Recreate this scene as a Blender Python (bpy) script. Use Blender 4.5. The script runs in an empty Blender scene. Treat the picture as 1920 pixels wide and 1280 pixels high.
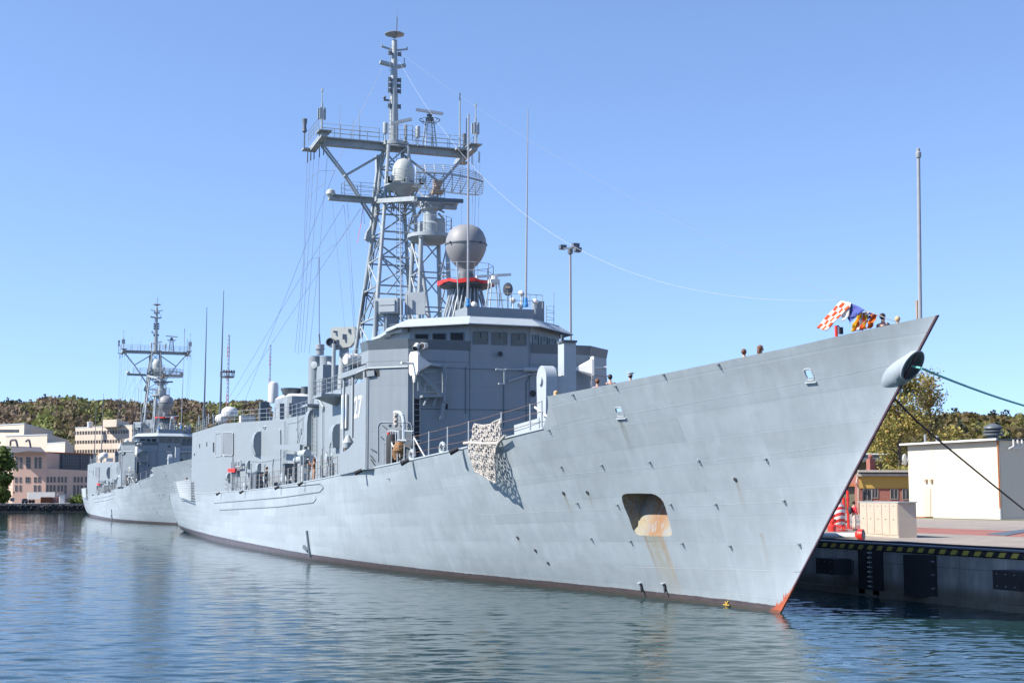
import bpy, bmesh, math, random
from mathutils import Vector, Matrix
R = math.radians
random.seed(7)
scene = bpy.context.scene

# ------------------------------------------------------------------ camera
CAM_POS = Vector((-33.43, 25.58, 3.993))
YAW, PITCH, FPX = 0.3549, 0.1099, 2623.74          # focal length in pixels of a 1920 px wide frame
FW = Vector((math.cos(YAW)*math.cos(PITCH), -math.sin(YAW)*math.cos(PITCH), math.sin(PITCH)))
RT = FW.cross(Vector((0, 0, 1))).normalized()
UP = RT.cross(FW)
cd = bpy.data.cameras.new("camera"); cam = bpy.data.objects.new("camera", cd)
scene.collection.objects.link(cam)
cd.sensor_width = 36; cd.lens = 36*FPX/1920; cd.clip_start = .5; cd.clip_end = 9000
cam.matrix_world = Matrix.Translation(CAM_POS) @ Matrix((RT, UP, -FW)).transposed().to_4x4()
scene.camera = cam

# ------------------------------------------------------------------ sky, sun, exposure
SUN_EL, SUN_AZ = R(41), R(4)
world = bpy.data.worlds.new("World"); scene.world = world; world.use_nodes = True
wn = world.node_tree; bg = wn.nodes["Background"]
sky = wn.nodes.new("ShaderNodeTexSky"); sky.sky_type = 'NISHITA'; sky.sun_disc = False
sky.sun_elevation = SUN_EL; sky.sun_rotation = SUN_AZ
sky.altitude = 0; sky.air_density = 1.0; sky.dust_density = 0.0; sky.ozone_density = 2.0
# the clear spring sky stays blue down to the horizon: read the sky model a little above it
wtc = wn.nodes.new("ShaderNodeTexCoord"); wsp = wn.nodes.new("ShaderNodeSeparateXYZ"); wcb = wn.nodes.new("ShaderNodeCombineXYZ")
wma = wn.nodes.new("ShaderNodeMath"); wma.operation = 'MULTIPLY_ADD'; wma.inputs[1].default_value = 1.0; wma.inputs[2].default_value = .105
wn.links.new(wtc.outputs['Generated'], wsp.inputs[0]); wn.links.new(wsp.outputs[0], wcb.inputs[0]); wn.links.new(wsp.outputs[1], wcb.inputs[1])
wn.links.new(wsp.outputs[2], wma.inputs[0]); wn.links.new(wma.outputs[0], wcb.inputs[2]); wn.links.new(wcb.outputs[0], sky.inputs[0])
whs = wn.nodes.new("ShaderNodeHueSaturation"); whs.inputs['Saturation'].default_value = 1.0
wmx = wn.nodes.new("ShaderNodeMix"); wmx.data_type = 'RGBA'; wmx.blend_type = 'MULTIPLY'; wmx.inputs[0].default_value = 1; wmx.inputs[7].default_value = (1.13, 1.17, 1.33, 1)
wn.links.new(sky.outputs[0], whs.inputs['Color']); wn.links.new(whs.outputs[0], wmx.inputs[6]); wn.links.new(wmx.outputs[2], bg.inputs[0]); bg.inputs[1].default_value = 0.10
sd = bpy.data.lights.new("sun", 'SUN'); sd.energy = 5.0; sd.angle = R(.5); sd.color = (1, .94, .86)
sun = bpy.data.objects.new("sun", sd); scene.collection.objects.link(sun)
SD = Vector((math.sin(SUN_AZ)*math.cos(SUN_EL), math.cos(SUN_AZ)*math.cos(SUN_EL), math.sin(SUN_EL)))
sun.rotation_euler = SD.to_track_quat('Z', 'Y').to_euler(); sun.location = (0, 60, 80)
scene.view_settings.view_transform = 'Standard'; scene.view_settings.look = 'None'
scene.view_settings.exposure = 0.9; scene.view_settings.gamma = 1

# ------------------------------------------------------------------ helpers
def ray(x, y): return FW + RT*((x-960)/FPX) - UP*((y-640)/FPX)
def P(x, y, s=None, p=None, z=None, plane=None):
    """point where the line of sight through photo position (x, y) meets a plane of the real place"""
    d = ray(x, y)
    if plane: t = (Vector(plane[0])-CAM_POS).dot(Vector(plane[1]))/d.dot(Vector(plane[1]))
    elif s is not None: t = (s-CAM_POS.x)/d.x
    elif p is not None: t = (p-CAM_POS.y)/d.y
    else: t = (z-CAM_POS.z)/d.z
    return CAM_POS + d*t
def Zm(ox, oy, sc): return lambda x, y: (ox+x/sc, oy+y/sc)
def lerp(a, b, t): return a+(b-a)*t
def interp(tab, x):
    if x <= tab[0][0]: return tab[0][1]
    for (a, b), (c, d) in zip(tab, tab[1:]):
        if x <= c: return lerp(b, d, (x-a)/(c-a))
    return tab[-1][1]
def sm(tab, x, h):     # smoothed table
    return (interp(tab, x-h)+2*interp(tab, x-h/2)+2*interp(tab, x)+2*interp(tab, x+h/2)+interp(tab, x+h))/8

class MB:
    def __init__(s): s.v = []; s.f = []; s.m = []; s.uv = None
    def add(s, vs, fs, m=0):
        o = len(s.v); s.v += [Vector(v) for v in vs]; s.f += [tuple(i+o for i in f) for f in fs]; s.m += [m]*len(fs); return s
    def box(s, c, d, m=0, rz=0, mat=None):
        c = Vector(c); x, y, z = d[0]/2, d[1]/2, d[2]/2
        vs = [Vector((a*x, b*y, e*z)) for a in (-1, 1) for b in (-1, 1) for e in (-1, 1)]
        M = mat if mat else Matrix.Rotation(rz, 3, 'Z')
        return s.add([c+M@v for v in vs], [(0,1,3,2),(4,6,7,5),(0,4,5,1),(2,3,7,6),(0,2,6,4),(1,5,7,3)], m)
    def beam(s, a, b, w, h, m=0, up=(0, 0, 1)):
        a, b = Vector(a), Vector(b); d = (b-a)
        if d.length < 1e-6: return s
        x = d.normalized(); u = Vector(up)
        if abs(x.dot(u)) > .98: u = Vector((1, 0, 0))
        y = u.cross(x).normalized(); z = x.cross(y)
        return s.box((a+b)/2, (d.length, w, h), m, mat=Matrix((x, y, z)).transposed())
    def tube(s, a, b, r, r2=None, n=8, m=0):
        r2 = r if r2 is None else r2
        a, b = Vector(a), Vector(b); d = b-a
        if d.length < 1e-6: return s
        q = d.to_track_quat('Z', 'Y').to_matrix(); vs = []
        for c, rr in ((a, r), (b, r2)):
            vs += [c+q@Vector((rr*math.cos(2*math.pi*i/n), rr*math.sin(2*math.pi*i/n), 0)) for i in range(n)]
        fs = [(i, (i+1) % n, n+(i+1) % n, n+i) for i in range(n)]+[tuple(range(n))[::-1], tuple(range(n, 2*n))]
        return s.add(vs, fs, m)
    def path(s, pts, r, n=6, m=0):
        for a, b in zip(pts, pts[1:]): s.tube(a, b, r, n=n, m=m)
        return s
    def lathe(s, prof, c, axis=(0, 0, 1), n=16, m=0, sx=1, sy=1):
        q = Vector(axis).to_track_quat('Z', 'Y').to_matrix(); c = Vector(c); vs = []
        for r, h in prof:
            vs += [c+q@Vector((sx*r*math.cos(2*math.pi*i/n), sy*r*math.sin(2*math.pi*i/n), h)) for i in range(n)]
        fs = []
        for k in range(len(prof)-1):
            fs += [(k*n+i, k*n+(i+1) % n, (k+1)*n+(i+1) % n, (k+1)*n+i) for i in range(n)]
        fs += [tuple(range(n))[::-1], tuple(range((len(prof)-1)*n, len(prof)*n))]
        return s.add(vs, fs, m)
    def ball(s, c, r, n=12, m=0, sc=(1, 1, 1)):
        k = max(4, n//2); c = Vector(c); vs = [c+Vector((0, 0, -r*sc[2]))]
        for j in range(1, k):
            a = -math.pi/2+math.pi*j/k
            vs += [c+Vector((r*sc[0]*math.cos(a)*math.cos(2*math.pi*i/n), r*sc[1]*math.cos(a)*math.sin(2*math.pi*i/n), r*sc[2]*math.sin(a))) for i in range(n)]
        vs.append(c+Vector((0, 0, r*sc[2])))
        fs = [(0, 1+(i+1) % n, 1+i) for i in range(n)]
        for j in range(k-2):
            fs += [(1+j*n+i, 1+j*n+(i+1) % n, 1+(j+1)*n+(i+1) % n, 1+(j+1)*n+i) for i in range(n)]
        e = len(vs)-1; fs += [(1+(k-2)*n+i, 1+(k-2)*n+(i+1) % n, e) for i in range(n)]
        return s.add(vs, fs, m)
    def loft(s, lo, hi, m=0, mt=None):   # two closed loops -> capped solid
        n = len(lo)
        s.add(list(lo)+list(hi), [(i, (i+1) % n, n+(i+1) % n, n+i) for i in range(n)]+[tuple(range(n))[::-1], tuple(range(n, 2*n))], m)
        if mt is not None: s.m[-1] = mt
        return s
    def prism(s, poly, z0, z1, m=0, mt=None):  # plan polygon (x, y); z may be functions of (x, y)
        f0 = z0 if callable(z0) else (lambda x, y: z0); f1 = z1 if callable(z1) else (lambda x, y: z1)
        return s.loft([Vector((x, y, f0(x, y))) for x, y in poly], [Vector((x, y, f1(x, y))) for x, y in poly], m, mt)
    def plate(s, pts, off, m=0):         # planar outline thickened by vector off
        pts = [Vector(p) for p in pts]; off = Vector(off)
        return s.loft(pts, [p+off for p in pts], m)
    def build(s, name, mats, parent=None, smooth=True, loc=None):
        me = bpy.data.meshes.new(name)
        off = Vector((0, 0, 0))
        if parent is not None:
            q = parent
            while q.parent: q = q.parent
            off = q.location
        elif loc is not None: off = Vector(loc)
        me.from_pydata([tuple(v-off) for v in s.v], [], s.f)
        for mm in (mats if isinstance(mats, (list, tuple)) else [mats]): me.materials.append(mm)
        me.polygons.foreach_set("material_index", s.m)
        if s.uv:
            ul = me.uv_layers.new(name="UVMap")
            for p in me.polygons:
                for li in p.loop_indices: ul.data[li].uv = s.uv[me.loops[li].vertex_index]
        bm = bmesh.new(); bm.from_mesh(me); bmesh.ops.recalc_face_normals(bm, faces=bm.faces); bm.to_mesh(me); bm.free()
        if smooth:
            me.shade_smooth(); me.set_sharp_from_angle(angle=R(32))
        o = bpy.data.objects.new(name, me); scene.collection.objects.link(o)
        if parent is not None: o.parent = parent
        elif loc is not None: o.location = loc
        return o

def tag(o, label=None, cat=None, group=None, kind=None):
    if label: o['label'] = label
    if cat: o['category'] = cat
    if group: o['group'] = group
    if kind: o['kind'] = kind
    return o
def thing(name, label, cat, loc=(0, 0, 0), group=None, rz=0):
    o = bpy.data.objects.new(name, None); scene.collection.objects.link(o)
    o.empty_display_size = .3; o.location = loc; o.rotation_euler = (0, 0, rz)
    return tag(o, label, cat, group)
def copy_tree(o, parent=None):
    c = o.copy(); scene.collection.objects.link(c)
    if parent: c.parent = parent
    for ch in list(o.children): copy_tree(ch, c)
    return c

# ------------------------------------------------------------------ materials
class NT:
    def __init__(s, name):
        s.mat = bpy.data.materials.new(name); s.mat.use_nodes = True
        s.t = s.mat.node_tree; s.b = s.t.nodes["Principled BSDF"]
    def n(s, typ, **k):
        x = s.t.nodes.new(typ)
        for a, b in k.items(): setattr(x, a, b)
        return x
    def l(s, a, b): s.t.links.new(a, b)
    def put(s, v, sock):
        if hasattr(v, 'links') or hasattr(v, 'is_output'): s.l(v, sock)
        else: sock.default_value = v
    def math(s, op, a, b=None, c=None, clamp=False):
        x = s.n("ShaderNodeMath", operation=op); x.use_clamp = clamp
        s.put(a, x.inputs[0])
        if b is not None: s.put(b, x.inputs[1])
        if c is not None: s.put(c, x.inputs[2])
        return x.outputs[0]
    def mix(s, f, a, b, mode='MIX'):
        x = s.n("ShaderNodeMix", data_type='RGBA', blend_type=mode)
        for v, i in ((f, 0), (a, 6), (b, 7)):
            if isinstance(v, (tuple, list)): v = tuple(v)+((1,) if len(v) == 3 else ())
            s.put(v, x.inputs[i])
        return x.outputs[2]
    def coord(s, scale=(1, 1, 1), kind='Object', loc=(0, 0, 0), rot=(0, 0, 0)):
        tc = s.n("ShaderNodeTexCoord"); mp = s.n("ShaderNodeMapping")
        mp.inputs['Scale'].default_value = scale; mp.inputs['Location'].default_value = loc; mp.inputs['Rotation'].default_value = rot
        s.l(tc.outputs[kind], mp.inputs[0]); return mp.outputs[0]
    def noise(s, vec, scale=5, detail=4, rough=.55, dist=0):
        x = s.n("ShaderNodeTexNoise"); x.inputs['Scale'].default_value = scale; x.inputs['Detail'].default_value = detail
        x.inputs['Roughness'].default_value = rough; x.inputs['Distortion'].default_value = dist
        s.l(vec, x.inputs['Vector']); return x.outputs['Fac']
    def ramp(s, f, a, b):       # smooth 0..1 between a and b
        x = s.n("ShaderNodeMapRange", interpolation_type='SMOOTHSTEP')
        s.l(f, x.inputs[0]); x.inputs[1].default_value = a; x.inputs[2].default_value = b; return x.outputs[0]
    def bump(s, h, strength=.3, dist=.05, nrm=None):
        x = s.n("ShaderNodeBump"); x.inputs['Strength'].default_value = strength; x.inputs['Distance'].default_value = dist
        s.l(h, x.inputs['Height'])
        if nrm is not None: s.l(nrm, x.inputs['Normal'])
        return x.outputs[0]
    def out(s, col=None, rough=None, nrm=None, metal=None, spec=None):
        if col is not None: s.put(tuple(col)+(1,) if isinstance(col, (tuple, list)) and len(col) == 3 else col, s.b.inputs['Base Color'])
        if rough is not None: s.put(rough, s.b.inputs['Roughness'])
        if metal is not None: s.b.inputs['Metallic'].default_value = metal
        if spec is not None: s.b.inputs['Specular IOR Level'].default_value = spec
        if nrm is not None: s.l(nrm, s.b.inputs['Normal'])
        return s.mat
def paint(name, c, rough=.55, var=.12, scale=1.2, bump=0, metal=0, streak=False, spec=.5):
    t = NT(name)
    v = t.coord((1, 1, .25) if streak else (1, 1, 1))
    n1 = t.noise(v, scale, 5, .6); n2 = t.noise(t.coord(), scale*9, 3, .6)
    f = t.math('ADD', t.math('MULTIPLY', n1, .7), t.math('MULTIPLY', n2, .3))
    f = t.ramp(f, .3, .7)
    lo = [x*(1-var) for x in c]; hi = [min(1, x*(1+var)) for x in c]
    col = t.mix(f, lo, hi)
    nr = t.bump(n1, bump, .05) if bump else None
    return t.out(col, rough, nr, metal, spec)
M = {}
def wall_paint():
    t = NT('ship_grey'); tc = t.n("ShaderNodeTexCoord"); sp = t.n("ShaderNodeSeparateXYZ"); t.l(tc.outputs['Object'], sp.inputs[0])
    X, Y, Z = sp.outputs; H = t.math('ADD', X, t.math('MULTIPLY', Y, .93))
    n1 = t.noise(t.coord((.8, .8, .2)), .9, 5, .6); n2 = t.noise(t.coord((3, 3, .22)), 1.5, 5, .65); n3 = t.noise(t.coord(), 1.4, 3, .5)
    f = t.math('ADD', .93, t.math('ADD', t.math('MULTIPLY', n1, .12), t.math('ADD', t.math('MULTIPLY', n2, .14), t.math('MULTIPLY', n3, -.10))))
    cc = t.n("ShaderNodeCombineXYZ")
    for i in range(3): t.l(f, cc.inputs[i])
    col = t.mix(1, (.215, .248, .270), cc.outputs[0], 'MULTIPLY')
    lz = t.math('LESS_THAN', t.math('FRACT', t.math('DIVIDE', Z, 2.45)), .010); lh = t.math('LESS_THAN', t.math('FRACT', t.math('DIVIDE', H, 3.1)), .007)
    col = t.mix(t.math('MULTIPLY', t.math('MAXIMUM', lz, lh), .22), col, (.10, .12, .14))
    run = t.math('MULTIPLY', t.ramp(t.noise(t.coord((6, 6, .35)), 1.3, 5, .7), .60, .72), t.ramp(n3, .45, .65)); col = t.mix(t.math('MULTIPLY', run, .30), col, (.13, .12, .10))
    q = t.math('ADD', t.math('ABSOLUTE', t.math('SINE', t.math('MULTIPLY', H, 4.2))), t.math('ABSOLUTE', t.math('SINE', t.math('MULTIPLY', Z, 1.3))))
    h = t.math('ADD', t.math('MULTIPLY', q, .07), t.math('MULTIPLY', n3, .35))
    return t.out(col, .5, t.bump(h, .4, .10))
M['grey'] = wall_paint()
M['lgrey'] = paint('light_grey_paint', (.34,.38,.40), .5, .06, 1.5)
M['dgrey'] = paint('dark_grey_paint', (.09,.105,.12), .5, .1, 1.5)
M['band'] = paint('deflector_grey', (.095,.12,.14), .5, .06, 1.2)
M['deck'] = paint('deck_paint', (.06,.066,.07), .8, .15, 1)
M['mast'] = paint('mast_grey', (.29,.325,.34), .5, .14, 2)
M['white'] = paint('white_paint', (.58,.58,.56), .4, .05, 2)
M['radome'] = paint('radome_grey', (.215,.218,.225), .55, .04, 1)
M['radome2'] = paint('radome_cream', (.38,.40,.37), .4, .04, 1)
M['black'] = paint('black_rubber', (.022, .023, .026), .75, .2, 3)
M['wire'] = paint('wire_grey', (.20, .22, .26), .6, .05, 1)
M['white_wire'] = paint('pale_cord', (.38, .40, .44), .7, .02, 1)
M['red'] = paint('red_paint', (.62, .03, .02), .45, .1, 2)
M['tan'] = paint('tan_paint', (.36,.27,.2), .5, .08, 3)
M['blue'] = paint('blue_paint', (.05, .22, .50), .4, .05, 3)
M['brown'] = paint('brown_sacking', (.20, .11, .05), .9, .4, 8, .5)
M['rust'] = paint('rusty_steel', (.30, .10, .04), .85, .45, 6, .4)
M['glass'] = paint('dark_glass', (.02, .022, .022), .12, .3, 2, spec=.25)
M['rope'] = paint('rope_cream', (.40,.37,.33), .9, .3, 14, .4)
M['steel'] = paint('galvanised_steel', (.27,.28,.3), .45, .1, 4)
# ================================================================== frigate: hull
def stain(t, X, Z, x0, z0, w, l, slant, nz):
    """streak running down from (x0, z0), w wide, l long"""
    dz = t.math('SUBTRACT', z0, Z)
    dx = t.math('ABSOLUTE', t.math('ADD', t.math('SUBTRACT', X, x0), t.math('MULTIPLY', dz, slant)))
    a = t.math('SUBTRACT', 1, t.math('DIVIDE', dx, w), clamp=True)
    b = t.math('SUBTRACT', 1, t.math('DIVIDE', dz, l), clamp=True)
    c = t.math('GREATER_THAN', dz, 0)
    return t.math('MULTIPLY', t.math('MULTIPLY', t.math('MULTIPLY', t.math('POWER', a, .7), b), c), nz)
STAINS = []   # filled before the hull material is made: (x, z, w, l, slant, rgb, strength)
WL = [(-5,0),(0,0),(3.3,.28),(7.7,.95),(13.7,2.15),(20.8,3.7),(26,4.7),(34.3,5.8),(44,6.7),(50,6.95),(58,7.1),(71,7.2),(85,7.0),(100,6.2),(110,5.5),(125,4.4)]
DK = [(-5,0),(0,0),(1.7,.55),(3.6,1.2),(8.3,2.45),(13,3.55),(17.6,4.55),(22.3,5.3),(27,5.9),(31.7,6.4),(36.4,6.72),(42,6.9),(47,6.95),(110,6.95),(124,6.4),(132,6.0)]
ZD = [(0,8.0),(3,7.88),(5,7.72),(10,7.41),(15,7.11),(20,6.71),(25,6.28),(30,5.95),(35,5.64),(40,5.4),(45,5.2),(50,5.0),(60,4.73),(70,4.5),(80,4.38),(95,4.25),(135,4.2)]
BW = [(0,9.22),(2,9.05),(5,8.76),(10,8.42),(15,8.14),(18.7,7.96)]
S_END = 131.0
def stem(z): return 9.07*(1-z/9.2)
def zdeck(s): return sm(ZD, s, 1.5)
def hull_y(s, z):
    tau = s-stem(max(z, -2)); zd = zdeck(s)
    w = max(0, z)/zd
    e = lerp(1.0, .55, min(1, max(0, (s-10)/45)))
    a, b = sm(WL, tau, 1.2), sm(DK, tau, 1.0)
    if tau < 2: a, b = interp(WL, tau), interp(DK, tau)
    y = lerp(a, b, min(1.25, w)**e)
    if z < 0: y *= max(0, 1+z*.06)
    return max(0, y)
def on_hull(x, y):
    """surface point of the starboard side seen at photo position (x, y)"""
    best = None
    lo, hi = 0.02, 7.1
    # bisection on the offset: the sight line meets the shell where its own y equals hull_y
    def g(pp):
        q = P(x, y, p=pp); return pp-hull_y(q.x, q.z)
    prev = g(hi); 
    for k in range(1, 160):
        c = hi-(hi-lo)*k/160; v = g(c)
        if v*prev <= 0:
            a, b = hi-(hi-lo)*(k-1)/160, c
            for _ in range(30):
                m_ = (a+b)/2
                if g(m_)*prev > 0: a = m_
                else: b = m_
            return P(x, y, p=(a+b)/2)
        prev = v
    return P(x, y, p=.05)
def hull_n(q):
    e = .15
    dyx = (hull_y(q.x+e, q.z)-hull_y(q.x-e, q.z))/(2*e); dyz = (hull_y(q.x, q.z+e)-hull_y(q.x, q.z-e))/(2*e)
    return Vector((-dyx, 1, -dyz)).normalized()

z7b = Zm(900, 860, 3.0); z6b = Zm(300, 860, 3.2); c5 = Zm(1000, 640, 3.4286); d5 = Zm(600, 600, 3.4286)
drains = [on_hull(*z7b(212, 440)), on_hull(*z7b(312, 512)), on_hull(*z7b(383, 583)), on_hull(*z7b(470, 190)), on_hull(*z7b(604, 186)), on_hull(*z7b(1437, 113))]
for q, l, r in ((drains[3], 1.0, .5), (drains[4], .8, .4), (drains[5], 1.3, .35), (drains[0], .3, .6), (drains[1], .3, .6)):
    STAINS.append((q.x, q.z, .12, l, .0, (.17,.135,.06), r))
pk = on_hull(1215, 1005)
STAINS += [(pk.x-.25, pk.z+.3, .55, 3.4, .0, (.25,.21,.10), .55), (pk.x-.75, pk.z+.4, .22, 3.0, .0, (.30,.18,.05), .6), (pk.x+.2, pk.z+.3, .14, 2.2, 0, (.2,.12,.045), .5)]
ch1 = on_hull(1161, 784)
STAINS.append((ch1.x, ch1.z, .18, 1.6, .0, (.12,.12,.09), .5))
for px in ((424, 930), (430, 1012), (540, 1025), (618, 915), (645, 925), (475, 990), (1430, 1010)):
    q = on_hull(*px); STAINS.append((q.x, q.z+.2, .12, 1.2, 0, (.2,.16,.1), .32))

def hull_material(name, pocket=False):
    t = NT(name)
    tc = t.n("ShaderNodeTexCoord"); sp = t.n("ShaderNodeSeparateXYZ"); t.l(tc.outputs['Object'], sp.inputs[0])
    X, Z = sp.outputs[0], sp.outputs[2]
    uvx = t.n("ShaderNodeSeparateXYZ"); t.l(tc.outputs['UV'], uvx.inputs[0]); V = uvx.outputs[1]; U = uvx.outputs[0]
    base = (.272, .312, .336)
    n1 = t.noise(t.coord((.35, .35, .12)), 1.3, 5, .6)
    n2 = t.noise(t.coord((2.2, 2.2, .35), rot=(0, R(14), 0)), 1.2, 6, .65)      # slanting run marks
    n3 = t.noise(t.coord((1, 1, 1)), 22, 3, .6)
    v8 = t.math('MULTIPLY', V, 9)
    cellU = t.math('FLOOR', t.math('DIVIDE', t.math('ADD', U, t.math('MULTIPLY', t.math('FLOOR', v8), 3.7)), 7.5))
    cmb = t.n("ShaderNodeCombineXYZ"); t.l(t.math('FLOOR', v8), cmb.inputs[0]); t.l(cellU, cmb.inputs[1])
    wn_ = t.n("ShaderNodeTexWhiteNoise", noise_dimensions='3D'); t.l(cmb.outputs[0], wn_.inputs['Vector'])
    plate = t.math('MULTIPLY', t.math('SUBTRACT', wn_.outputs['Value'], .5), .14)
    # repaint patches
    pt = t.ramp(t.noise(t.coord((.25, .25, .5)), 1.1, 2, .4), .47, .56)
    f = t.math('ADD', t.math('ADD', t.math('MULTIPLY', t.math('SUBTRACT', n1, .5), .14), t.math('MULTIPLY', t.math('SUBTRACT', n2, .5), .26)), plate)
    f = t.math('ADD', f, t.math('MULTIPLY', t.math('SUBTRACT', n3, .5), .10))
    f = t.math('ADD', f, t.math('MULTIPLY', pt, .05))
    f = t.math('ADD', f, t.math('MULTIPLY', t.math('SUBTRACT', t.math('FRACT', v8), .5), -.11))
    dg = t.ramp(t.noise(t.coord((1.6, 1.6, .5), rot=(0, R(32), 0)), .8, 4, .6), .50, .68)
    f = t.math('ADD', f, t.math('MULTIPLY', dg, .07))
    f = t.math('ADD', f, 1.0)
    colm = t.n("ShaderNodeMix", data_type='RGBA', blend_type='MULTIPLY'); colm.inputs[0].default_value = 1
    colm.inputs[6].default_value = base+(1,)
    cc = t.n("ShaderNodeCombineXYZ")
    for i in range(3): t.l(f, cc.inputs[i])
    t.l(cc.outputs[0], colm.inputs[7]); col = colm.outputs[2]
    # strake seams: thin pale line with a darker edge below
    fr = t.math('FRACT', v8)
    seam = t.math('LESS_THAN', fr, .035)
    col = t.mix(t.math('MULTIPLY', seam, .16), col, (.40,.43,.45))
    seam2 = t.math('MULTIPLY', t.math('GREATER_THAN', fr, .035), t.math('LESS_THAN', fr, .07))
    col = t.mix(t.math('MULTIPLY', seam2, .13), col, (.12,.145,.165))
    butt = t.math('LESS_THAN', t.math('FRACT', t.math('DIVIDE', t.math('ADD', U, t.math('MULTIPLY', t.math('FLOOR', v8), 3.7)), 7.5)), .006)
    col = t.mix(t.math('MULTIPLY', butt, .10), col, (.11,.13,.15))
    brk = t.noise(t.coord((2.5, 2.5, .7)), 3.0, 5, .7)
    for (x0, z0, w, l, sl, rgb, st) in STAINS:
        s_ = stain(t, X, Z, x0, z0, w, l, sl, t.ramp(brk, .25, .55))
        col = t.mix(t.math('MULTIPLY', s_, st*1.4, clamp=True), col, rgb)
    # small chips of rust and white scuffs
    chips = t.math('GREATER_THAN', t.noise(t.coord((1, 1, .6)), 5.5, 2, .4), .80)
    col = t.mix(t.math('MULTIPLY', chips, .6), col, (.25, .15, .09))
    scuff = t.ramp(t.noise(t.coord((5, 5, .9), rot=(0, R(10), 0)), 1.6, 4, .7), .60, .72)
    low = t.math('SUBTRACT', 1, t.math('DIVIDE', Z, 4.2), clamp=True)
    col = t.mix(t.math('MULTIPLY', t.math('MULTIPLY', scuff, low), .45), col, (.36,.39,.41))
    # rusty foot of the stem
    ds = t.math('SUBTRACT', t.math('ADD', X, t.math('MULTIPLY', Z, .986)), 9.07)
    jag = t.noise(t.coord((7, 7, .8)), 2.2, 4, .7)
    rs = t.math('LESS_THAN', t.math('ADD', t.math('ADD', ds, t.math('MULTIPLY', Z, .62)), t.math('MULTIPLY', t.math('SUBTRACT', jag, .5), 1.5)), .62)
    rs = t.math('MULTIPLY', rs, t.math('LESS_THAN', Z, 1.3))
    col = t.mix(t.math('MULTIPLY', rs, .95), col, (.34, .07, .02))
    # thin dark edge of the stem bar
    col = t.mix(t.math('MULTIPLY', t.math('LESS_THAN', ds, .07), t.math('SUBTRACT', 1, rs)), col, (.10, .06, .08))
    # boot topping with a ragged upper edge
    edge = t.math('ADD', t.math('MULTIPLY', X, .0035), .22)
    edge = t.math('ADD', edge, t.math('MULTIPLY', t.math('SUBTRACT', t.noise(t.coord((1, 1, 1)), 1.5, 5, .7), .5), .09))
    bt = t.math('LESS_THAN', Z, edge)
    bt = t.math('MULTIPLY', bt, t.math('SUBTRACT', 1, rs))
    bn = t.noise(t.coord((1, 1, 3)), 2.5, 4, .6)
    col = t.mix(bt, col, t.mix(bn, (.035, .030, .034), (.11, .085, .085)))
    wet = t.math('MULTIPLY', t.math('LESS_THAN', Z, .10), .6)
    col = t.mix(wet, col, (.05, .045, .03))
    # plate buckling
    ribs = t.math('MULTIPLY', t.math('ABSOLUTE', t.math('SINE', t.math('MULTIPLY', X, 3.9))), .10)
    ribs = t.math('MULTIPLY', ribs, t.ramp(t.noise(t.coord((.3, .3, .5)), 1.5, 3, .5), .35, .65))
    bow_ = t.math('MULTIPLY', t.math('ABSOLUTE', t.math('SINE', t.math('MULTIPLY', V, 28.27))), .13)
    h = t.math('ADD', t.math('MULTIPLY', t.noise(t.coord((.5, .5, .9)), .8, 2, .4), .45), t.math('ADD', ribs, bow_))
    h = t.math('ADD', h, t.math('MULTIPLY', t.noise(t.coord((1.2, 1.2, 2.0)), 1.6, 3, .5), .04))
    nr = t.bump(h, .5, .14)
    rgh = t.math('ADD', .34, t.math('MULTIPLY', n2, .25))
    return t.out(col, rgh, nr)
def pocket_material():
    t = NT('anchor_pocket_paint')
    tc = t.n("ShaderNodeTexCoord"); sp = t.n("ShaderNodeSeparateXYZ"); t.l(tc.outputs['Object'], sp.inputs[0])
    n = t.noise(t.coord((4, 4, .7)), 1.8, 5, .65); n2 = t.noise(t.coord((9, 9, 5)), 2, 5, .7)
    up = t.ramp(sp.outputs[2], pk.z-.2, pk.z+1.7)
    col = t.mix(t.ramp(n2, .42, .6), (.22,.225,.205), (.19,.225,.24))
    col = t.mix(t.ramp(n, .42, .58), col, (.25,.22,.14))
    rx = t.math('ABSOLUTE', t.math('SUBTRACT', sp.outputs[0], pk.x-.45))
    r = t.math('MULTIPLY', t.ramp(rx, .85, .1), t.ramp(n, .34, .48))
    col = t.mix(t.math('MULTIPLY', r, .85), col, t.mix(n2, (.17,.05,.012), (.26,.14,.03)))
    r2 = t.math('MULTIPLY', t.ramp(n2, .50, .56), .85)
    col = t.mix(t.math('MULTIPLY', r2, up), col, (.2,.06,.02))
    return t.out(col, .6, t.bump(n2, .3, .03))
M['hull'] = hull_material('hull_paint'); M['pocket'] = pocket_material()

ship = thing('frigate', 'large light grey frigate moored in front, bow towards the right with flags on it', 'warship', (0, 0, 0), group='grey frigates moored at the quay')
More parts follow.
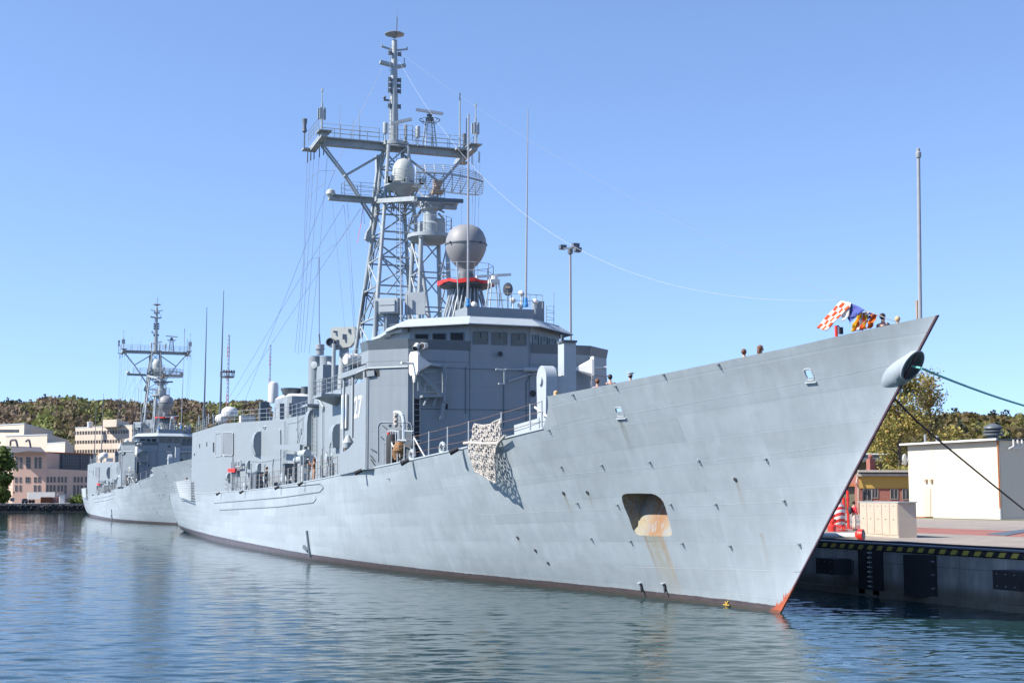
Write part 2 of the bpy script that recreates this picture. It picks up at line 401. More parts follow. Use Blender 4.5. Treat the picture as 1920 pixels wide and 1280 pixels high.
# stations and levels
SS = [0]; x = 0
while x < S_END:
    x += .35 if x < 20 else .7 if x < 50 else 1.6
    SS.append(min(x, S_END))
hb = MB(); uv = []
NZ = 26
def level(s, k):       # k 0..NZ from z=-1.6 to the deck
    zd = zdeck(s); zz = -1.6+(zd+1.6)*k/NZ; return zz
grid = []
for k in range(NZ+1):
    row = []
    for i, s0 in enumerate(SS):
        # slide the station along the stem rake near the bow
        zz = level(max(s0, 0), k)
        st_ = stem(zz) if zz > -1.6 else stem(-1.6)
        t_ = s0/S_END
        s = st_+(S_END-st_)*t_ if True else s0
        zz = level(s, k); st2 = stem(zz); s = st2+(S_END+.35*max(0, zz)-st2)*t_
        row.append((s, zz, hull_y(s, zz) if i else 0.0))
    grid.append(row)
N_ = len(SS)
for side in (1, -1):
    o = len(hb.v)
    for k, row in enumerate(grid):
        for i, (s, zz, yy) in enumerate(row):
            yy = max(yy, .035) if zz > -3 else yy
            hb.v.append(Vector((s, side*yy, zz))); uv.append((s, max(0, zz)/zdeck(s)*.9+.05))
    for k in range(NZ):
        for i in range(N_-1):
            a = o+k*N_+i; hb.f.append((a, a+1, a+N_+1, a+N_)); hb.m.append(0)
n1_ = (NZ+1)*N_
for k in range(NZ):      # stem bar and transom
    hb.f.append((k*N_, (k+1)*N_, n1_+(k+1)*N_, n1_+k*N_)); hb.m.append(0)
    e = k*N_+N_-1; hb.f.append((e, e+N_, n1_+e+N_, n1_+e)); hb.m.append(0)
for i in range(N_-1):    # deck and bottom
    e = NZ*N_+i; hb.f.append((e, e+1, n1_+e+1, n1_+e)); hb.m.append(1)
    hb.f.append((i, i+1, n1_+i+1, n1_+i)); hb.m.append(0)
hb.uv = uv
hull = hb.build('hull', [M['hull'], M['deck'], M['pocket']], ship)
hull['label'] = 'light grey flared hull with a rust-stained anchor recess and dark waterline'

def boolean(obj, cutter_mb, mats):
    c = cutter_mb.build('cutter', mats); 
    c.location = (0, 0, 0)
    md = obj.modifiers.new('b', 'BOOLEAN'); md.operation = 'DIFFERENCE'; md.solver = 'EXACT'; md.object = c
    bpy.context.view_layer.update()
    dg = bpy.context.evaluated_depsgraph_get()
    me = bpy.data.meshes.new_from_object(obj.evaluated_get(dg), preserve_all_data_layers=True, depsgraph=dg)
    obj.modifiers.clear(); old = obj.data; obj.data = me; bpy.data.meshes.remove(old)
    me.name = obj.name
    bpy.data.objects.remove(c)
    return obj
# anchor recess: outline on the shell, floor sloping out to meet it at the bottom
def pocket_cut():
    m = MB()
    out = [z7b(797, 212), z7b(806, 199), z7b(830, 194), z7b(900, 193), z7b(965, 195), z7b(992, 204), z7b(1014, 220), z7b(1032, 245), z7b(1043, 275), z7b(1060, 340), z7b(1078, 410), z7b(1076, 427), z7b(1060, 434), z7b(975, 433), z7b(890, 428), z7b(872, 418), z7b(858, 398), z7b(838, 335), z7b(812, 275), z7b(799, 235)]
    dep = [1.1, 1.2, 1.2, 1.2, 1.2, 1.15, 1.1, 1.0, .85, .45, .06, .02, .02, .02, .02, .03, .06, .42, .8, 1.0]
    o_, i_ = [], []
    for px, d in zip(out, dep):
        q = on_hull(*px); o_.append(q+Vector((0, .6, 0))); i_.append(q+Vector((-.02, -d, 0)))
    m.loft(i_, o_, m=0)
    return m
boolean(hull, pocket_cut(), [M['pocket']])
hull.data.shade_smooth(); hull.data.set_sharp_from_angle(angle=R(32))
# mark cut faces: the exact solver appends the cutter material
# bulwark
def chock_cut(x0, y0, x1, y1):
    m = MB(); c = on_hull((x0+x1)/2, (y0+y1)/2); 
    a = on_hull(x0, (y0+y1)/2); b = on_hull(x1, (y0+y1)/2); w = abs(a.x-b.x)/2; h = .17
    ring = [Vector((c.x+w*.95*math.copysign(abs(math.cos(u))**.55, math.cos(u)), 0, c.z+h*math.copysign(abs(math.sin(u))**.55, math.sin(u)))) for u in [i*2*math.pi/16 for i in range(16)]]
    m.loft([r+Vector((0, c.y-.8, 0)) for r in ring], [r+Vector((0, c.y+.8, 0)) for r in ring]); return m, c, w, h
def bw_top(s): return sm(BW, s, .8)
bw = MB(); uvb = []
SB = [0, .3, .7, 1.2]+[1.2+i*.5 for i in range(1, 35)]+[18.7]
NB = 8; nS = len(SB)
def bulk_pt(s0, k, inset):
    t_ = s0/18.7; s = s0
    for _ in range(6):
        zb = zdeck(s)-.05; zt = bw_top(s); z = zb+(zt-zb)*k/NB; st_ = stem(z); s = st_+(18.7-st_)*t_
    y = hull_y(s, z)
    return s, max(.035, y)-inset, z
for side in (1, -1):
    for inset in (0, .07):
        for k in range(NB+1):
            for s0 in SB:
                s, y, z = bulk_pt(s0, k, 0)
                yy = max(.02, y-inset) if inset else y
                if inset and y < .1: s += .1; yy = 0.005
                bw.v.append(Vector((s, side*yy, z))); uvb.append((s, .95+(z-zdeck(s))/1.4*.1))
L_ = (NB+1)*nS
for sd_ in (0, 1):
    o0, o1 = sd_*2*L_, sd_*2*L_+L_
    for k in range(NB):
        for i in range(nS-1):
            for o in (o0, o1):
                a = o+k*nS+i; bw.f.append((a, a+1, a+nS+1, a+nS)); bw.m.append(0)
    for i in range(nS-1):
        for k in (0, NB):
            a = k*nS+i; bw.f.append((o0+a, o0+a+1, o1+a+1, o1+a)); bw.m.append(0)
    for k in range(NB):
        for i in (0, nS-1):
            a = k*nS+i; bw.f.append((o0+a, o0+a+nS, o1+a+nS, o1+a)); bw.m.append(0)
for k in range(NB):
    a = k*nS; bw.f.append((a, a+nS, 2*L_+a+nS, 2*L_+a)); bw.m.append(0)
a = NB*nS; 
bw.uv = uvb
bul = bw.build('bulwark', [M['hull']], ship)
for px in ((1154, 766, 1168, 778), (1508, 696, 1524, 708)):
    m, c, w, h = chock_cut(*px); boolean(bul, m, [M['lgrey']])
    r_ = MB(); n = 20
    pts = [Vector((c.x+w*1.0*math.copysign(abs(math.cos(u))**.55, math.cos(u)), 0, c.z+h*1.05*math.copysign(abs(math.sin(u))**.55, math.sin(u)))) for u in [i*2*math.pi/n for i in range(n+1)]]
    for q in pts: q.y = hull_y(q.x, q.z)-.03
    r_.path(pts, .045, 6); r_.build('fairlead', M['lgrey'], bul)
    r_ = MB(); r_.beam((c.x-w*1.3, hull_y(c.x-w*1.3, c.z-h*1.5)+.03, c.z-h*1.5), (c.x+w*1.3, hull_y(c.x+w*1.3, c.z-h*1.5)+.03, c.z-h*1.5), .06, .04)
    r_.build('fairlead_lip', M['lgrey'], bul)
bul.data.shade_smooth(); bul.data.set_sharp_from_angle(angle=R(32))
# sloping end of the bulwark down to the deck edge
e_ = MB(); pts = []
for i in range(9):
    t_ = i/8; s = 18.7+1.15*t_**1.6; zt = lerp(8.0, zdeck(19.9)+.02, t_)
    pts.append((s, zt))
poly = [Vector((18.68, hull_y(18.68, zdeck(18.7)), zdeck(18.7)-.02))]+[Vector((s, hull_y(s, z), z)) for s, z in pts]
e_.plate(poly, (0, -.07, 0)); e_.build('bulwark_end', M['hull'], bul)
# gunwale strip along the deck edge (pale line)
g_ = MB()
for a, b in zip([19.8+i*1.5 for i in range(74)], [19.8+(i+1)*1.5 for i in range(74)]):
    g_.beam((a, hull_y(a, zdeck(a)), zdeck(a)+.02), (b, hull_y(b, zdeck(b)), zdeck(b)+.02), .07, .06)
g_.build('gunwale', M['lgrey'], ship)
# knuckle weld lines across the bow
for nm, pts in (('weld_seam', [(1700, 677), (1600, 699), (1400, 737), (1240, 765), (1130, 785), (1030, 805)]),
                ('weld_seam', [(1570, 835), (1437, 852), (1311, 866), (1219, 876), (1053, 890), (960, 900), (800, 917)]),
                ('weld_seam', [(1535, 939), (1400, 944), (1270, 949)]), ('weld_seam', [(1165, 953), (1050, 958), (900, 965)]),
                ('weld_seam', [(1180, 1062), (1350, 1067), (1500, 1071)])):
    g_ = MB(); full = []
    for (x0, y0), (x1, y1) in zip(pts, pts[1:]):
        k = max(2, int(abs(x1-x0)/15))
        full += [on_hull(lerp(x0, x1, i/k), lerp(y0, y1, i/k)) for i in range(k)]
    full.append(on_hull(*pts[-1]))
    g_.path(full, .007, 4); g_.build(nm, M['lgrey'], hull)
# rubbing frames aft (two long boxed outlines)
for pts in ([(402, 943), (530, 932), (600, 922), (607, 914), (600, 907), (500, 917)], [(412, 956), (520, 950), (588, 942), (593, 935), (591, 928)]):
    g_ = MB(); full = []
    for (x0, y0), (x1, y1) in zip(pts, pts[1:]):
        full += [on_hull(lerp(x0, x1, i/5), lerp(y0, y1, i/5)) for i in range(5)]
    g_.path(full, .035, 5); g_.build('weld_seam', M['dgrey'], hull)
# pad eyes
pe = [(1075,740),(1155,724),(1245,702),(1348,683),(1030,806),
      (1053,875),(1129,872),(1219,866),(1311,863),(1437,860),(1083,943),(1158,946),(1258,945),(1343,945),(1471,938),
      (1109,1009),(1183,1014),(1280,1018),(1370,1023),(1500,1020),(730,897),(766,862)]
pe0 = None
for px in pe:
    q = on_hull(*px); n = hull_n(q)
    if px == (766, 862): continue
    m = MB(); ring = [Vector((.07*math.cos(u), .10, .07*math.sin(u))) for u in [i*math.pi/4 for i in range(9)]]
    m.path([q+r*.7 for r in ring], .014, 5); m.tube(q-n*.05, q+n*.15+Vector((0, 0, .02)), .016, n=5); m.box(q+n*.01, (.09, .03, .06))
    m.build('pad_eye', M['mast'], hull)
for q in drains:
    m = MB(); n = hull_n(q); m.lathe([(.07, -.05), (.08, .03), (.06, .04), (.06, .035)], q, n, 10); o = m.build('drain_pipe', M['dgrey'], hull)
    m = MB(); m.lathe([(.056, 0), (.056, .006)], q+n*.037, n, 10); m.build('drain_opening', M['black'], hull)
for px in ((1203, 1100), (1247, 1101)):
    q = on_hull(*px); m = MB(); m.plate([q+Vector((.09, .0, .13)), q+Vector((-.09, 0, .13)), q+Vector((-.07, .0, -.18)), q+Vector((.0, .0, -.2))], (0, .05, 0)); m.build('bilge_bracket', M['black'], hull)
    m = MB(); m.beam(q+Vector((.12, .08, .16)), q+Vector((-.12, .08, .16)), .12, .03); m.build('bilge_bracket_lip', M['lgrey'], hull)
# yellow draught mark by the stem
q = on_hull(1363, 1133); m = MB()
for a, b in (((-.16, .13), (0, 0)), ((.10, .13), (0, 0)), ((-.22, -.02), (.22, -.02)), ((0, 0), (0, -.12))):
    m.beam((q.x+a[0], q.y+.03, q.z+.02+a[1]), (q.x+b[0], q.y+.03, q.z+.02+b[1]), .02, .035)
m.build('draught_mark', paint('yellow_mark', (.5, .33, .05), .5), hull)
# boom fairing amidships: slanted rubbing spar with dark weed
a, b = on_hull(577, 995), on_hull(584, 1043)
m = MB(); m.beam(a+Vector((0, .06, 0)), b+Vector((0, .1, 0)), .12, .14); m.build('rubbing_spar', M['band'], hull)
a, b = on_hull(572, 1024), on_hull(580, 1032)
m = MB(); m.beam(a+Vector((0, .08, 0)), b+Vector((0, .08, 0)), .16, .2); m.build('spar_bracket', M['dgrey'], hull)
# bull nose fairlead on the stem
C0 = Vector((3.4, 0, 7.35)); C1 = P(1708, 680, p=0)+Vector((-.02, 0, 0))
secs = [(0, .05, .30), (.25, .20, .40), (.55, .30, .44), (.8, .33, .45), (.93, .36, .50), (1.0, .33, .42), (1.03, .34, .43), (1.04, .31, .40), (1.035, .27, .36), (.95, .25, .33), (.93, .2, .26)]
vs = []; n = 28; m = MB()
for t_, hw, hh in secs:
    c = C0.lerp(C1, t_)
    for i in range(n):
        u = 2*math.pi*i/n
        vs.append(c+Vector((-.85*math.sin(u)*hh*min(1, t_), hw*math.cos(u), hh*math.sin(u)-.12*t_*t_)))

fs = []
for k in range(len(secs)-1):
    for i in range(n): fs.append((k*n+i, k*n+(i+1) % n, (k+1)*n+(i+1) % n, (k+1)*n+i))
fs.append(tuple(range(n))[::-1]); fs.append(tuple(range((len(secs)-1)*n, len(secs)*n)))
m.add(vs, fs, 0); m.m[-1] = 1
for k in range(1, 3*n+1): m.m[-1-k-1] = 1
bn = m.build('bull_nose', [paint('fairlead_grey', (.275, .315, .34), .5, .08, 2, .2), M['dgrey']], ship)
# ================================================================== frigate: superstructure
z2 = Zm(400, 680, 4.923); z3 = Zm(630, 620, 4.57); z7 = Zm(700, 520, 5.333); z5 = Zm(980, 620, 7.11)
m1 = Zm(540, 20, 4.267); m2 = Zm(560, 260, 4.267); m3 = Zm(640, 480, 4.267); s4 = Zm(340, 600, 3.765); z1h = Zm(320, 760, 4.923)
dk = lambda x, y: zdeck(x)-.05
def sym(half): return half+[(x, -y) for x, y in reversed(half)]
WB = 6.95
top_deck = 11.1
sup = MB()
# bridge block with chamfered corners, then the narrower house and the full-width hangar
sup.prism([(37.3, -5.2), (37.3, 5.2), (38.9, WB), (39.3, WB), (39.3, -WB), (38.9, -WB)], dk, top_deck, 0, 1)
sup.prism(sym([(39.3, 4.0), (65.8, 4.0)]), dk, top_deck, 0, 1)
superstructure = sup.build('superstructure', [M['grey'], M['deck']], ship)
superstructure['label'] = 'grey bridge block with a dark shaded front and lit side'
hg = MB()
rz_ = lambda x, y: lerp(9.95, 10.2, min(1, max(0, (x-70)/18)))
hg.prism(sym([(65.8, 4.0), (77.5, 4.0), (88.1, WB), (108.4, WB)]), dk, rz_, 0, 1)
hangar = hg.build('hangar', [M['lgrey2'] if 'lgrey2' in M else M['grey'], M['deck']], ship)
# wing deck slab over the side passage, port and starboard
for sg in (1, -1):
    m = MB(); m.box((42.2, sg*5.5, 10.83), (5.8, 2.95, .3)); m.build('wing_deck', M['grey'], superstructure)
    # side screen with its curved cut-out
    A = [(38.85, zdeck(39)-.02), (45.1, zdeck(45)-.02)]+[(P(*z3(*p_), p=WB).x, P(*z3(*p_), p=WB).z) for p_ in ((35, 1050), (75, 1030), (110, 1005), (150, 955), (180, 880), (203, 780), (217, 680), (228, 520))]+[(40.0, 10.68), (38.85, 10.68)]
    m = MB(); m.plate([(x, sg*WB, z) for x, z in A], (0, -sg*.08, 0)); m.build('side_screen', M['grey'], superstructure)
    m = MB()
    for x in (44.95, 42.85): m.tube((x, sg*6.8, 6.2 if x > 44 else 7.2), (x, sg*6.8, 10.7), .075, n=10)
    m.build('pillar', M['lgrey'], superstructure)
    # bulwark of the bridge wing, its upper band leaning outwards
    out_ = [(37.3, 1.75), (37.3, 5.2), (38.9, WB), (40.4, WB)]
    lo = [Vector((x, sg*y, top_deck-.02)) for x, y in out_]; mid = [Vector((v.x, v.y, 11.72)) for v in lo]
    off = [(-.10, 0), (-.10, .04), (-.04, .1), (0, .1)]
    hi = [Vector((v.x+o[0], v.y+sg*o[1], 12.24)) for v, o in zip(lo, off)]
    m = MB()
    for a, b, mi in ((lo, mid, 0), (mid, hi, 1)):
        for i in range(3):
            q = [a[i], a[i+1], b[i+1], b[i]]; n = (q[1]-q[0]).cross(q[3]-q[0]).normalized()
            if n.dot(Vector((1, -sg*.5, 0))) < 0: n = -n
            m.plate(q, n*.05, mi)
    m.build('bridge_wing_bulwark', [M['grey'], M['band']], superstructure)
    # the small overhanging lookout box on the side
    m = MB(); a = P(*z3(300, 365), p=WB)
# knuckle line on chamfer and sides
m = MB()
for sg in (1, -1): m.path([(37.27, sg*5.21, 10.75), (38.88, sg*6.97, 10.75), (41.2, sg*6.97, 10.72)], .045, 6)
m.build('knuckle_strip', M['lgrey'], superstructure)
# recess under the wing on the chamfer (dark slot with a box in it)
CH = ((38.1, 6.07, 8), (-.742, .67, 0))      # plane of the starboard chamfer
def onch(px, off=.02):
    q = P(*px, plane=CH); return q+Vector(CH[1]).normalized()*off
def onfr(px, off=.02): return P(*px, s=37.3)+Vector((-off, 0, 0))
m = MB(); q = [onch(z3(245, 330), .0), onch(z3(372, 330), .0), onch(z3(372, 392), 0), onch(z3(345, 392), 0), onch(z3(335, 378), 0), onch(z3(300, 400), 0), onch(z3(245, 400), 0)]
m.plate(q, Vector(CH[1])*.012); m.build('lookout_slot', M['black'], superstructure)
m = MB(); a = onch(z3(270, 372), .05); b = onch(z3(335, 362), .05); m.beam(a, b, .12, .30); m.build('slot_locker', M['grey'], superstructure)
# watertight door frame on the chamfer
m = MB(); ring = [onch(z3(*p_)) for p_ in ((362, 1120), (362, 815), (372, 792), (390, 782), (620, 782), (640, 795), (648, 815), (648, 1080))]
m.path(ring, .022, 5); m.build('door_outline', M['lgrey'], superstructure)
m = MB(); q = [onch(z3(450, 1110), 0), onch(z3(450, 870), 0), onch(z3(470, 850), 0), onch(z3(640, 850), 0), onch(z3(648, 1085), 0)]
m.plate(q, Vector(CH[1])*.015); m.build('doorway', M['band'], superstructure)
m = MB()
for a in ((400, 810, 430, 835), (452, 815, 470, 800), (385, 905, 405, 925), (300, 1010, 345, 1035), (295, 1065, 330, 1110), (300, 1100, 330, 1145), (545, 800, 560, 820), (610, 815, 635, 840)):
    m.tube(onch(z3(a[0], a[1]), .04), onch(z3(a[2], a[3]), .04), .03, n=5)
m.build('door_clips', M['dgrey'], superstructure)
# dark ladder well on the front beside the chamfer
m = MB(); m.plate([onfr(z3(672, 578), 0), onfr(z3(716, 578), 0), onfr(z3(716, 1075), 0), onfr(z3(672, 1075), 0)], (-.012, 0, 0)); lw = m.build('ladder_well', M['black'], superstructure)
m = MB()
for i in range(11):
    y = 580+i*48; m.tube(onfr(z3(672, y), .06), onfr(z3(716, y), .06), .018, n=5)
for x in (661, 718): m.tube(onfr(z3(x, 400 if x < 700 else 560), .06), onfr(z3(x, 1078), .06), .03, n=6)
m.build('ladder', M['mast'], superstructure)
# front wall fittings
m = MB()
for x, y0, y1 in ((935, 300, 600), (1180, 400, 690), (1325, 500, 660), (1455, 330, 500)):
    m.tube(onfr(d5(x, y0), .03), onfr(d5(x, y1), .03), .02, n=5)
m.path([onfr(d5(1325, 500), .03), onfr(d5(1325, 400), .03), onfr(d5(1350, 360), .03), onfr(d5(1355, 330), .03)], .025, 5)
m.path([onfr(d5(650, 570), .03), onfr(d5(1440, 580), .03)], .012, 4)
m.path([onfr(d5(660, 303), .02), onfr(d5(1600, 332), .02)], .012, 4)
for x in (962, 1345): m.tube(onfr(d5(x, 50), .03), onfr(d5(x, 690), .03), .012, n=4)
m.build('front_pipes', M['band'], superstructure)
q = onfr(d5(1367, 472), 0); m = MB(); m.lathe([(.24, 0), (.24, .03)], q, (-1, 0, 0), 20); o = m.build('porthole', M['grey'], superstructure)
m = MB(); m.lathe([(.19, .03), (.19, .035)], q, (-1, 0, 0), 20); m.build('porthole_glass', M['glass'], superstructure)
q = onfr(d5(1155, 222), 0); m = MB(); m.lathe([(.06, 0), (.07, .15), (.14, .3), (.16, .34), (.12, .33), (.03, .2)], q, (-1, .25, 0), 14); m.build('loudspeaker', M['dgrey'], superstructure)
# two white floodlights on the corner
for px, ax in ((z3(690, 135), (-.5, .5, -.6)), (z3(758, 128), (-.6, .75, -.1))):
    q = P(*px, s=37.0); m = MB(); m.lathe([(.10, -.22), (.15, -.15), (.16, .16), (.17, .2)], q, ax, 14); o = m.build('floodlight', M['white'], superstructure)
    m = MB(); m.lathe([(.14, .195), (.14, .205)], q, ax, 14); m.tube(q, (37.3, q.y, q.z), .03); m.build('floodlight_glass', M['black'], superstructure)
# white horn antennas carried out on booms (starboard corner and port corner)
for (bx, by), sg in (((778.8, 681.3), 1), ((1108, 690), -1)):
    q = P(bx, by, s=36.6 if sg > 0 else 36.4); m = MB()
    ax = Vector((-.25, sg*1, 0)).normalized()
    if sg < 0: ax = Vector((-.3, -1, .05)).normalized()
    # cone then square plate then stub
    u = Vector((0, 0, 1)); w = ax.cross(u)
    def ringq(c, a, b): return [c+w*x_*a+u*y_*b for x_, y_ in ((-1, -.7), (-1, .7), (-.7, 1), (.7, 1), (1, .7), (1, -.7), (.7, -1), (-.7, -1))]
    m.loft(ringq(q-ax*.9, .04, .05), ringq(q-ax*.0, .42, .48)); m.loft(ringq(q, .46, .62), ringq(q+ax*.12, .46, .62))
    m.tube(q+ax*.1, q+ax*.85, .07); m.loft([q+u*-.5+w*.2, q+u*-.5-w*.2, q+u*-1.0-w*.05, q+u*-1.0+w*.05], [q+ax*.1+u*-.5+w*.2, q+ax*.1+u*-.5-w*.2, q+ax*.1+u*-1.0-w*.05, q+ax*.1+u*-1.0+w*.05])
    m.build('horn_antenna', M['white'], superstructure)
    m = MB(); m.tube(q-ax*1.9, q-ax*.7, .07, n=8); m.beam(q-ax*1.3, (37.3, q.y-sg*1.3, q.z), .1, .1); m.build('antenna_boom', M['lgrey'], superstructure)
# folding platform bracket on the front, starboard side
F = lambda x, y, o=.35: P(*z3(x, y), s=37.3-o)
m = MB()
m.beam(F(730, 375), F(935, 580), .18, .16); m.beam(F(765, 290), F(940, 300), .12, .14); m.beam(F(925, 300), F(925, 610), .16, .22)
m.beam(F(730, 562), F(895, 560), .5, .12); m.tube(F(785, 570), F(752, 640), .06); m.tube(F(860, 570), F(832, 640), .06); m.beam(F(925, 600), F(905, 760), .2, .08)
m.build('platform_bracket', M['grey'], superstructure)
m = MB()
for a in ((704, 400, 704, 515), (720, 395, 720, 515), (765, 450, 765, 525), (765, 460, 850, 462), (830, 440, 910, 442), (756, 350, 852, 350), (942, 290, 942, 465), (730, 520, 850, 522)):
    m.tube(F(a[0], a[1], .5), F(a[2], a[3], .5), .025, n=5)
m.build('bracket_rails', M['mast'], superstructure)
m = MB(); m.plate([onfr(z3(945, 625), 0), onfr(z3(958, 625), 0), onfr(z3(958, 670), 0), onfr(z3(930, 670), 0)], (-.01, 0, 0)); m.build('vent_slot', M['black'], superstructure)
# long stowed boom across the front
a, b = P(*d5(1190, 316), s=36.9), P(*d5(1505, 320), s=36.9)
m = MB(); m.tube(a, P(*d5(1305, 316), s=36.9), .045); m.tube(P(*d5(1305, 316), s=36.9), b, .11, .11, 10); m.tube(b, P(*d5(1545, 322), s=36.8), .16, .13, 10)
m.tube(P(*d5(1130, 316), s=36.8), P(*d5(1190, 322), s=36.9), .05); m.beam(P(*d5(1185, 320), s=36.9), P(*d5(1185, 412), s=37), .06, .06); m.beam(P(*d5(1185, 410), s=37), P(*d5(1148, 408), s=36.8), .08, .08)
m.tube(P(*d5(1210, 392), s=37.1), P(*d5(1355, 345), s=37.1), .05); m.tube(P(*d5(1360, 345), s=37.1), P(*d5(1450, 330), s=37.1), .03)
m.build('stowed_boom', M['lgrey'], superstructure)
# pilothouse
ph = [(37.32, 1.75), (39.8, 4.42), (46.5, 4.42)]
m = MB(); m.prism(sym(ph), top_deck-.02, 13.3, 0, 1); pil = m.build('pilothouse', [M['grey'], M['deck']], ship)
# front lower wall is flush with the block: windows
def window(a, b, plane, n, ins=.0, lit=None):
    (x0, y0), (x1, y1) = a, b
    q = [P(x0, y0, plane=plane), P(x1, y0, plane=plane), P(x1, y1, plane=plane), P(x0, y1, plane=plane)]
    n = Vector(n).normalized(); c = sum(q, Vector())/4
    m = MB()
    for i in range(4): m.beam(q[i]+n*.015, q[(i+1) % 4]+n*.015, .05, .05, up=n)
    f = m.build('window_frame', M['band'], pil)
    m = MB(); m.plate([v+n*.006 for v in q], n*.008); m.build('window', lit or M['glass'], pil)
    m = MB(); m.tube(q[0].lerp(q[1], .5)+n*.04, c+n*.04, .012, n=4); m.build('wiper', M['black'], pil)
gl2 = paint('tinted_glass', (.09,.09,.075), .12, .15, 1.5)
FR = ((37.32, 0, 12), (-1, 0, 0))
for x0, x1, y0, y1 in ((1000, 1143, 545, 663), (1187, 1333, 555, 670), (1382, 1525, 563, 678)):
    window(z7(x0, y0), z7(x1, y1), FR, (-1, 0, 0), lit=gl2)
nS_ = (-2.67, 2.48, 0); OB = ((37.32, 1.75, 12), nS_); nP_ = (-2.67, -2.48, 0); OP = ((37.32, -1.75, 12), nP_)
for x0, x1, y0, y1 in ((420, 553, 567, 622), (596, 728, 560, 630), (772, 905, 552, 636)): window(z7(x0, y0), z7(x1, y1), OB, nS_, lit=M['black'])
for x0, x1, y0, y1 in ((1590, 1650, 575, 670), (1677, 1738, 595, 676), (1758, 1818, 615, 678)): window(z7(x0, y0), z7(x1, y1), OP, nP_)
# sloping eave round the pilothouse
inn = [(37.3, 1.78), (39.8, 4.44), (44.5, 4.44)]; ou = [(36.65, 2.05), (39.6, 5.2), (42.3, 5.2)]
m = MB()
il = [Vector((x, y, 13.58)) for x, y in sym(inn)]; ol = [Vector((x, y, 13.14)) for x, y in sym(ou)]
k = len(il)
for i in (0, 1, 3, 4, 5):
    q = [ol[i], ol[(i+1) % k], il[(i+1) % k], il[i]]; m.plate(q, (0, 0, -.05))
m.build('eave', M['lgrey'], pil)
m = MB(); m.prism(sym(inn), 13.3, 13.62, 0, 1); m.build('roof', [M['lgrey'], M['deck']], pil)
# parapet on the roof
m = MB(); m.prism([(38.0, -2.2), (38.0, 1.7), (40.0, 1.75), (40.0, -2.2)], 13.6, 14.22, 0); m.build('parapet', M['grey'], pil)
m = MB(); m.box((40.2, -3.3, 14.3), (.6, .5, 1.4)); m.box((39.5, -2.7, 14.0), (.5, .8, .8)); m.build('flag_locker', M['grey'], pil)
m = MB(); m.tube(P(*m3(1700, 550), s=41), P(*m3(1700, 290), s=41), .02, n=5); b0 = P(*m3(1640, 540), s=41); b1 = P(*m3(1640, 400), s=41)
m.tube(b0, b1, .025, n=5)
for i in range(6):
    y = 400+i*28; m.tube(P(*m3(1640, y), s=41), P(*m3(1705, y+ (14 if i % 2 else 0)), s=41), .012, n=4)
m.build('lattice_post', M['mast'], pil)

def rail(name, pts, h=1.0, n=3, parent=None, r=.022, every=1.6, mat='mast'):
    m = MB(); pts = [Vector(p) for p in pts]
    for a, b in zip(pts, pts[1:]):
        L = (b-a).length; k = max(1, round(L/every))
        for i in range(k+1):
            c = a.lerp(b, i/k); m.tube(c, c+Vector((0, 0, h)), r*1.1, n=5)
        for j in range(1, n+1): m.tube(a+Vector((0, 0, h*j/n)), b+Vector((0, 0, h*j/n)), r*.8, n=4)
    return m.build(name, M[mat], parent or ship)
# roof rails of the hangar and house
rail('guard_rail', [(108.0, 6.6, 10.2), (100.5, 6.7, 10.2)], 1.05, 4)
rail('guard_rail', [(96.0, 6.7, 10.2), (88.3, 6.7, 10.18), (77.6, 3.85, 9.97), (66, 3.85, 9.93)], 1.05, 3)
rail('guard_rail', [(62, 4.9, 10.0+.1), (57.5, 4.9, 11.2), ], 1.0, 3) if False else None
rail('guard_rail', [(65.5, 3.9, 11.1), (46, 3.9, 11.1)], 1.0, 3)
rail('guard_rail', [(45.1, 6.85, 10.98), (40.4, 6.85, 10.98)], 1.1, 3, every=1.2)
rail('guard_rail', [(45.1, 6.85, 10.98), (45.1, 4.2, 10.98)], 1.1, 3)
# small balcony beside the twin funnels
a = P(*z2(945, 320), p=5.2)
m = MB(); m.box((a.x-1.1, 4.6, a.z+.02), (2.6, 1.5, .18)); m.loft([Vector((a.x-.1, 5.3, a.z-.06)), Vector((a.x-2.2, 5.3, a.z-.06)), Vector((a.x-2.2, 4, a.z-.06)), Vector((a.x-.1, 4, a.z-.06))], [Vector((a.x-.9, 4.1, a.z-.6)), Vector((a.x-1.3, 4.1, a.z-.6)), Vector((a.x-1.3, 4, a.z-.6)), Vector((a.x-.9, 4, a.z-.6))])
m.build('balcony', M['grey'], superstructure)
rail('guard_rail', [(a.x+.2, 4.0, a.z+.1), (a.x+.2, 5.3, a.z+.1), (a.x-2.4, 5.3, a.z+.1), (a.x-2.4, 4.0, a.z+.1)], 1.0, 3, every=.9)
a2 = P(*z2(815, 400), p=4.9)
m = MB(); m.box((a2.x-.8, 4.4, a2.z), (1.8, .9, .15)); m.build('balcony', M['grey'], superstructure)

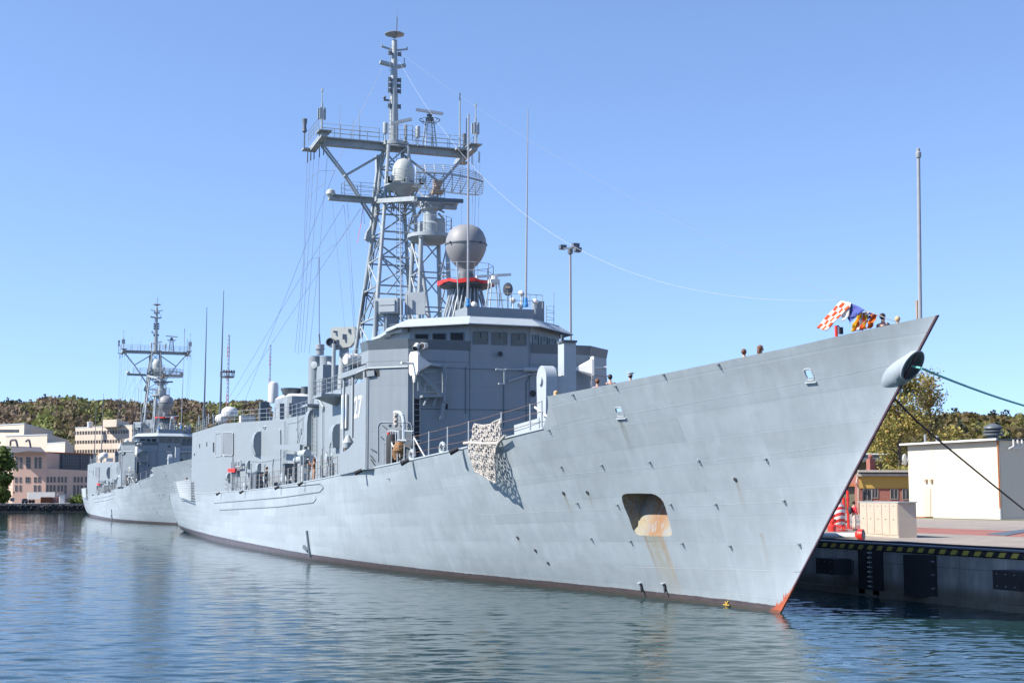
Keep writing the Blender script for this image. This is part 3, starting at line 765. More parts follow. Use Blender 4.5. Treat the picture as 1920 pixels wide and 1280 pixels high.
# side-wall fittings aft (starboard): vent hoods, doors, louvres, ladders
HP = lambda px, off=.0: P(*px, p=WB+off)
def wallplane(x):   # which wall is seen at this column of the photograph
    if x < 420: return ((0, WB, 0), (0, 1, 0)), Vector((0, 1, 0))
    if x < 503: n = Vector((-2.95, 10.6, 0)).normalized(); return ((88.1, WB, 5), n), n
    return ((0, 4.0, 0), (0, 1, 0)), Vector((0, 1, 0))
def W(px, off=.0):
    pl, n = wallplane(px[0]); return P(*px, plane=pl)+n*off
def hood(px0, px1, depth, name='vent_hood', taper=.35):
    """rounded hood: px0 upper left, px1 lower right of its shaded forward face"""
    pl, n = wallplane((px0[0]+px1[0])/2); n = Vector((0, 1, 0))
    base = P(px1[0], px1[1], plane=pl); zt = P(px1[0], px0[1], plane=pl).z; zb = base.z
    h = zt-zb; prof = [(0, 0), (depth*(1-taper), 0), (depth, h*.35), (depth, h*.62), (depth*.86, h*.83), (depth*.55, h*.96), (0, h)]
    f = Vector((n.y, -n.x, 0)); f = f if f.x < 0 else -f
    A_ = [base+n*d+Vector((0, 0, z)) for d, z in prof]; B_ = [v-f*1.1 for v in A_]
    m = MB(); m.loft(A_, B_); m.build(name, M['grey'], hangar)
hood(z2(368, 630), z2(438, 850), .62); hood(z2(515, 878), z2(552, 960), .35); hood(z2(315, 900), z2(340, 972), .25); hood(z2(126, 1014), z2(156, 1095), .28)
hood(z2(868, 430), z2(915, 770), .42, taper=0); hood(z2(1105, 560), z2(1165, 780), .5, taper=.1); hood(z2(1058, 922), z2(1115, 1040), .5, taper=0); hood(z2(410, 925), z2(440, 992), .3, taper=0); hood(z2(832, 742), z2(868, 765), .3, taper=0)
def wall_panel(pts, mat, name, off=.03, th=.03, parent=None):
    pl, n = wallplane(sum(p_[0] for p_ in pts)/len(pts))
    m = MB(); m.plate([P(*p_, plane=pl)+n*off for p_ in pts], n*th); return m.build(name, mat, parent or hangar)
lv = paint('louvre_grey', (.17,.19,.21), .6, .1, 4)
o = wall_panel([z2(97, 650), z2(105, 640), z2(178, 640), z2(188, 652), z2(188, 845), z2(178, 857), z2(103, 855), z2(95, 845)], lv, 'louvre_panel')
m = MB(); ring = [W(z2(*p_), .06) for p_ in ((97, 650), (105, 640), (178, 640), (188, 652), (188, 845), (178, 857), (103, 855), (95, 845), (97, 650))]
m.path(ring, .035, 5); m.build('louvre_frame', M['lgrey'], hangar)
m = MB(); ring = [W(z2(*p_), .03) for p_ in ((25, 665), (28, 655), (75, 645), (82, 655), (82, 850), (75, 860), (28, 865), (22, 855), (25, 665))]; m.path(ring, .02, 5); m.build('door_outline', M['lgrey'], hangar)
for x, y, w, h in ((268, 372, 8, 36), (334, 357, 8, 40), (397, 385, 14, 88), (220, 452, 8, 22)):
    wall_panel([z1h(x-w/2, y-h/2), z1h(x+w/2, y-h/2), z1h(x+w/2, y+h/2), z1h(x-w/2, y+h/2)], M['black'], 'side_window', .004, .01)
for x, y, w, h in ((814, 635, 12, 55), (772, 615, 6, 20)):
    wall_panel([z2(x-w/2, y-h/2), z2(x+w/2, y-h/2), z2(x+w/2, y+h/2), z2(x-w/2, y+h/2)], M['black'], 'side_window', .004, .01)
# pipes and ladders on the walls
wp = []
m = type('S', (), {'path': lambda s, pts, r, n=6: wp.append(MB().path(pts, r, n))})()
m.path([W(z2(470, 605), .12), W(z2(480, 590), .12), W(z2(585, 572), .12), W(z2(612, 590), .12), W(z2(630, 625), .12), W(z2(632, 1140), .12)], .05, 6)
m.path([W(z2(185, 860), .1), W(z2(185, 1180), .1)], .05, 6)
for x, y0, y1 in ((1022, 440, 950), (1005, 850, 1040), (965, 400, 870), (790, 480, 760), (1055, 820, 1010)): m.path([W(z2(x, y0), .1), W(z2(x, y1), .1)], .04, 6)
m.path([W(z2(970, 350), .1), W(z2(990, 345), .1), W(z2(1028, 410), .1), W(z2(1022, 450), .1)], .08, 6)
m.path([W(z2(832, 640), .3), W(z2(785, 850), .3)], .03, 5); m.path([W(z2(850, 640), .3), W(z2(800, 850), .3)], .03, 5)
m.path([W(z2(345, 905), .05), W(z2(470, 910), .05), W(z2(640, 870), .05)], .015, 4)
m.path([W(z2(690, 560), .05), W(z2(790, 545), .05), W(z2(850, 490), .05)], .015, 4)
for w_i in wp: w_i.build('wall_pipe', M['mast'], hangar)
def ladder(name, a, b, w, parent, axis=Vector((1, 0, 0)), step=.3, r=.02, mat='mast'):
    m = MB(); a, b = Vector(a), Vector(b); k = int((b-a).length/step)
    for sg in (-.5, .5): m.tube(a+axis*w*sg, b+axis*w*sg, r*1.3, n=5)
    for i in range(1, k): c = a.lerp(b, i/k); m.tube(c-axis*w/2, c+axis*w/2, r, n=4)
    return m.build(name, M[mat], parent)
for x, y0, y1 in ((685, 540, 1115), (945, 390, 860)):
    a, b = W(z2(x, y0), .2), W(z2(x, y1), .2); b = Vector((a.x, a.y, b.z)); ladder('ladder', b, a, .5, hangar)
a, b = W(z2(848, 640), .2), W(z2(848, 510), .2); ladder('ladder', a, Vector((a.x, a.y, b.z)), .5, hangar)
# davit arm along the wall
m = MB(); m.beam(W(z2(672, 775), .9), W(z2(925, 785), .9), .18, .35); m.beam(W(z2(860, 770), .9), W(z2(925, 795), .9), .2, .6); m.build('davit_arm', M['grey'], hangar)
# red valve manifold on the oblique wall
m = MB()
for i in range(5):
    x = 192+i*12; m.tube(W(z2(x, 960), .25), W(z2(x+8, 1150), .25), .03, n=5); m.tube(W(z2(x, 915), .25), W(z2(x, 975), .25), .04, n=5)
m.path([W(z2(p_[0], p_[1]), .3) for p_ in ((262, 965), (262, 910), (285, 905), (285, 955), (240, 960))], .07, 6)
m.build('pipe_manifold', M['mast'], hangar)
m = MB(); m.beam(W(z2(176, 992), .3), W(z2(240, 992), .3), .25, .3); m.build('red_valves', M['red'], hangar)
# hull number and the emblem board
cu = bpy.data.curves.new('hull_number', 'FONT'); cu.body = '272'; cu.size = 2.15; cu.extrude = .006; cu.offset = .035; cu.space_character = 1.02
to = bpy.data.objects.new('tmp', cu); scene.collection.objects.link(to); bpy.context.view_layer.update()
me = bpy.data.meshes.new_from_object(to.evaluated_get(bpy.context.evaluated_depsgraph_get())); bpy.data.objects.remove(to)
a = P(*Zm(636, 720, 16)(460, 1030), p=4.0)      # foot of the first figure
z_foot = P(*Zm(636, 720, 16)(600, 1010), p=4.0).z
zt = P(*Zm(636, 720, 16)(560, 350), p=4.0).z
hgt = zt-z_foot; xs = [v.co.x for v in me.vertices]; ys = [v.co.y for v in me.vertices]; k = hgt/(max(ys)-min(ys))
me.transform(Matrix(((-k, 0, 0, P(*Zm(636, 720, 16)(450, 1030), p=4.0).x+(k*(min(xs)))), (0, 0, 1, 4.012), (0, k, 0, z_foot-k*min(ys)), (0, 0, 0, 1))))
me.materials.clear(); me.materials.append(M['white']); me.name = 'hull_number'
hn = bpy.data.objects.new('hull_number', me); scene.collection.objects.link(hn); hn.parent = superstructure
n8 = Zm(636, 720, 16)
q0, q1 = P(*n8(140, 330), p=4.0), P(*n8(290, 330), p=4.0); zb_ = P(*n8(200, 1330), p=4.0).z; zt_ = q0.z
bd = MB(); bd.box(((q0.x+q1.x)/2, 4.12, (zb_+zt_)/2), (abs(q0.x-q1.x), .1, zt_-zb_)); board = bd.build('emblem_board', M['white'], superstructure)
cx, cz = (q0.x+q1.x)/2, P(*n8(205, 845), p=4.12).z; w_ = abs(q0.x-q1.x)*.40; hh_ = (zt_-zb_)*.33
m = MB(); m.plate([(cx+w_*math.cos(u), 4.172, cz+hh_*math.sin(u)) for u in [i*math.pi/16 for i in range(32)]], (0, .006, 0)); m.box((cx, 4.175, cz+hh_*1.0), (w_*1.5, .006, .5))
m.build('emblem_field', paint('emblem_blue', (.12, .28, .62), .5, .05), board)
m = MB(); m.plate([(cx+w_*.72*r_*math.sin(u), 4.181, cz+hh_*.66*r_*math.cos(u)) for u, r_ in [(i*math.pi/4, 1 if i % 2 == 0 else .28) for i in range(8)]], (0, .006, 0)); m.build('emblem_star', M['white'], board)
# ================================================================== frigate: masts and antennas
mast = MB()
zb0, zt0 = 11.1, 28.0
def legp(sx, sy, z):      # corner of the tapering tower at height z
    t_ = min(1, (z-zb0)/(23.6-zb0)); hs = lerp(2.9, 1.15, t_); hp = lerp(2.35, 1.05, t_)
    if z > 23.6: u = (z-23.6)/(28-23.6); hs = lerp(1.15, .75, u); hp = lerp(1.05, .7, u)
    return Vector((59.0+sx*hs, sy*hp, z))
for sx in (-1, 1):
    for sy in (-1, 1):
        mast.tube(legp(sx, sy, zb0), legp(sx, sy, 23.6), .17, .13, 10); mast.tube(legp(sx, sy, 23.6), legp(sx, sy, 28.1), .13, .12, 8)
lv_ = [11.1, 13.6, 15.9, 18.1, 20.1, 21.9, 23.6, 25.2, 26.7, 28.1]
for j, (a, b) in enumerate(zip(lv_, lv_[1:])):
    for (s1, s2) in (((-1, -1), (-1, 1)), ((-1, 1), (1, 1)), ((1, 1), (1, -1)), ((1, -1), (-1, -1))):
        mast.tube(legp(*s1, b), legp(*s2, b), .065, n=6)
        if j % 2: mast.tube(legp(*s1, a), legp(*s2, b), .06, n=6)
        else: mast.tube(legp(*s2, a), legp(*s1, b), .06, n=6)
        if j < 5: mast.tube(legp(*s1, a).lerp(legp(*s2, a), .5), (legp(*s2, b) if j % 2 else legp(*s1, b)), .045, n=5)
main = mast.build('main_mast', M['mast'], ship)
main['label'] = 'tall grey lattice mast with a crossbar of antennas'
ladder('mast_ladder', (58.6, -.35, 11.1), (58.6, -.2, 27.6), .45, main, Vector((0, 1, 0)), .33)
# cable trunk down the aft starboard leg: broad fin that kinks outwards
T = lambda x, y, pp: P(*m2(x, y), p=pp)
m = MB()
fin = [(622, 130), (690, 130), (660, 300), (640, 480), (650, 560), (625, 700), (606, 800), (570, 822), (535, 800), (545, 750), (580, 690), (585, 590), (595, 480), (625, 260)]
m.plate([P(*m2(x, y), s=60.3) for x, y in fin], (.45, 0, 0)); m.build('cable_trunk', M['mast'], main)
m = MB()
for dx in (0, 18, 34): m.path([P(*m2(580+dx, 820), s=60.6), P(*m2(552+dx, 1050), s=60.8), P(*m3(170+dx, 330), s=60.8), P(*m3(130+dx, 660), s=60.8)], .045, 5)
m.path([P(*m2(668, 700), s=58.2), P(*m3(290, 600), s=57)], .05, 5); m.build('cable_run', M['dgrey'], main)
# yardarm
yz = 28.15
m = MB(); m.box((59.4, 0, yz), (.5, 11.0, .42)); m.box((59.4, 0, yz+.24), (1.1, 11.0, .05))
for i in range(22): m.tube((59.1, -5.2+i*.5, yz-.22), (59.1, -5.2+i*.5, yz-.34), .03, n=4)
yard = m.build('yardarm', M['mast'], main); yard['label'] = 'broad crossbar with railings'
rail('yard_rail', [(58.9, 5.3, yz+.26), (58.9, 1.2, yz+.26)], .95, 3, yard, .02, 1.3); rail('yard_rail', [(58.9, -1.2, yz+.26), (58.9, -5.3, yz+.26)], .95, 3, yard, .02, 1.3)
rail('yard_rail', [(59.95, 5.3, yz+.26), (59.95, .6, yz+.26)], .95, 3, yard, .02, 1.3); rail('yard_rail', [(59.95, -.6, yz+.26), (59.95, -5.3, yz+.26)], .95, 3, yard, .02, 1.3)
for sg in (1, -1):
    m = MB(); A_, B_ = (Vector((57.6, sg*5.35, yz+.1)), Vector((61.4, sg*5.35, yz-.1)))
    m.beam(A_, B_, .45, .32)
    for i in range(9): c = A_.lerp(B_, (i+.5)/9); m.tube(c+Vector((0, -.24, .03)), c+Vector((0, .24, .03)), .09, n=6)
    m.box((B_.x, sg*5.6, B_.z+.0), (.8, .9, .1)); m.box((A_.x+.2, sg*5.35, yz+.3), (1.2, .9, .06)); m.build('end_beam', M['mast'], yard)
    rail('end_rail', [(61.2, sg*5.7, yz+.2), (58, sg*5.7, yz+.3)], .95, 3, yard, .02, .8)
    # antenna clusters at the tips
    m = MB(); c = Vector((57.8, sg*5.5, yz+.3))
    for u in range(5):
        a = u*2*math.pi/5; m.box(c+Vector((.22*math.cos(a), .22*math.sin(a), 1.25)), (.13, .13, .75))
    m.tube(c, c+Vector((0, 0, 2.0)), .07, n=8); m.tube(c+Vector((0, 0, 2)), c+Vector((0, 0, 3.1)), .04, .03, 6); m.tube(c+Vector((0, 0, 2.8)), c+Vector((0, 0, 3.0)), .07, n=6)
    m.build('tip_antenna', M['mast'], yard)
    m = MB(); c = Vector((61.5, sg*5.9, yz+.1)); m.tube(c, c+Vector((0, 0, 1.1)), .05, n=6); m.tube(c+Vector((.15, 0, 0)), c+Vector((.15, 0, 1.1)), .03, n=5)
    m.lathe([(.12, 1.05), (.17, 1.1), (.12, 1.5), (.18, 1.9), (.18, 2.0), (.0, 2.02)], c, n=12); m.build('drum_antenna', M['band'], yard)
    # V struts down to the tower
    m = MB(); tip = Vector((59.4, sg*5.1, yz-.2)); jo = Vector((59.4, sg*3.45, 25.95)); lo = Vector((59.4, sg*1.35, 22.9)); inn_ = Vector((59.4, sg*.8, 27.7))
    for dx in (-.28, .28):
        d_ = Vector((dx, 0, 0)); m.tube(tip+d_, jo+d_*.8, .075, n=8); m.tube(jo+d_*.8, lo+d_, .075, n=8)
    m.tube(jo, inn_, .085, n=8); m.tube(jo+Vector((-.3, 0, 0)), jo+Vector((.3, 0, 0)), .1, n=8); m.build('strut', M['mast'], main)
    # lower yard with railed platform
    m = MB(); m.box((59.4, sg*2.9, 24.3), (.42, 3.4, .30)); m.box((59.4, sg*3.0, 24.47), (1.0, 2.8, .05)); ly = m.build('lower_yard', M['mast'], main)
    rail('yard_rail', [(58.95, sg*1.3, 24.5), (58.95, sg*3.6, 24.5), (59.9, sg*3.6, 24.5), (59.9, sg*1.3, 24.5)], .95, 3, ly, .02, 1.1)
    m = MB(); m.lathe([(.18, -.2), (.33, 0), (.33, .08), (.27, .28), (.15, .36), (0, .38)], (59.4, sg*4.45, 24.55), n=14); m.build('satellite_dome', M['radome2'], ly)
m = MB(); 
for y_, h_ in ((4.0, 2.4), (3.05, 1.5), (2.6, 2.3)): m.tube((59.0, y_, yz+.2), (59.0, y_, yz+.2+h_), .025, .012, 5)
m.build('whip_antenna', M['steel'], yard)
m = MB(); m.tube((58.8, -4.65, yz+.2), (58.8, -4.65, yz+4.3), .07, .05, 6); m.box((58.8, -4.65, yz+.2), (.7, .7, .15)); m.build('whip_antenna', M['mast'], yard)
m = MB(); m.tube((58.8, -5.15, yz+.2), (58.8, -5.15, yz+2.5), .04, n=6); m.build('whip_antenna', M['mast'], yard)
# topmast
m = MB(); m.lathe([(.34, 28.1), (.33, 30), (.27, 32), (.22, 34), (.19, 36.0)], (59.5, 0, 0), n=14); m.lathe([(.9, 0), (1.0, .05), (1.0, .3), (.7, .32)], (59.2, 0, 28.2), n=18)
tm = m.build('topmast', M['mast'], main)
m = MB(); m.lathe([(.1, -.25), (.25, -.12), (.68, 0), (.70, .05), (.60, .1), (0, .12)], (59.5, 0, 36.4), n=24); m.build('disc_antenna', M['steel'], tm)
m = MB(); m.tube((59.0, 0, 36.2), (58.9, 0, 37.5), .035, n=6); m.tube((58.9, 0, 37.5), (58.9, 0, 37.95), .012, n=4); m.build('top_whip', M['dgrey'], tm)
m = MB()
m.beam((59.5, -.95, 35.45), (59.5, 0, 35.25), .08, .12); m.beam((59.5, .95, 35.45), (59.5, 0, 35.25), .08, .12)
for y_ in (-.93, .93): m.tube((59.5, y_, 35.4), (59.5, y_, 35.62), .05, n=6)
m.beam((59.5, -.8, 34.25), (59.5, -.1, 34.05), .35, .22); m.beam((59.5, 1.05, 34.3), (59.5, .1, 34.15), .35, .22); m.tube((59.4, -.7, 34.3), (59.4, -.7, 34.75), .04, n=6)
m.build('cross_arm', M['mast'], tm)
m = MB()
for z_ in (35.0, 33.1, 32.7, 32.3, 31.2): 
    for sg in (1, -1): m.box((59.4, sg*.33, z_), (.22, .18, .25)); m.tube((59.4, sg*.45, z_-.18), (59.4, sg*.45, z_+.18), .035, n=5)
m.beam((59.5, .1, 31.6), (59.5, .75, 31.6), .12, .12); m.ball((59.5, .68, 31.78), .12, 8); m.build('direction_finder', M['band'], tm)
m = MB()
for i in range(24): m.tube((59.3, .38, 28.6+i*.3), (59.3, .2, 28.6+i*.3), .015, n=4)
m.tube((59.3, .38, 28.6), (59.3, .36, 35.6), .02, n=5); m.build('climbing_rungs', M['mast'], tm)
# navigation radar at the foot of the topmast
rd = MB(); rd.beam(P(*m1(822, 905), s=58.0), P(*m1(990, 868), s=57.7), .22, .20); o = rd.build('radar_scanner', M['lgrey'], tm)
m = MB(); m.tube((58.2, -.5, 28.4), (58.2, -.5, 29.6), .12, n=8); m.build('scanner_pedestal', M['mast'], tm)
rail('pole_rail', [(58.2, .75, 28.5), (57.9, -.9, 28.5), (58.6, -1.3, 28.5)], 1.0, 3, tm, .02, .6)
m = MB(); 
for y_, z_ in ((.85, 29.35), (-1.5, 29.3)): m.lathe([(.16, -.4), (.17, -.35), (.17, .35), (.12, .4)], (58.6, y_, z_), n=12); m.tube((58.6, y_, z_-1.0), (58.6, y_, z_-.3), .05)
m.build('drum_antenna', M['lgrey'], tm)
# second radar on its ladder tower
m = MB(); c = Vector((59.4, -2.6, yz+.25))
for sx, sy in ((-1, -1), (-1, 1), (1, 1), (1, -1)): m.tube(c+Vector((sx*.4, sy*.42, 0)), c+Vector((sx*.22, sy*.22, 2.0)), .045, n=6)
for i in range(7):
    k = lerp(.42, .22, i/7); z_ = i*.29
    for a, b in (((-1, -1), (-1, 1)), ((1, -1), (1, 1))): m.tube(c+Vector((a[0]*k, a[1]*k, z_)), c+Vector((b[0]*k, b[1]*k, z_)), .02, n=4)
rt_ = m.build('radar_tower', M['mast'], yard)
m = MB(); pts = [c+Vector((.72*math.cos(u), .72*math.sin(u), 2.05)) for u in [i*math.pi/10 for i in range(21)]]; m.path(pts, .03, 5); m.lathe([(.3, 2.0), (.3, 2.15), (.18, 2.3), (.22, 2.45)], c, n=12)
for i in range(0, 20, 3): m.tube(c+Vector((.3*math.cos(i*math.pi/10), .3*math.sin(i*math.pi/10), 1.7)), pts[i], .02, n=4)
m.build('radar_ring', M['band'], rt_)
m = MB(); m.beam(P(*m1(1025, 792), s=59.4), P(*m1(1240, 826), s=59.4), .2, .18); m.build('radar_scanner', M['white'], rt_)
# mid-height dome on its bracket platform
dc = Vector((56.9, 0, 25.9)); m = MB(); m.lathe([(.50, -.95), (.74, -.7), (.76, -.1), (.74, .25), (.62, .6), (.42, .83), (.2, .94), (0, .97)], dc, n=24); m.build('mast_dome', M['radome2'], main)
m = MB(); m.lathe([(.3, -1.7), (1.15, -1.05), (1.25, -1.0), (1.25, -.9), (.3, -.9)], dc, n=12)
for a in range(8): u = a*math.pi/4; m.tube(dc+Vector((1.1*math.cos(u), 1.1*math.sin(u), -1.0)), (58.0, .5*math.sin(u), 23.4), .05, n=6)
for i in range(6):
    for j in range(3): u = i; m.box(dc+Vector((-1.0+i*.1, -1.1+j*1.1, -.7)), (.25, .25, .35))
pf = m.build('dome_platform', M['mast'], main)
rp = [dc+Vector((1.2*math.cos(u), 1.2*math.sin(u), -.95)) for u in [i*math.pi/4 for i in range(9)]]; rail('platform_rail', rp, .95, 3, pf, .018, .9)
# horizontal beam above lower yard at the tower
m = MB(); m.box((58.6, 0, 24.35), (.5, 3, .4)); m.beam(P(*m2(940, 480), s=53.5), P(*m2(640, 500), s=58.5), .3, .3); m.build('mast_crossbeam', M['mast'], main)
# ---- forward tower carrying the air-search radar
tw = MB(); tc_ = Vector((50.6, 0, 0)); tt, tb = 20.2, 13.6
for sx, sy in ((-1, -1), (-1, 1), (1, 1), (1, -1)):
    tw.tube(tc_+Vector((sx*1.25, sy*1.15, 11.1)), tc_+Vector((sx*.9, sy*.85, tt)), .16, .14, 10)
for j in range(4):
    za, zb2 = 11.3+j*2.2, 13.5+j*2.2
    for a, b in (((-1, -1), (-1, 1)), ((-1, 1), (1, 1)), ((1, 1), (1, -1)), ((1, -1), (-1, -1))):
        k = .98; tw.tube(tc_+Vector((a[0]*k*1.05, a[1]*k, za)), tc_+Vector((b[0]*k*1.0, b[1]*k*.95, zb2)), .05, n=5); tw.tube(tc_+Vector((a[0]*1.05, a[1]*.98, zb2)), tc_+Vector((b[0]*1.05, b[1]*.98, zb2)), .05, n=5)
tw.lathe([(.8, 19.9), (1.35, 20.15), (1.45, 20.22), (1.45, 20.45), (.5, 20.46)], tc_, n=16)
tower = tw.build('radar_mast', M['mast'], ship); tower['label'] = 'shorter grey tower carrying the latticed radar antenna'
rp = [tc_+Vector((1.4*math.cos(u), 1.4*math.sin(u), 20.45)) for u in [i*math.pi/6 for i in range(13)]]; rail('platform_rail', rp, 1.05, 2, tower, .022, .9)
m = MB(); m.lathe([(.62, 20.45), (.62, 21.2), (.45, 21.3), (.42, 22.0), (.6, 22.1), (.6, 22.3)], tc_, n=16)
m.box(tc_+Vector((0, .3, 20.9)), (.5, .9, .7)); m.box(tc_+Vector((-.2, -.6, 21.0)), (.5, .5, 1.0)); m.lathe([(.5, 0), (.65, .3), (.6, .7)], tc_+Vector((0, 0, 22.2)), n=12)
m.build('radar_pedestal', M['mast'], tower)
cx = tc_.copy(); random.seed(5)
m = MB()
for i in range(16):
    a = cx+Vector((random.uniform(-.5, .3), random.uniform(-.75, .75), random.uniform(21.9, 23.1))); b = a+Vector((random.uniform(-.3, .3), random.uniform(-.7, .7), random.uniform(-.5, .5))); m.beam(a, b, .1, .1)
for y_ in (-.55, 0, .5): m.box(cx+Vector((-.1, y_, 22.5)), (.45, .3, .45))
sp49 = m.build('antenna_turntable', M['steel'], tower)
m = MB(); fc = P(*m2(1108, 372), s=50.0)
for i in range(5): m.box(fc+Vector((-.05*i, 0, .28-.1*i)), (.45, .50-.03*i, .07)); 
m.box(fc+Vector((.1, 0, -.05)), (.35, .42, .75)); m.box(fc+Vector((0, .0, -.45)), (.5, .7, .25)); m.build('feed_horn', M['tan'], tower)
# curved lattice reflector
m = MB(); 
def refl(u, v): # u -1..1 across, v -1..1 up
    y_ = -1.1-u*2.4; x_ = 49.9-.5*(1-u*u)+u*.5; return Vector((x_+.25*v*v, y_-.0, 24.0+v*.85*(1-.25*u*u)))
NU, NV = 16, 12
for j in range(NV+1):
    v = -1+2*j/NV; m.path([refl(-1+2*i/NU, v) for i in range(NU+1)], .02, 4)
for i in range(0, NU+1, 2): u = -1+2*i/NU; m.path([refl(u, -1+2*j/6) for j in range(7)], .025, 4)
for i in range(0, NU, 2):
    a, b = refl(-1+2*i/NU, -.1), refl(-1+2*(i+1)/NU, -1)+Vector((.7, 0, .1)); m.tube(a+Vector((.0, 0, .3)), b, .03, n=4); m.tube(b, refl(-1+2*(i+2)/NU, .2), .03, n=4)
m.path([refl(-1+2*i/8, -1)+Vector((.7, 0, .1)) for i in range(9)], .03, 4); m.path([refl(-1+2*i/8, .25) for i in range(9)], .035, 4)
m.build('air_search_antenna', M['mast'], tower)
m = MB(); m.beam(P(*m2(945, 482), s=49), P(*m2(1315, 500), s=49), .16, .24); m.build('iff_bar', M['band'], tower)
# ---- egg-shaped fire control radome on its pedestal
eg = Vector((43.35, 0, 18.6)); m = MB()
prof = [(.42, -1.75), (.42, -1.5), (.48, -1.37), (.68, -1.17), (.89, -.92), (1.06, -.6), (1.18, -.28), (1.21, 0), (1.21, .03), (1.16, .38), (1.02, .72), (.8, .98), (.52, 1.13), (.25, 1.19), (0, 1.2)]
m.lathe(prof, eg, n=36); egg = m.build('fire_control_radome', M['radome'], ship); egg['label'] = 'large smooth grey egg-shaped radome'
m = MB(); m.lathe([(1.21, -.03), (1.25, -.03), (1.25, .04), (1.21, .04)], eg, n=36)
for u in (.4, 2.0, 3.6, 5.1): m.box(eg+Vector((1.26*math.cos(u), 1.26*math.sin(u), 0)), (.1, .1, .12))
m.build('radome_seam', M['dgrey'], egg)
m = MB(); m.lathe([(.75, 13.6), (.75, 15.9), (1.55, 16.1), (1.6, 16.35), (.5, 16.4), (.45, 16.9)], (eg.x, 0, 0), n=16)
m.build('radome_pedestal', M['dgrey'], egg); m = MB()
random.seed(11)
for i in range(26):
    u = i*2*math.pi/26; m.tube((eg.x+1.7*math.cos(u), 1.5*math.sin(u), 13.6), (eg.x+.9*math.cos(u+.25), .9*math.sin(u+.25), 16.0), .045, n=5)
m.build('pedestal_struts', M['lgrey'], egg)
m = MB(); NR = 20
for i in range(NR):
    u, w = 2*math.pi*i/NR, 2*math.pi*(i+1)/NR
    a = Vector((eg.x+1.62*math.cos(u), 1.62*math.sin(u), 16.28+.07*math.sin(i*2.1))); b = Vector((eg.x+1.62*math.cos(w), 1.62*math.sin(w), 16.28+.07*math.sin((i+1)*2.1))); m.beam(a, b,   .12, .20+.05*math.sin(i*1.7))
m.build('red_cover', M['red'], egg)
rp = [Vector((eg.x+1.6*math.cos(u), 1.6*math.sin(u), 16.4)) for u in [i*math.pi/5 for i in range(11)]]; rail('platform_rail', rp, .95, 2, egg, .02, .9)
# ---- white navigation radar on trestle, lamp dish, whips
c = P(*z7(1205, 60), s=40.2); m = MB()
for dx, dy in ((-.45, .35), (-.45, -.35), (.45, .35), (.45, -.35)): m.tube((c.x+dx*.5, c.y+dy*.6, c.z), (c.x+dx*1.1, c.y+dy*1.4, 13.6), .045, n=6)
for z_ in (14.3, 14.9): m.tube((c.x-.5, c.y+.45, z_), (c.x-.5, c.y-.45, z_), .03, n=5)
tr = m.build('radar_trestle', M['lgrey'], pil); m = MB(); m.box(c+Vector((0, 0, .1)), (.5, .55, .22)); m.lathe([(.26, 0), (.2, .25)], c+Vector((0, 0, .15)), n=10); m.beam(P(*m3(1080, 165), s=40.2), P(*m3(1355, 148), s=40.2), .16, .14); m.build('radar_scanner', M['white'], tr)
c = P(*z7(1345, 118), s=38.6); ax = Vector((-.95, .3, -.05)).normalized()
m = MB(); m.lathe([(.1, -.12), (.24, -.06), (.28, 0), (.24, .02)], c, ax, 18, sx=1, sy=1.35); m.tube(c, (c.x, c.y, 14.2), .035); ds = m.build('signal_lamp', M['dgrey'], pil)
m = MB(); w = ax.cross(Vector((0, 0, 1))).normalized()
m.plate([c+ax*.03+w*x_+Vector((0, 0, z_)) for x_, z_ in ((-.13, .05), (.13, .05), (.13, .17), (-.13, .17))], ax*.01); m.build('lamp_glass', M['tan'], ds)
m = MB(); m.tube((38.0, 1.66, 14.2), (38.0, 1.66, 24.9), .07, .05, 8); w1 = m.build('whip_antenna', M['steel'], pil); m = MB(); m.lathe([(.14, 0), (.15, .1), (.11, .15), (.1, .45)], (38, 1.66, 14.2), n=12); m.build('whip_base', M['blue'], w1) if False else m.build('whip_base', M['blue'], pil)
p0 = P(986, 572, s=38.05); m = MB(); m.tube(p0, P(990, 205, s=38.05), .07, .02, 8); m.build('whip_antenna', M['steel'], pil); m = MB(); m.lathe([(.14, -.1), (.15, .05), (.11, .1), (.1, .4)], p0, n=12); m.build('whip_base', M['blue'], pil)
m = MB(); m.tube(P(*m3(935, 385), s=39.5), P(*m3(925, 45), s=39.5), .035, .03, 6); m.tube(P(*m3(478, 520), s=44), P(*m3(468, -420), s=44), .05, .03, 6); m.build('whip_antenna', M['lgrey'], pil)
rail('roof_rail', [P(*z7(1140, 290), s=38.2), P(*z7(1500, 300), s=38.2), P(*z7(1690, 310), s=39.5)], .75, 2, pil, .022, .8)
for px in (z7(1395, 230), z7(1480, 160), z7(1620, 240), z7(1470, 285), z7(1010, 270)):
    q = P(*px, s=38.4); m = MB(); m.lathe([(.08, -.2), (.14, -.12), (.14, .12), (.08, .16)], q, (-.6, .6, .1), 12); m.tube(q, (q.x, q.y, 14.0), .04); m.build('searchlight', M['white'], pil)
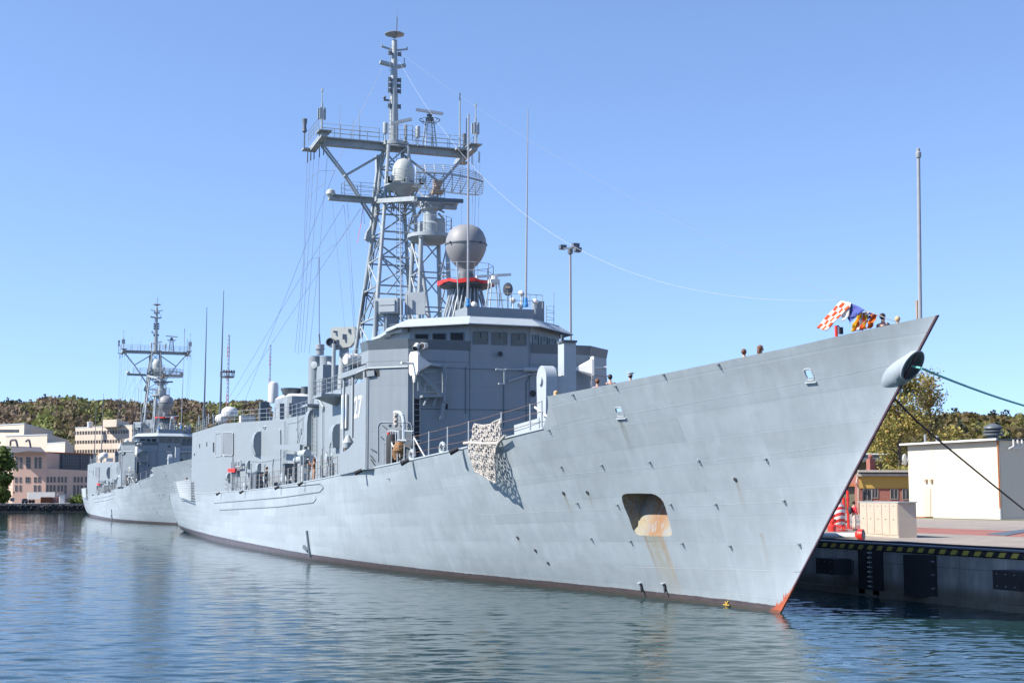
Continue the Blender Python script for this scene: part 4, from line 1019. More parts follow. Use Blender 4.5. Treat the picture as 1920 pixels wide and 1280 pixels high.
# stays of the bridge roof and box launchers left of it
c = P(*m3(375, 405), s=47); m = MB()
RZ = R(55); RM = Matrix.Rotation(RZ, 3, 'Z'); rv = lambda *a: c+RM@Vector(a)
m.box(c, (1.5, .95, .95), rz=RZ); m.box(rv(-.1, .5, .18), (1.0, .12, .30), rz=RZ); m.box(rv(-.1, .5, -.2), (1.0, .12, .36), rz=RZ); bx = m.build('missile_decoy_box', M['lgrey'], ship)
m = MB(); m.box(c+Vector((0, -.2, -1.2)), (.7, .8, 1.5)); m.tube(c+Vector((0, .75, .3)), (c.x, c.y+.8, 11.1), .14, n=10); m.build('box_pedestal', M['grey'], bx)
c = P(*m3(590, 380), s=46.5); m = MB(); m.box(c, (1.25, .12, 1.35), rz=R(60)); m.tube(c+Vector((0, .5, .5)), (c.x, c.y+.5, 13.0), .05); m.tube(c+Vector((0, -.5, .5)), (c.x, c.y-.5, 13.0), .05); m.build('screen_panel', M['lgrey'], ship)
m = MB(); m.box((47.5, 1.5, 13.0), (3.5, 4.5, .12)); m.prism([(45, -3), (45, 3), (53, 3), (53, -3)], 11.1, 12.9); m.build('upper_deckhouse', M['grey'], ship)
rail('guard_rail', [(45.8, 3.7, 13.06), (49, 3.7, 13.06)], 1.0, 3); rail('guard_rail', [(45.8, -.5, 13.06), (45.8, 3.7, 13.06)], 1.0, 3)
# sweeping windscreen fairing aft of the wing
m = MB(); cf = [P(*z3(*p_), p=4.9) for p_ in ((300, 60), (340, 50), (400, 18), (470, -5), (560, -20), (560, 10), (430, 25), (370, 62), (310, 78))]; m.plate(cf, (0, -.35, 0)); m.build('wing_fairing', M['lgrey'], ship)
# ---- fire control dish aft of the mast
c = P(*s4(1155, 135), p=1.2); st = MB(); ax = Vector((-.8, .6, .1)).normalized(); w = ax.cross(Vector((0, 0, 1))).normalized()
pts = [(-1.05, .75), (-.95, 1.0), (.95, 1.0), (1.1, .7), (1.0, -.5), (.85, -.95), (-.6, -.75), (-.95, -.3)]
st.plate([c+w*x_*.95+Vector((0, 0, z_*.85)) for x_, z_ in pts], ax*.35); fd = st.build('fire_control_dish', M['radome2'], ship)
m = MB(); 
for x_, z_, a_, b_ in ((-.2, .1, .5, .4), (.55, .5, .5, .15), (-.55, .55, .3, .25), (.4, -.35, .3, .5)): MB().box(c+ax*.36+w*x_+Vector((0, 0, z_)), (.1, a_, b_)).build('dish_panel', M['steel'], fd)

m = MB(); m.lathe([(.3, 0), (.34, .5), (.34, .75), (.28, .75), (.25, .5)], c+w*.85+Vector((0, 0, -.35))+ax*.1, ax, 16); m.build('camera_barrel', M['dgrey'], fd)
m = MB(); m.tube(c+Vector((.2, 0, -.3)), (c.x+.2, c.y, 11.1), .35, .5, 12); m.tube((c.x-.3, c.y+.9, 11.1), (c.x-.3, c.y+.9, c.z-.4), .15, n=8); m.build('dish_pedestal', M['mast'], fd)
# ---- twin cylinders with round plates, uptake pipe and tall whip (gun crew house position)
tw_ = MB()
for (x_, px) in ((82.0, 590), (80.2, 611)):
    b = P(px, 750, s=x_); top = P(px, 668, s=x_).z; tw_.tube((b.x, b.y, 9.9), (b.x, b.y, top), .55 if px == 611 else .58, n=20)
b = P(629, 750, s=79.5); tw_.prism([(79, b.y-.6), (82.5, b.y-.6), (82.5, b.y+1.2), (79, b.y+1.2)], 9.9, P(629, 685, s=79.5).z)
tc2 = tw_.build('twin_uptake', M['grey'], ship)
for px, py, x_ in ((589, 684, 81.4), (616, 684, 79.6)):
    q = P(px, py, s=x_); m = MB(); m.lathe([(.3, -.3), (.3, .02), (.28, .025)], q, (-.75, .66, 0), 20); m.build('round_cover', M['lgrey'], tc2)
q = P(600, 663, s=81); m = MB(); m.lathe([(.33, -.1), (.33, .35), (.42, .36), (.42, .42), (.36, .43), (.36, .75), (.33, .78)], q, n=18); m.build('exhaust_pipe', M['steel'], tc2)
m = MB(); m.tube(q+Vector((0, 0, .6)), P(598.5, 626, s=81), .07, n=6); m.tube(P(598.5, 626, s=81), P(598.5, 482, s=81), .03, n=5); m.build('whip_antenna', M['dgrey'], tc2)
# ---- funnel
fx0, fx1 = 89.5, 95.5
def fun(x, y): return P(x, y, s=91)
fb = MB(); lo = [Vector((x, y, 10.0)) for x, y in ((89.8, -1.5), (89.5, -1.1), (89.5, .9), (89.8, 1.3), (95.5, 1.5), (95.5, -1.7))]; zt = P(540, 742, s=90).z
cc_ = Vector((92.5, -.1, 0)); hi = [Vector((lerp(v.x, cc_.x, .12), lerp(v.y, cc_.y, .14), zt)) for v in lo]; fb.loft(lo, hi); fn = fb.build('funnel', M['grey'], ship)
hi2 = [Vector((lerp(v.x, cc_.x, .25), lerp(v.y, cc_.y, .3), zt+.25)) for v in lo]; m = MB(); m.loft(hi, hi2); m.build('funnel_cap', M['white'], fn)  # white cap puts the sun highlights of the funnel top into its colour
m = MB(); m.lathe([(.75, 0), (.95, .5), (.98, .58), (.8, .6), (.6, .3)], (91.5, .5, zt+.2), n=20); m.lathe([(.42, 0), (.42, .7), (.36, .7), (.36, .3)], (90.6, -.6, zt+.2), n=16); m.lathe([(.4, .2), (.55, .65), (.3, .66)], (92, -1.0, zt+.2), n=16); m.build('uptake_lids', M['dgrey'], fn)
for x0, x1, y0, y1 in ((612, 655, 375, 520), (698, 745, 372, 480)):
    pl = ((89.62, 0, 11), (-1, 0, 0)); q = [P(*z2(a, b), plane=pl) for a, b in ((x0, y0), (x1, y0), (x1, y1), (x0, y1))]; m = MB(); m.plate([v+Vector((.28, 0, 0))+Vector((-.3, 0, 0)) for v in q], (-.04, 0, 0)); m.build('funnel_louvre', lv, fn)
# ---- close-in weapon on the hangar roof
c = P(*z2(552, 350), s=101.5); m = MB(); zt = P(*z2(552, 172), s=101.5).z; zc = P(*z2(552, 360), s=101.5).z
m.lathe([(.48, zc-.1), (.50, zc+.1), (.50, zt-.45), (.42, zt-.15), (.25, zt-.02), (0, zt)], (c.x, c.y, 0), n=20); cw = m.build('gun_radome', M['white'], ship)
m = MB(); m.box((c.x-.1, c.y, 10.8), (1.1, .9, 1.5)); m.box((c.x, c.y+.75, 11.3), (.5, .28, 1.9)); m.tube((c.x-.3, c.y-.2, 11.6), (c.x-1.6, c.y-.3, 11.7), .12, n=8); m.build('gun_mount', M['lgrey'], cw)
# white satellite dome and lockers on the hangar edge
c = P(*z2(150, 480), s=101); m = MB(); m.lathe([(.5, -.5), (.75, -.35), (.8, 0), (.7, .3), (.5, .5), (0, .62)], c+Vector((0, 0, .2)), n=20); m.lathe([(.3, 0), (.3, .4)], (c.x, c.y, 10.2), n=12); m.build('satellite_dome', M['white'], ship)
c = P(*z2(75, 515), s=104); m = MB(); m.lathe([(.35, -.75), (.45, -.6), (.48, 0), (.45, .6), (.35, .75)], c, (1, .2, 0), 14); m.build('life_raft_canister', M['white'], ship)
c = P(*z2(313, 525), s=93); m = MB(); m.box(c, (1.0, 1.3, .7)); m.build('deck_locker', M['white'], ship)
c = P(*z2(470, 430), s=91.5); m = MB(); m.box((c.x, c.y, 11.2), (.5, .8, 2.3)); m.build('deck_post', M['band'], ship)
# life raft canister on the wing and another behind
c = P(*s4(1225, 285), p=6.3); m = MB(); m.lathe([(.26, -.7), (.36, -.58), (.38, -.02), (.40, 0), (.38, .02), (.36, .58), (.26, .7)], c, (.45, -.88, .0), 18); m.build('life_raft_canister', M['white'], ship)
m = MB(); m.box((c.x, c.y, c.z-.5), (1.2, .9, .15)); m.build('raft_cradle', M['band'], ship)
# tall whips on the after part
for (x0, y0, x1, y1, s_, r_) in ((413, 770, 419.5, 545, 106, .11), (383, 762, 388, 576, 110, .09)):
    m = MB(); a, b = P(x0, y0, s=s_), P(x1, y1, s=s_); m.tube(a, b, r_, .03, 8); m.tube((a.x, a.y, 10.1), a, r_*2, r_*1.5, 8); m.build('whip_antenna', M['band'], ship)
m = MB(); 
for x_ in (373, 391, 399): m.tube(P(x_, 796, s=106), P(x_, 779-(x_ > 380)*4, s=106), .05, n=5)
m.build('hangar_posts', M['lgrey'], ship)
# ================================================================== frigate: rails, gear, rigging
def PJ(v):
    d = Vector(v)-CAM_POS; z = d.dot(FW); return (960+FPX*d.dot(RT)/z, 640-FPX*d.dot(UP)/z)
def deck_s(x, inset=.1):      # station whose deck edge is seen at photo column x
    a, b = 12.0, 125.0
    for _ in range(40):
        m_ = (a+b)/2
        if PJ((m_, hull_y(m_, zdeck(m_))-inset, zdeck(m_)))[0] > x: a = m_
        else: b = m_
    return a
def edge(s, inset=.1, dz=0): return Vector((s, hull_y(s, zdeck(s))-inset, zdeck(s)+dz))
def lifeline(xs, h=1.15, wires=3, sag=.03):
    m = MB(); ss = [deck_s(x) for x in xs]
    w = MB()
    for a, b in zip(ss, ss[1:]):
        for j in range(wires):
            z = h*(j+1)/wires-.04; A_, B_ = edge(a, dz=z), edge(b, dz=z)
            w.path([A_, A_.lerp(B_, .5)-Vector((0, 0, sag)), B_], .014, 4)
    o = w.build('lifelines', M['rw'], ship)
    for s in ss: MB().tube(edge(s), edge(s, dz=h), .035, .03, 6).build('stanchion', M['lgrey'], o)
M['rw'] = paint('rusty_wire', (.16, .11, .09), .8)
lifeline([1016, 994, 940, 878.6, 839, 804, 776, 758, 745, 734, 719], 1.2)
lifeline([632, 622, 612, 603, 594, 585, 576, 567, 558, 549, 540, 531, 522, 513, 504, 495, 486, 477, 468, 459, 450, 442, 434, 427, 420], 1.15)
m = MB(); s = deck_s(1003); m.tube(edge(s-1.6, .3), edge(s, .1, 1.0), .05, n=6); s2 = deck_s(776); m.tube(edge(s2-.8, .4), edge(s2, .1, 1.1), .04, n=6); m.tube(edge(s2+.8, .4), edge(s2, .1, 1.1), .04, n=6)
s2 = deck_s(734); m.tube(edge(s2-.8, .4), edge(s2, .1, 1.1), .04, n=6); m.build('rail_struts', M['white'], ship)
# chocks on the deck edge
for x in (824, 767):
    s = deck_s(x); c = edge(s, .25, .28); m = MB(); pts = [c+Vector((.33*math.cos(u), 0, .24*math.sin(u))) for u in [i*math.pi/8 for i in range(17)]]; m.path(pts, .09, 8); m.build('deck_chock', M['lgrey'], ship)
# low pale breakwater inside the edge near the bulwark end
s = deck_s(975); m = MB(); m.beam(edge(deck_s(945), .6, .3), edge(deck_s(1008), .5, .3), .06, .62); m.build('breakwater', M['lgrey'], ship)
# outboard rollers with black ends
for x in (690, 778, 872, 576, 531, 463, 418):
    s = deck_s(x); a = edge(s, .05, -.05); k = 1 if x > 600 else .8
    m = MB(); m.tube(a, a+Vector((.1, .35*k, .02)), .06*k, n=8); o = m.build('roller_arm', M['lgrey'], ship)
    m = MB(); m.tube(a+Vector((.1, .25*k, .03)), a+Vector((.2, .62*k, -.16)), .10*k, .13*k, 10); m.build('roller', M['black'], o)
# bent davit pipe, ladder frame, fenders and sacking by the screen door
F2 = lambda x, y, p_=6.0: P(*z3(x, y), p=p_)
m = MB(); m.path([F2(582, 930), F2(582, 790), F2(572, 730), F2(548, 700), F2(505, 698)], .10, 8); dv = m.build('davit_pipe', M['lgrey'], ship)
m = MB()
for i in range(6): a = F2(508+(i % 2)*5, 705+i*20); m.ball(a, .13, 8)
m.tube(F2(512, 810), F2(512, 860), .02); m.tube(F2(550, 730), F2(545, 860), .02); m.build('rope_tackle', M['rope'], dv)
m = MB()
for x in (450, 472, 490, 512, 530): m.tube(F2(x, 862, 6.2), F2(x+(x-490)*.1, 1100, 6.2), .035, n=6)
m.path([F2(445, 865, 6.2), F2(470, 855, 6.2), F2(540, 862, 6.2), F2(548, 1090, 6.2)], .035, 6); m.build('ladder_rack', M['lgrey'], ship)
random.seed(3); m = MB()
a, b = F2(548, 950, 6.15), F2(530, 1105, 6.15)
vs = []; n = 12
for k in range(9):
    c = a.lerp(b, k/8)
    for i in range(n):
        u = 2*math.pi*i/n; r_ = (.22+.30*math.sin(k/8*2.6+.3))*(1+random.uniform(-.12, .12)); vs.append(c+Vector((r_*math.cos(u), r_*.6*math.sin(u), 0)))
fs = [(k*n+i, k*n+(i+1) % n, (k+1)*n+(i+1) % n, (k+1)*n+i) for k in range(8) for i in range(n)]+[tuple(range(n)), tuple(range(8*n, 9*n))]
m.add(vs, fs); tag(m.build('sack', M['brown']), 'brown sacking bundle hung upright beside the ladder rack on deck', 'sack')
m = MB(); c = F2(462, 912, 6.2); m.box(c, (.25, .25, .5)); tag(m.build('hose_box', M['red']), 'small red box above the black bin by the doorway', 'box')
m = MB(); c = F2(485, 1010, 6.2); m.lathe([(.28, -.9), (.33, -.7), (.33, .6), (.28, .75)], c, n=14); m.build('bin', M['black'], ship)
m = MB(); m.beam(F2(590, 935), F2(668, 938), .8, .06); m.beam(F2(590, 855), F2(665, 858), .05, .05); m.beam(F2(665, 930), F2(680, 1075), .05, .05); m.beam(F2(655, 930), F2(635, 1075), .05, .05); m.build('gear_stand', M['lgrey'], ship)
# torpedo tubes, reels and lockers along the side deck
def sd(x, y, p_=6.0): return P(*z2(x, y), p=p_)
m = MB(); c = sd(850, 880, 5.4)
for dy, dz in ((0, .35), (.3, -.1), (-.3, -.1)): m.tube(c+Vector((1.6, dy, dz)), c+Vector((-1.2, dy+.1, dz)), .24, n=12)
m.tube((c.x, c.y, 4.6), (c.x, c.y, c.z), .3, n=10); m.build('torpedo_tubes', M['lgrey'], ship)
for x, y, w, h, mt in ((430, 1090, 1.8, 1.3, 'dgrey'), (380, 1110, 1.2, .8, 'grey'), (705, 1040, .9, 1.6, 'dgrey'), (360, 1040, .8, .4, 'lgrey')):
    c = sd(x, y, 5.6); m = MB(); m.box(c, (w, .9, h)); m.box(c+Vector((0, 0, h/2)), (w*.6, 1.0, .12)); m.build('deck_gear', M[mt], ship)
for x, y in ((490, 1060), (655, 1060), (1065, 880), (305, 1140), (690, 1085), (240, 1100)):
    c = sd(x, y, 5.8); m = MB(); m.lathe([(.32, -.22), (.34, -.18), (.12, -.16), (.12, .16), (.34, .18), (.32, .22)], c, (0, 1, 0), 14); m.tube((c.x, c.y, zdeck(c.x)), c, .05); m.build('hose_reel', M['lgrey'], ship)
for x in (300, 345, 470, 545, 745, 800, 830, 1000, 1070): 
    c = sd(x, 1100, 6.2); m = MB(); m.path([(c.x, c.y, zdeck(c.x)), (c.x, c.y, zdeck(c.x)+random.uniform(1.2, 2.3)), (c.x-.3, c.y, zdeck(c.x)+random.uniform(1.9, 2.4))], .045, 5); m.build('deck_pipe', M['mast'], ship)
m = MB(); c = sd(1245, 735, 6.6); m.lathe([(.28, -.3), (.34, 0), (.2, .22), (.1, .4)], c, n=12); m.tube(c, c-Vector((0, 0, 1.5)), .1); m.build('vent_cowl', M['lgrey'], ship)
for x, y, h in ((1225, 795, .7),): c = sd(x, y, 6.5); m = MB(); m.box(c, (.7, .3, h)); m.build('life_vest_bundle', M['tan'], ship)
# missile launcher on the forecastle
lx = 27.7; zd_ = zdeck(lx)
m = MB(); m.lathe([(1.4, zd_), (1.4, zd_+.25), (.9, zd_+.3), (.8, zd_+1.2)], (lx, 0, 0), n=24); la = m.build('missile_launcher', M['lgrey'], ship)
c0 = P(1061, 736, s=lx-.1); ct = P(1066, 643, s=lx-.1)
m = MB(); m.box((lx+.1, c0.y-.15, (zd_+.8+ct.z)/2), (.75, .62, ct.z-zd_-.8)); m.box((lx+.1, c0.y+.5, lerp(zd_, ct.z, .5)), (.8, .95, 1.9)); m.build('launcher_column', M['lgrey'], la)
m = MB(); dc_ = P(1028, 722, s=lx); rr = .62
vs0 = [Vector((dc_.x, dc_.y+.16+rr*0, 0))]
prof = [(math.cos(u)*rr, math.sin(u)*rr) for u in [i*math.pi/12 for i in range(13)]]
pl = [Vector((lx+a, 0, dc_.z+.3+b)) for a, b in prof]+[Vector((lx-rr*.8, 0, zd_+.3)), Vector((lx+rr*.8, 0, zd_+.3))]
m.plate([v+Vector((0, dc_.y-.2, 0)) for v in pl], (0, .55, 0)); m.lathe([(.24, 0), (.22, .12)], (lx, dc_.y+.33, dc_.z+.2), (0, 1, 0), 16)
m.build('launcher_trunnion', M['lgrey'], la)
m = MB(); m.box((lx+.0, c0.y-.12, ct.z+.06), (.8, .7, .1)); m.box((lx-.3, c0.y+.25, ct.z+.2), (.12, .12, .3)); m.tube((lx, c0.y-.1, ct.z-1.4), (lx-.2, c0.y+.9, ct.z-3), .06); m.build('launcher_fittings', M['dgrey'], la)
# flight-deck safety nets (raised screens outboard aft)
q4 = [P(*p_, p=7.3) for p_ in ((331, 903), (357, 899), (358, 938), (338, 931))]
m = MB()
for i in range(14):
    u = i/13; m.tube(q4[0].lerp(q4[1], u), q4[3].lerp(q4[2], u), .06, n=5)
for i in range(9):
    u = i/8; a, b = q4[0].lerp(q4[3], u), q4[1].lerp(q4[2], u); m.tube(a, b, .045, n=5); m.tube(a, a+Vector((3, 0, 0)), .04, n=4)
for i in range(0):
    xa, xb = 112+i*3.0, 114.8+i*3.0
    for k in range(12):
        t_ = k/11; x_ = lerp(xa, xb, t_); m.tube((x_, 6.95, 4.25), (x_, 8.1, 5.65), .03, n=4)
    for k in range(9):
        t_ = k/8; y_, z_ = lerp(6.95, 8.1, t_), lerp(4.25, 5.65, t_); m.tube((xa, y_, z_), (xb, y_, z_), .03, n=4)
m.build('safety_net', M['lgrey'], ship)
# ensign staff on the bow, jackstaff rope
a, b = P(1725, 600, p=0), P(1722, 290, p=0); m = MB(); m.tube((a.x, 0, 8.9), (b.x, 0, b.z), .06, .05, 10); m.lathe([(.07, 0), (.085, .05), (.085, .16), (.05, .2), (.06, .27), (0, .32)], (b.x, 0, b.z-.1), n=12); js = m.build('jackstaff', M['steel'], ship)
m = MB(); m.tube((a.x+.07, .05, 9.2), (a.x+.06, .05, 9.75), .03, .05, 6); m.build('halyard_bundle', M['tan'], js)
# ---- rigging wires
def wire(name, pts, r=.012, mat='wire', parent=ship):
    m = MB(); m.path(pts, r, 4); return m.build(name, M[mat], parent)
zr = Zm(540, 240, 3.048)
gnd = {}
W3 = lambda px, s_, : P(*px, s=s_)
for (a, b, c) in (((110, 160), (88, 780), (40, 1280)), ((130, 130), (93, 780), (58, 1290)), ((150, 120), (112, 760), (75, 1280)), ((182, 110), (137, 740), (95, 1280)), ((230, 90), (178, 735), (120, 1290))):
    wire('halyard', [W3(zr(*a), 61), W3(zr(*b), 63), W3(zr(*c), 66)])
for a, b in (((255, 425), (325, 1150)), ((320, 440), (380, 1180)), ((340, 430), (388, 1200)), ((430, 440), (450, 720))): wire('halyard', [W3(zr(*a), 59.4), W3(zr(*b), 58)])
wire('halyard', [W3(zr(*p_), 62) for p_ in ((80, 790), (137, 748), (178, 738), (300, 640), (415, 460))])
wire('halyard', [W3(zr(*p_), 62) for p_ in ((105, 405), (165, 350), (215, 312))]); wire('halyard', [W3(zr(*p_), 62) for p_ in ((105, 308), (178, 245), (270, 243))])
wire('pennant_line', [W3(zr(430, 440), 59), W3(zr(418, 540), 59), W3(zr(396, 660), 59)], .016, 'red')
for a, b in (((676, 391), (440, 750)), ((645, 384), (430, 745)), ((628, 320), (452, 770)), ((716, 130), (620, 330))): wire('stay', [P(*a, s=60), P(*b, s=100 if b[1] > 400 else 60)])
for i, (x0, y0) in enumerate(((868, 290), (888, 292), (893, 300), (900, 286))): wire('halyard', [P(x0, y0, s=58), P(x0-6, 540, s=57)], .012)
for x, y in ((577, 300), (583, 296), (589, 294), (599, 290), (607, 286), (885, 305), (898, 300)): a = P(x, y-16, s=61 if x < 700 else 57); m = MB(); m.tube(a, a-Vector((0, 0, .8)), .035, n=5); m.build('insulator', M['black'], ship)
def sagging(a, b, px):   # sag so that the line passes the photo position px
    a, b = Vector(a), Vector(b); best = None
    for k in range(0, 240):
        S = k*.05
        pts = [a.lerp(b, i/40)-Vector((0, 0, 4*S*(i/40)*(1-i/40))) for i in range(41)]
        q = [PJ(p_) for p_ in pts]
        for (x0, y0), (x1, y1) in zip(q, q[1:]):
            if (x0-px[0])*(x1-px[0]) <= 0 and x0 != x1:
                y = y0+(y1-y0)*(px[0]-x0)/(x1-x0); e = abs(y-px[1])
                if best is None or e < best[0]: best = (e, pts)
    return best[1]
fl = P(1582, 565, p=.4)
wire('dressing_line', sagging((59.5, -.2, 35.3), fl, (1300, 430)), .006); 
wire('dressing_line', [fl, P(1622, 582, p=.4), P(1683, 604, p=.2)], .014)
wire('pale_cord', sagging((59.5, -.3, 34.6), P(1572, 563, p=.5), (1200, 517)), .007, 'white_wire')
# ---- copy for the sister ship further along the quay
ship2 = copy_tree(ship)
for o in list(ship2.children):
    if o.name.split('.')[0] in ('dressing_line', 'pale_cord'): bpy.data.objects.remove(o)
ship2.location = (150.04, -.44, 0); ship2.rotation_euler = (0, 0, .01)
ship2['label'] = 'smaller-looking distant grey frigate lying behind the stern of the near one'
# ================================================================== cargo net, mooring lines, flags, people
def sun_hit(pxs, pxo):        # the point whose shadow falls at pxs and which itself is seen at column pxo
    q = on_hull(*pxs); best = None
    for i in range(300):
        t = i*.01; e = abs(PJ(q+SD*t)[0]-pxo[0])
        if best is None or e < best[0]: best = (e, q+SD*t)
    return best[1]
BR = sun_hit((980, 950), (931, 888)); BL = sun_hit((929, 927), (880, 875))
BL.y = min(BL.y, BR.y+.3)
sA, sB = deck_s(876), deck_s(944)
zn = Zm(860, 770, 6.736)
TL, TR = P(*zn(205, 165), p=edge(sA).y), P(*zn(540, 85), p=edge(sB).y)
ML, MR = P(*zn(150, 400), p=edge(sA).y+.25), P(*zn(495, 410), p=edge(sB).y+.25)
nm = MB(); U, V = 17, 9; random.seed(21)
def npt(u, v, up):
    if up: a, b = TL.lerp(TR, u), ML.lerp(MR, u); c = a.lerp(b, v); c.z -= .18*math.sin(math.pi*u)*(1-v)
    else: a, b = ML.lerp(MR, u), BL.lerp(BR, u); c = a.lerp(b, v); c.y += .35*math.sin(math.pi*v*.6)*v*0+.15*math.sin(math.pi*v)
    c.y += .04*math.sin(u*19+v*7); c.x += .05*math.sin(v*23+u*5)+.03*math.sin(u*31); return c
for up, NV_ in ((True, 8), (False, 14)):
    for i in range(U+1):
        for j in range(NV_):
            d_ = .5/U if (j+i) % 2 else 0
            a = npt(min(1, i/U+(.35/U if j % 2 else 0)), j/NV_, up); b = npt(min(1, i/U+(0 if j % 2 else .35/U)), (j+1)/NV_, up)
            nm.tube(a, b, .027, n=5)
            if i < U and (i+j) % 2 == 0: nm.tube(b, npt(min(1, (i+1)/U+(0 if j % 2 else .35/U)), (j+1)/NV_, up), .030, n=5)
nm.path([npt(i/20, 0, True) for i in range(21)], .04, 6); nm.path([npt(i/20, 1, False) for i in range(21)], .05, 6)
for u in (0, 1):
    nm.path([npt(u, j/8, True) for j in range(9)]+[npt(u, j/8, False) for j in range(9)], .04, 6)
net = nm.build('boarding_net', M['rope']); tag(net, 'cream rope boarding net hanging over the deck edge and casting its shadow on the hull', 'net')
m = MB(); m.path([ML-Vector((-.9, 0, 0)), ML, ML.lerp(MR, .5)-Vector((0, -.03, .03)), MR, MR+Vector((-.9, .0, .3))], .07, 8); m.build('net_roll', M['rope'], net)
# hawsers
def hawser(name, pts, r, mat, label):
    m = MB(); m.path(pts, r, 7); tag(m.build(name, mat), label, 'mooring line', 'mooring lines from the bow')
a = P(1727, 690, p=0); b = P(2120, 800, p=-16)
pts = [a.lerp(b, i/16)-Vector((0, 0, .5*4*(i/16)*(1-i/16)*.6)) for i in range(17)]
hawser('mooring_line', [P(1700, 684, p=0)]+pts, .035, paint('green_rope', (.12, .36, .32), .8, .3, 20, .3), 'green mooring line running from the bow fairlead up to the right edge')
pts = [P(x, y, p=pp) for x, y, pp in ((1660, 728, -.9), (1682, 752, -1.6), (1720, 790, -3), (1760, 825, -4.6), (1810, 866, -6.8), (1860, 907, -9), (1920, 955, -11.5), (1975, 1000, -13.5))]
hawser('mooring_line', pts, .033, M['black'], 'dark mooring line slanting down from under the bow past the white building')
# ---- signal flags
def cloth(px4, pp, nu, nv, colf, name, label, cat='flag', wave=.022, parent=None, group=None, ph=0):
    A_, B_, C_, D_ = [P(*p_, p=pp) for p_ in px4]
    m = MB(); vs = []; NU_, NV_ = nu*3, nv*3
    for j in range(NV_+1):
        for i in range(NU_+1):
            u, v = i/NU_, j/NV_; q = A_.lerp(B_, u).lerp(D_.lerp(C_, u), v)
            q.y += wave*math.sin(7*u+3*v+ph)+.5*wave*math.sin(13*v+ph); vs.append(q)
    fs = []; ms = []
    for j in range(NV_):
        for i in range(NU_):
            a = j*(NU_+1)+i; fs.append((a, a+1, a+NU_+2, a+NU_+1)); ms.append(colf(i//3, j//3))
    m.v = vs; m.f = fs; m.m = ms
    o = m.build(name, FLM); md = o.modifiers.new('thick', 'SOLIDIFY'); md.thickness = .006
    tag(o, label, cat, group); return o
def fabric(name, c):
    t = NT(name); n = t.noise(t.coord(), 30, 3); t.b.inputs['Subsurface Weight'].default_value = 0
    m_ = t.out(t.mix(n, [x*.93 for x in c], c), .85)
    tr = t.n("ShaderNodeBsdfTranslucent"); tr.inputs[0].default_value = tuple(c)+(1,); mx = t.n("ShaderNodeMixShader"); mx.inputs[0].default_value = .35
    t.l(t.b.outputs[0], mx.inputs[1]); t.l(tr.outputs[0], mx.inputs[2]); t.l(mx.outputs[0], t.t.nodes["Material Output"].inputs[0]); return m_
FLM = [fabric('flag_white', (.8, .78, .76)), fabric('flag_red', (.75, .12, .03)), fabric('flag_blue', (.10, .13, .42)), fabric('flag_orange', (.75, .20, .02)), fabric('flag_yellow', (.75, .48, .03))]
zf = Zm(1360, 540, 4.571)
G_ = 'signal flags on the bow line'
cloth([zf(992, 108), zf(1068, 160), zf(868, 368), zf(782, 340)], .6, 4, 6, lambda i, j: (i+j) % 2, 'signal_flag', 'red and white checked flag flying largest on the bow line', group=G_)
cloth([zf(1000, 108), zf(1082, 128), zf(1056, 245), zf(1000, 290)], .55, 2, 2, lambda i, j: 0, 'signal_flag', 'plain white cloth between the checked flag and the blue one', group=G_)
cloth([zf(1078, 128), zf(1200, 186), zf(1105, 258), zf(1048, 240)], .5, 3, 2, lambda i, j: 2, 'signal_flag', 'blue flag next to the white cloth', group=G_, ph=1)
cloth([zf(1042, 235), zf(1110, 225), zf(1100, 262), zf(1066, 305)], .48, 1, 2, lambda i, j: 2, 'signal_flag', 'small hanging blue flag corner below the larger blue flag', group=G_, ph=2)
strips = [((1150, 215), (1175, 215), (1105, 372), (1074, 374), 4, 'yellow flag at the left of the hanging bundle'), ((1160, 215), (1180, 212), (1125, 368), (1100, 372), 3, 'orange flag second from the left in the hanging bundle'), ((1165, 212), (1185, 212), (1160, 365), (1122, 368), 0, 'white flag hanging between two orange ones'),
          ((1178, 210), (1200, 210), (1185, 360), (1150, 362), 1, 'red flag in the middle of the hanging bundle'), ((1190, 200), (1215, 205), (1200, 352), (1178, 352), 4, 'yellow flag right of the red one in the bundle'), ((1195, 195), (1250, 215), (1185, 330), (1185, 300), 0, 'white flag slanting across the bundle'),
          ((1235, 205), (1290, 222), (1205, 300), (1190, 270), 2, 'dark blue flag slanting above the orange one'), ((1270, 215), (1318, 235), (1240, 345), (1205, 350), 3, 'broad orange flag at the right end of the line')]
for k, (a, b, c, d, col, lb) in enumerate(strips): cloth([zf(*a), zf(*b), zf(*c), zf(*d)], .45-.03*k, 1, 3, lambda i, j, col=col: col, 'signal_flag', lb, group=G_, wave=.05, ph=k)
# small red post with a lamp bracket by the flags
q = P(*zf(952, 395), p=.5); m = MB(); m.tube((q.x, q.y, zdeck(q.x)), (q.x, q.y, P(*zf(952, 322), p=.5).z), .055, n=8); ep = m.build('equipment_post', M['red']); tag(ep, 'short red post with a black lamp behind the bulwark under the checked flag', 'post')
m = MB(); a = P(*zf(968, 322), p=.45); b = P(*zf(985, 345), p=.45); m.path([P(*zf(952, 330), p=.5), a, b], .02, 5); m.box(P(*zf(990, 365), p=.45), (.09, .12, .22)); m.build('lamp', M['black'], ep)

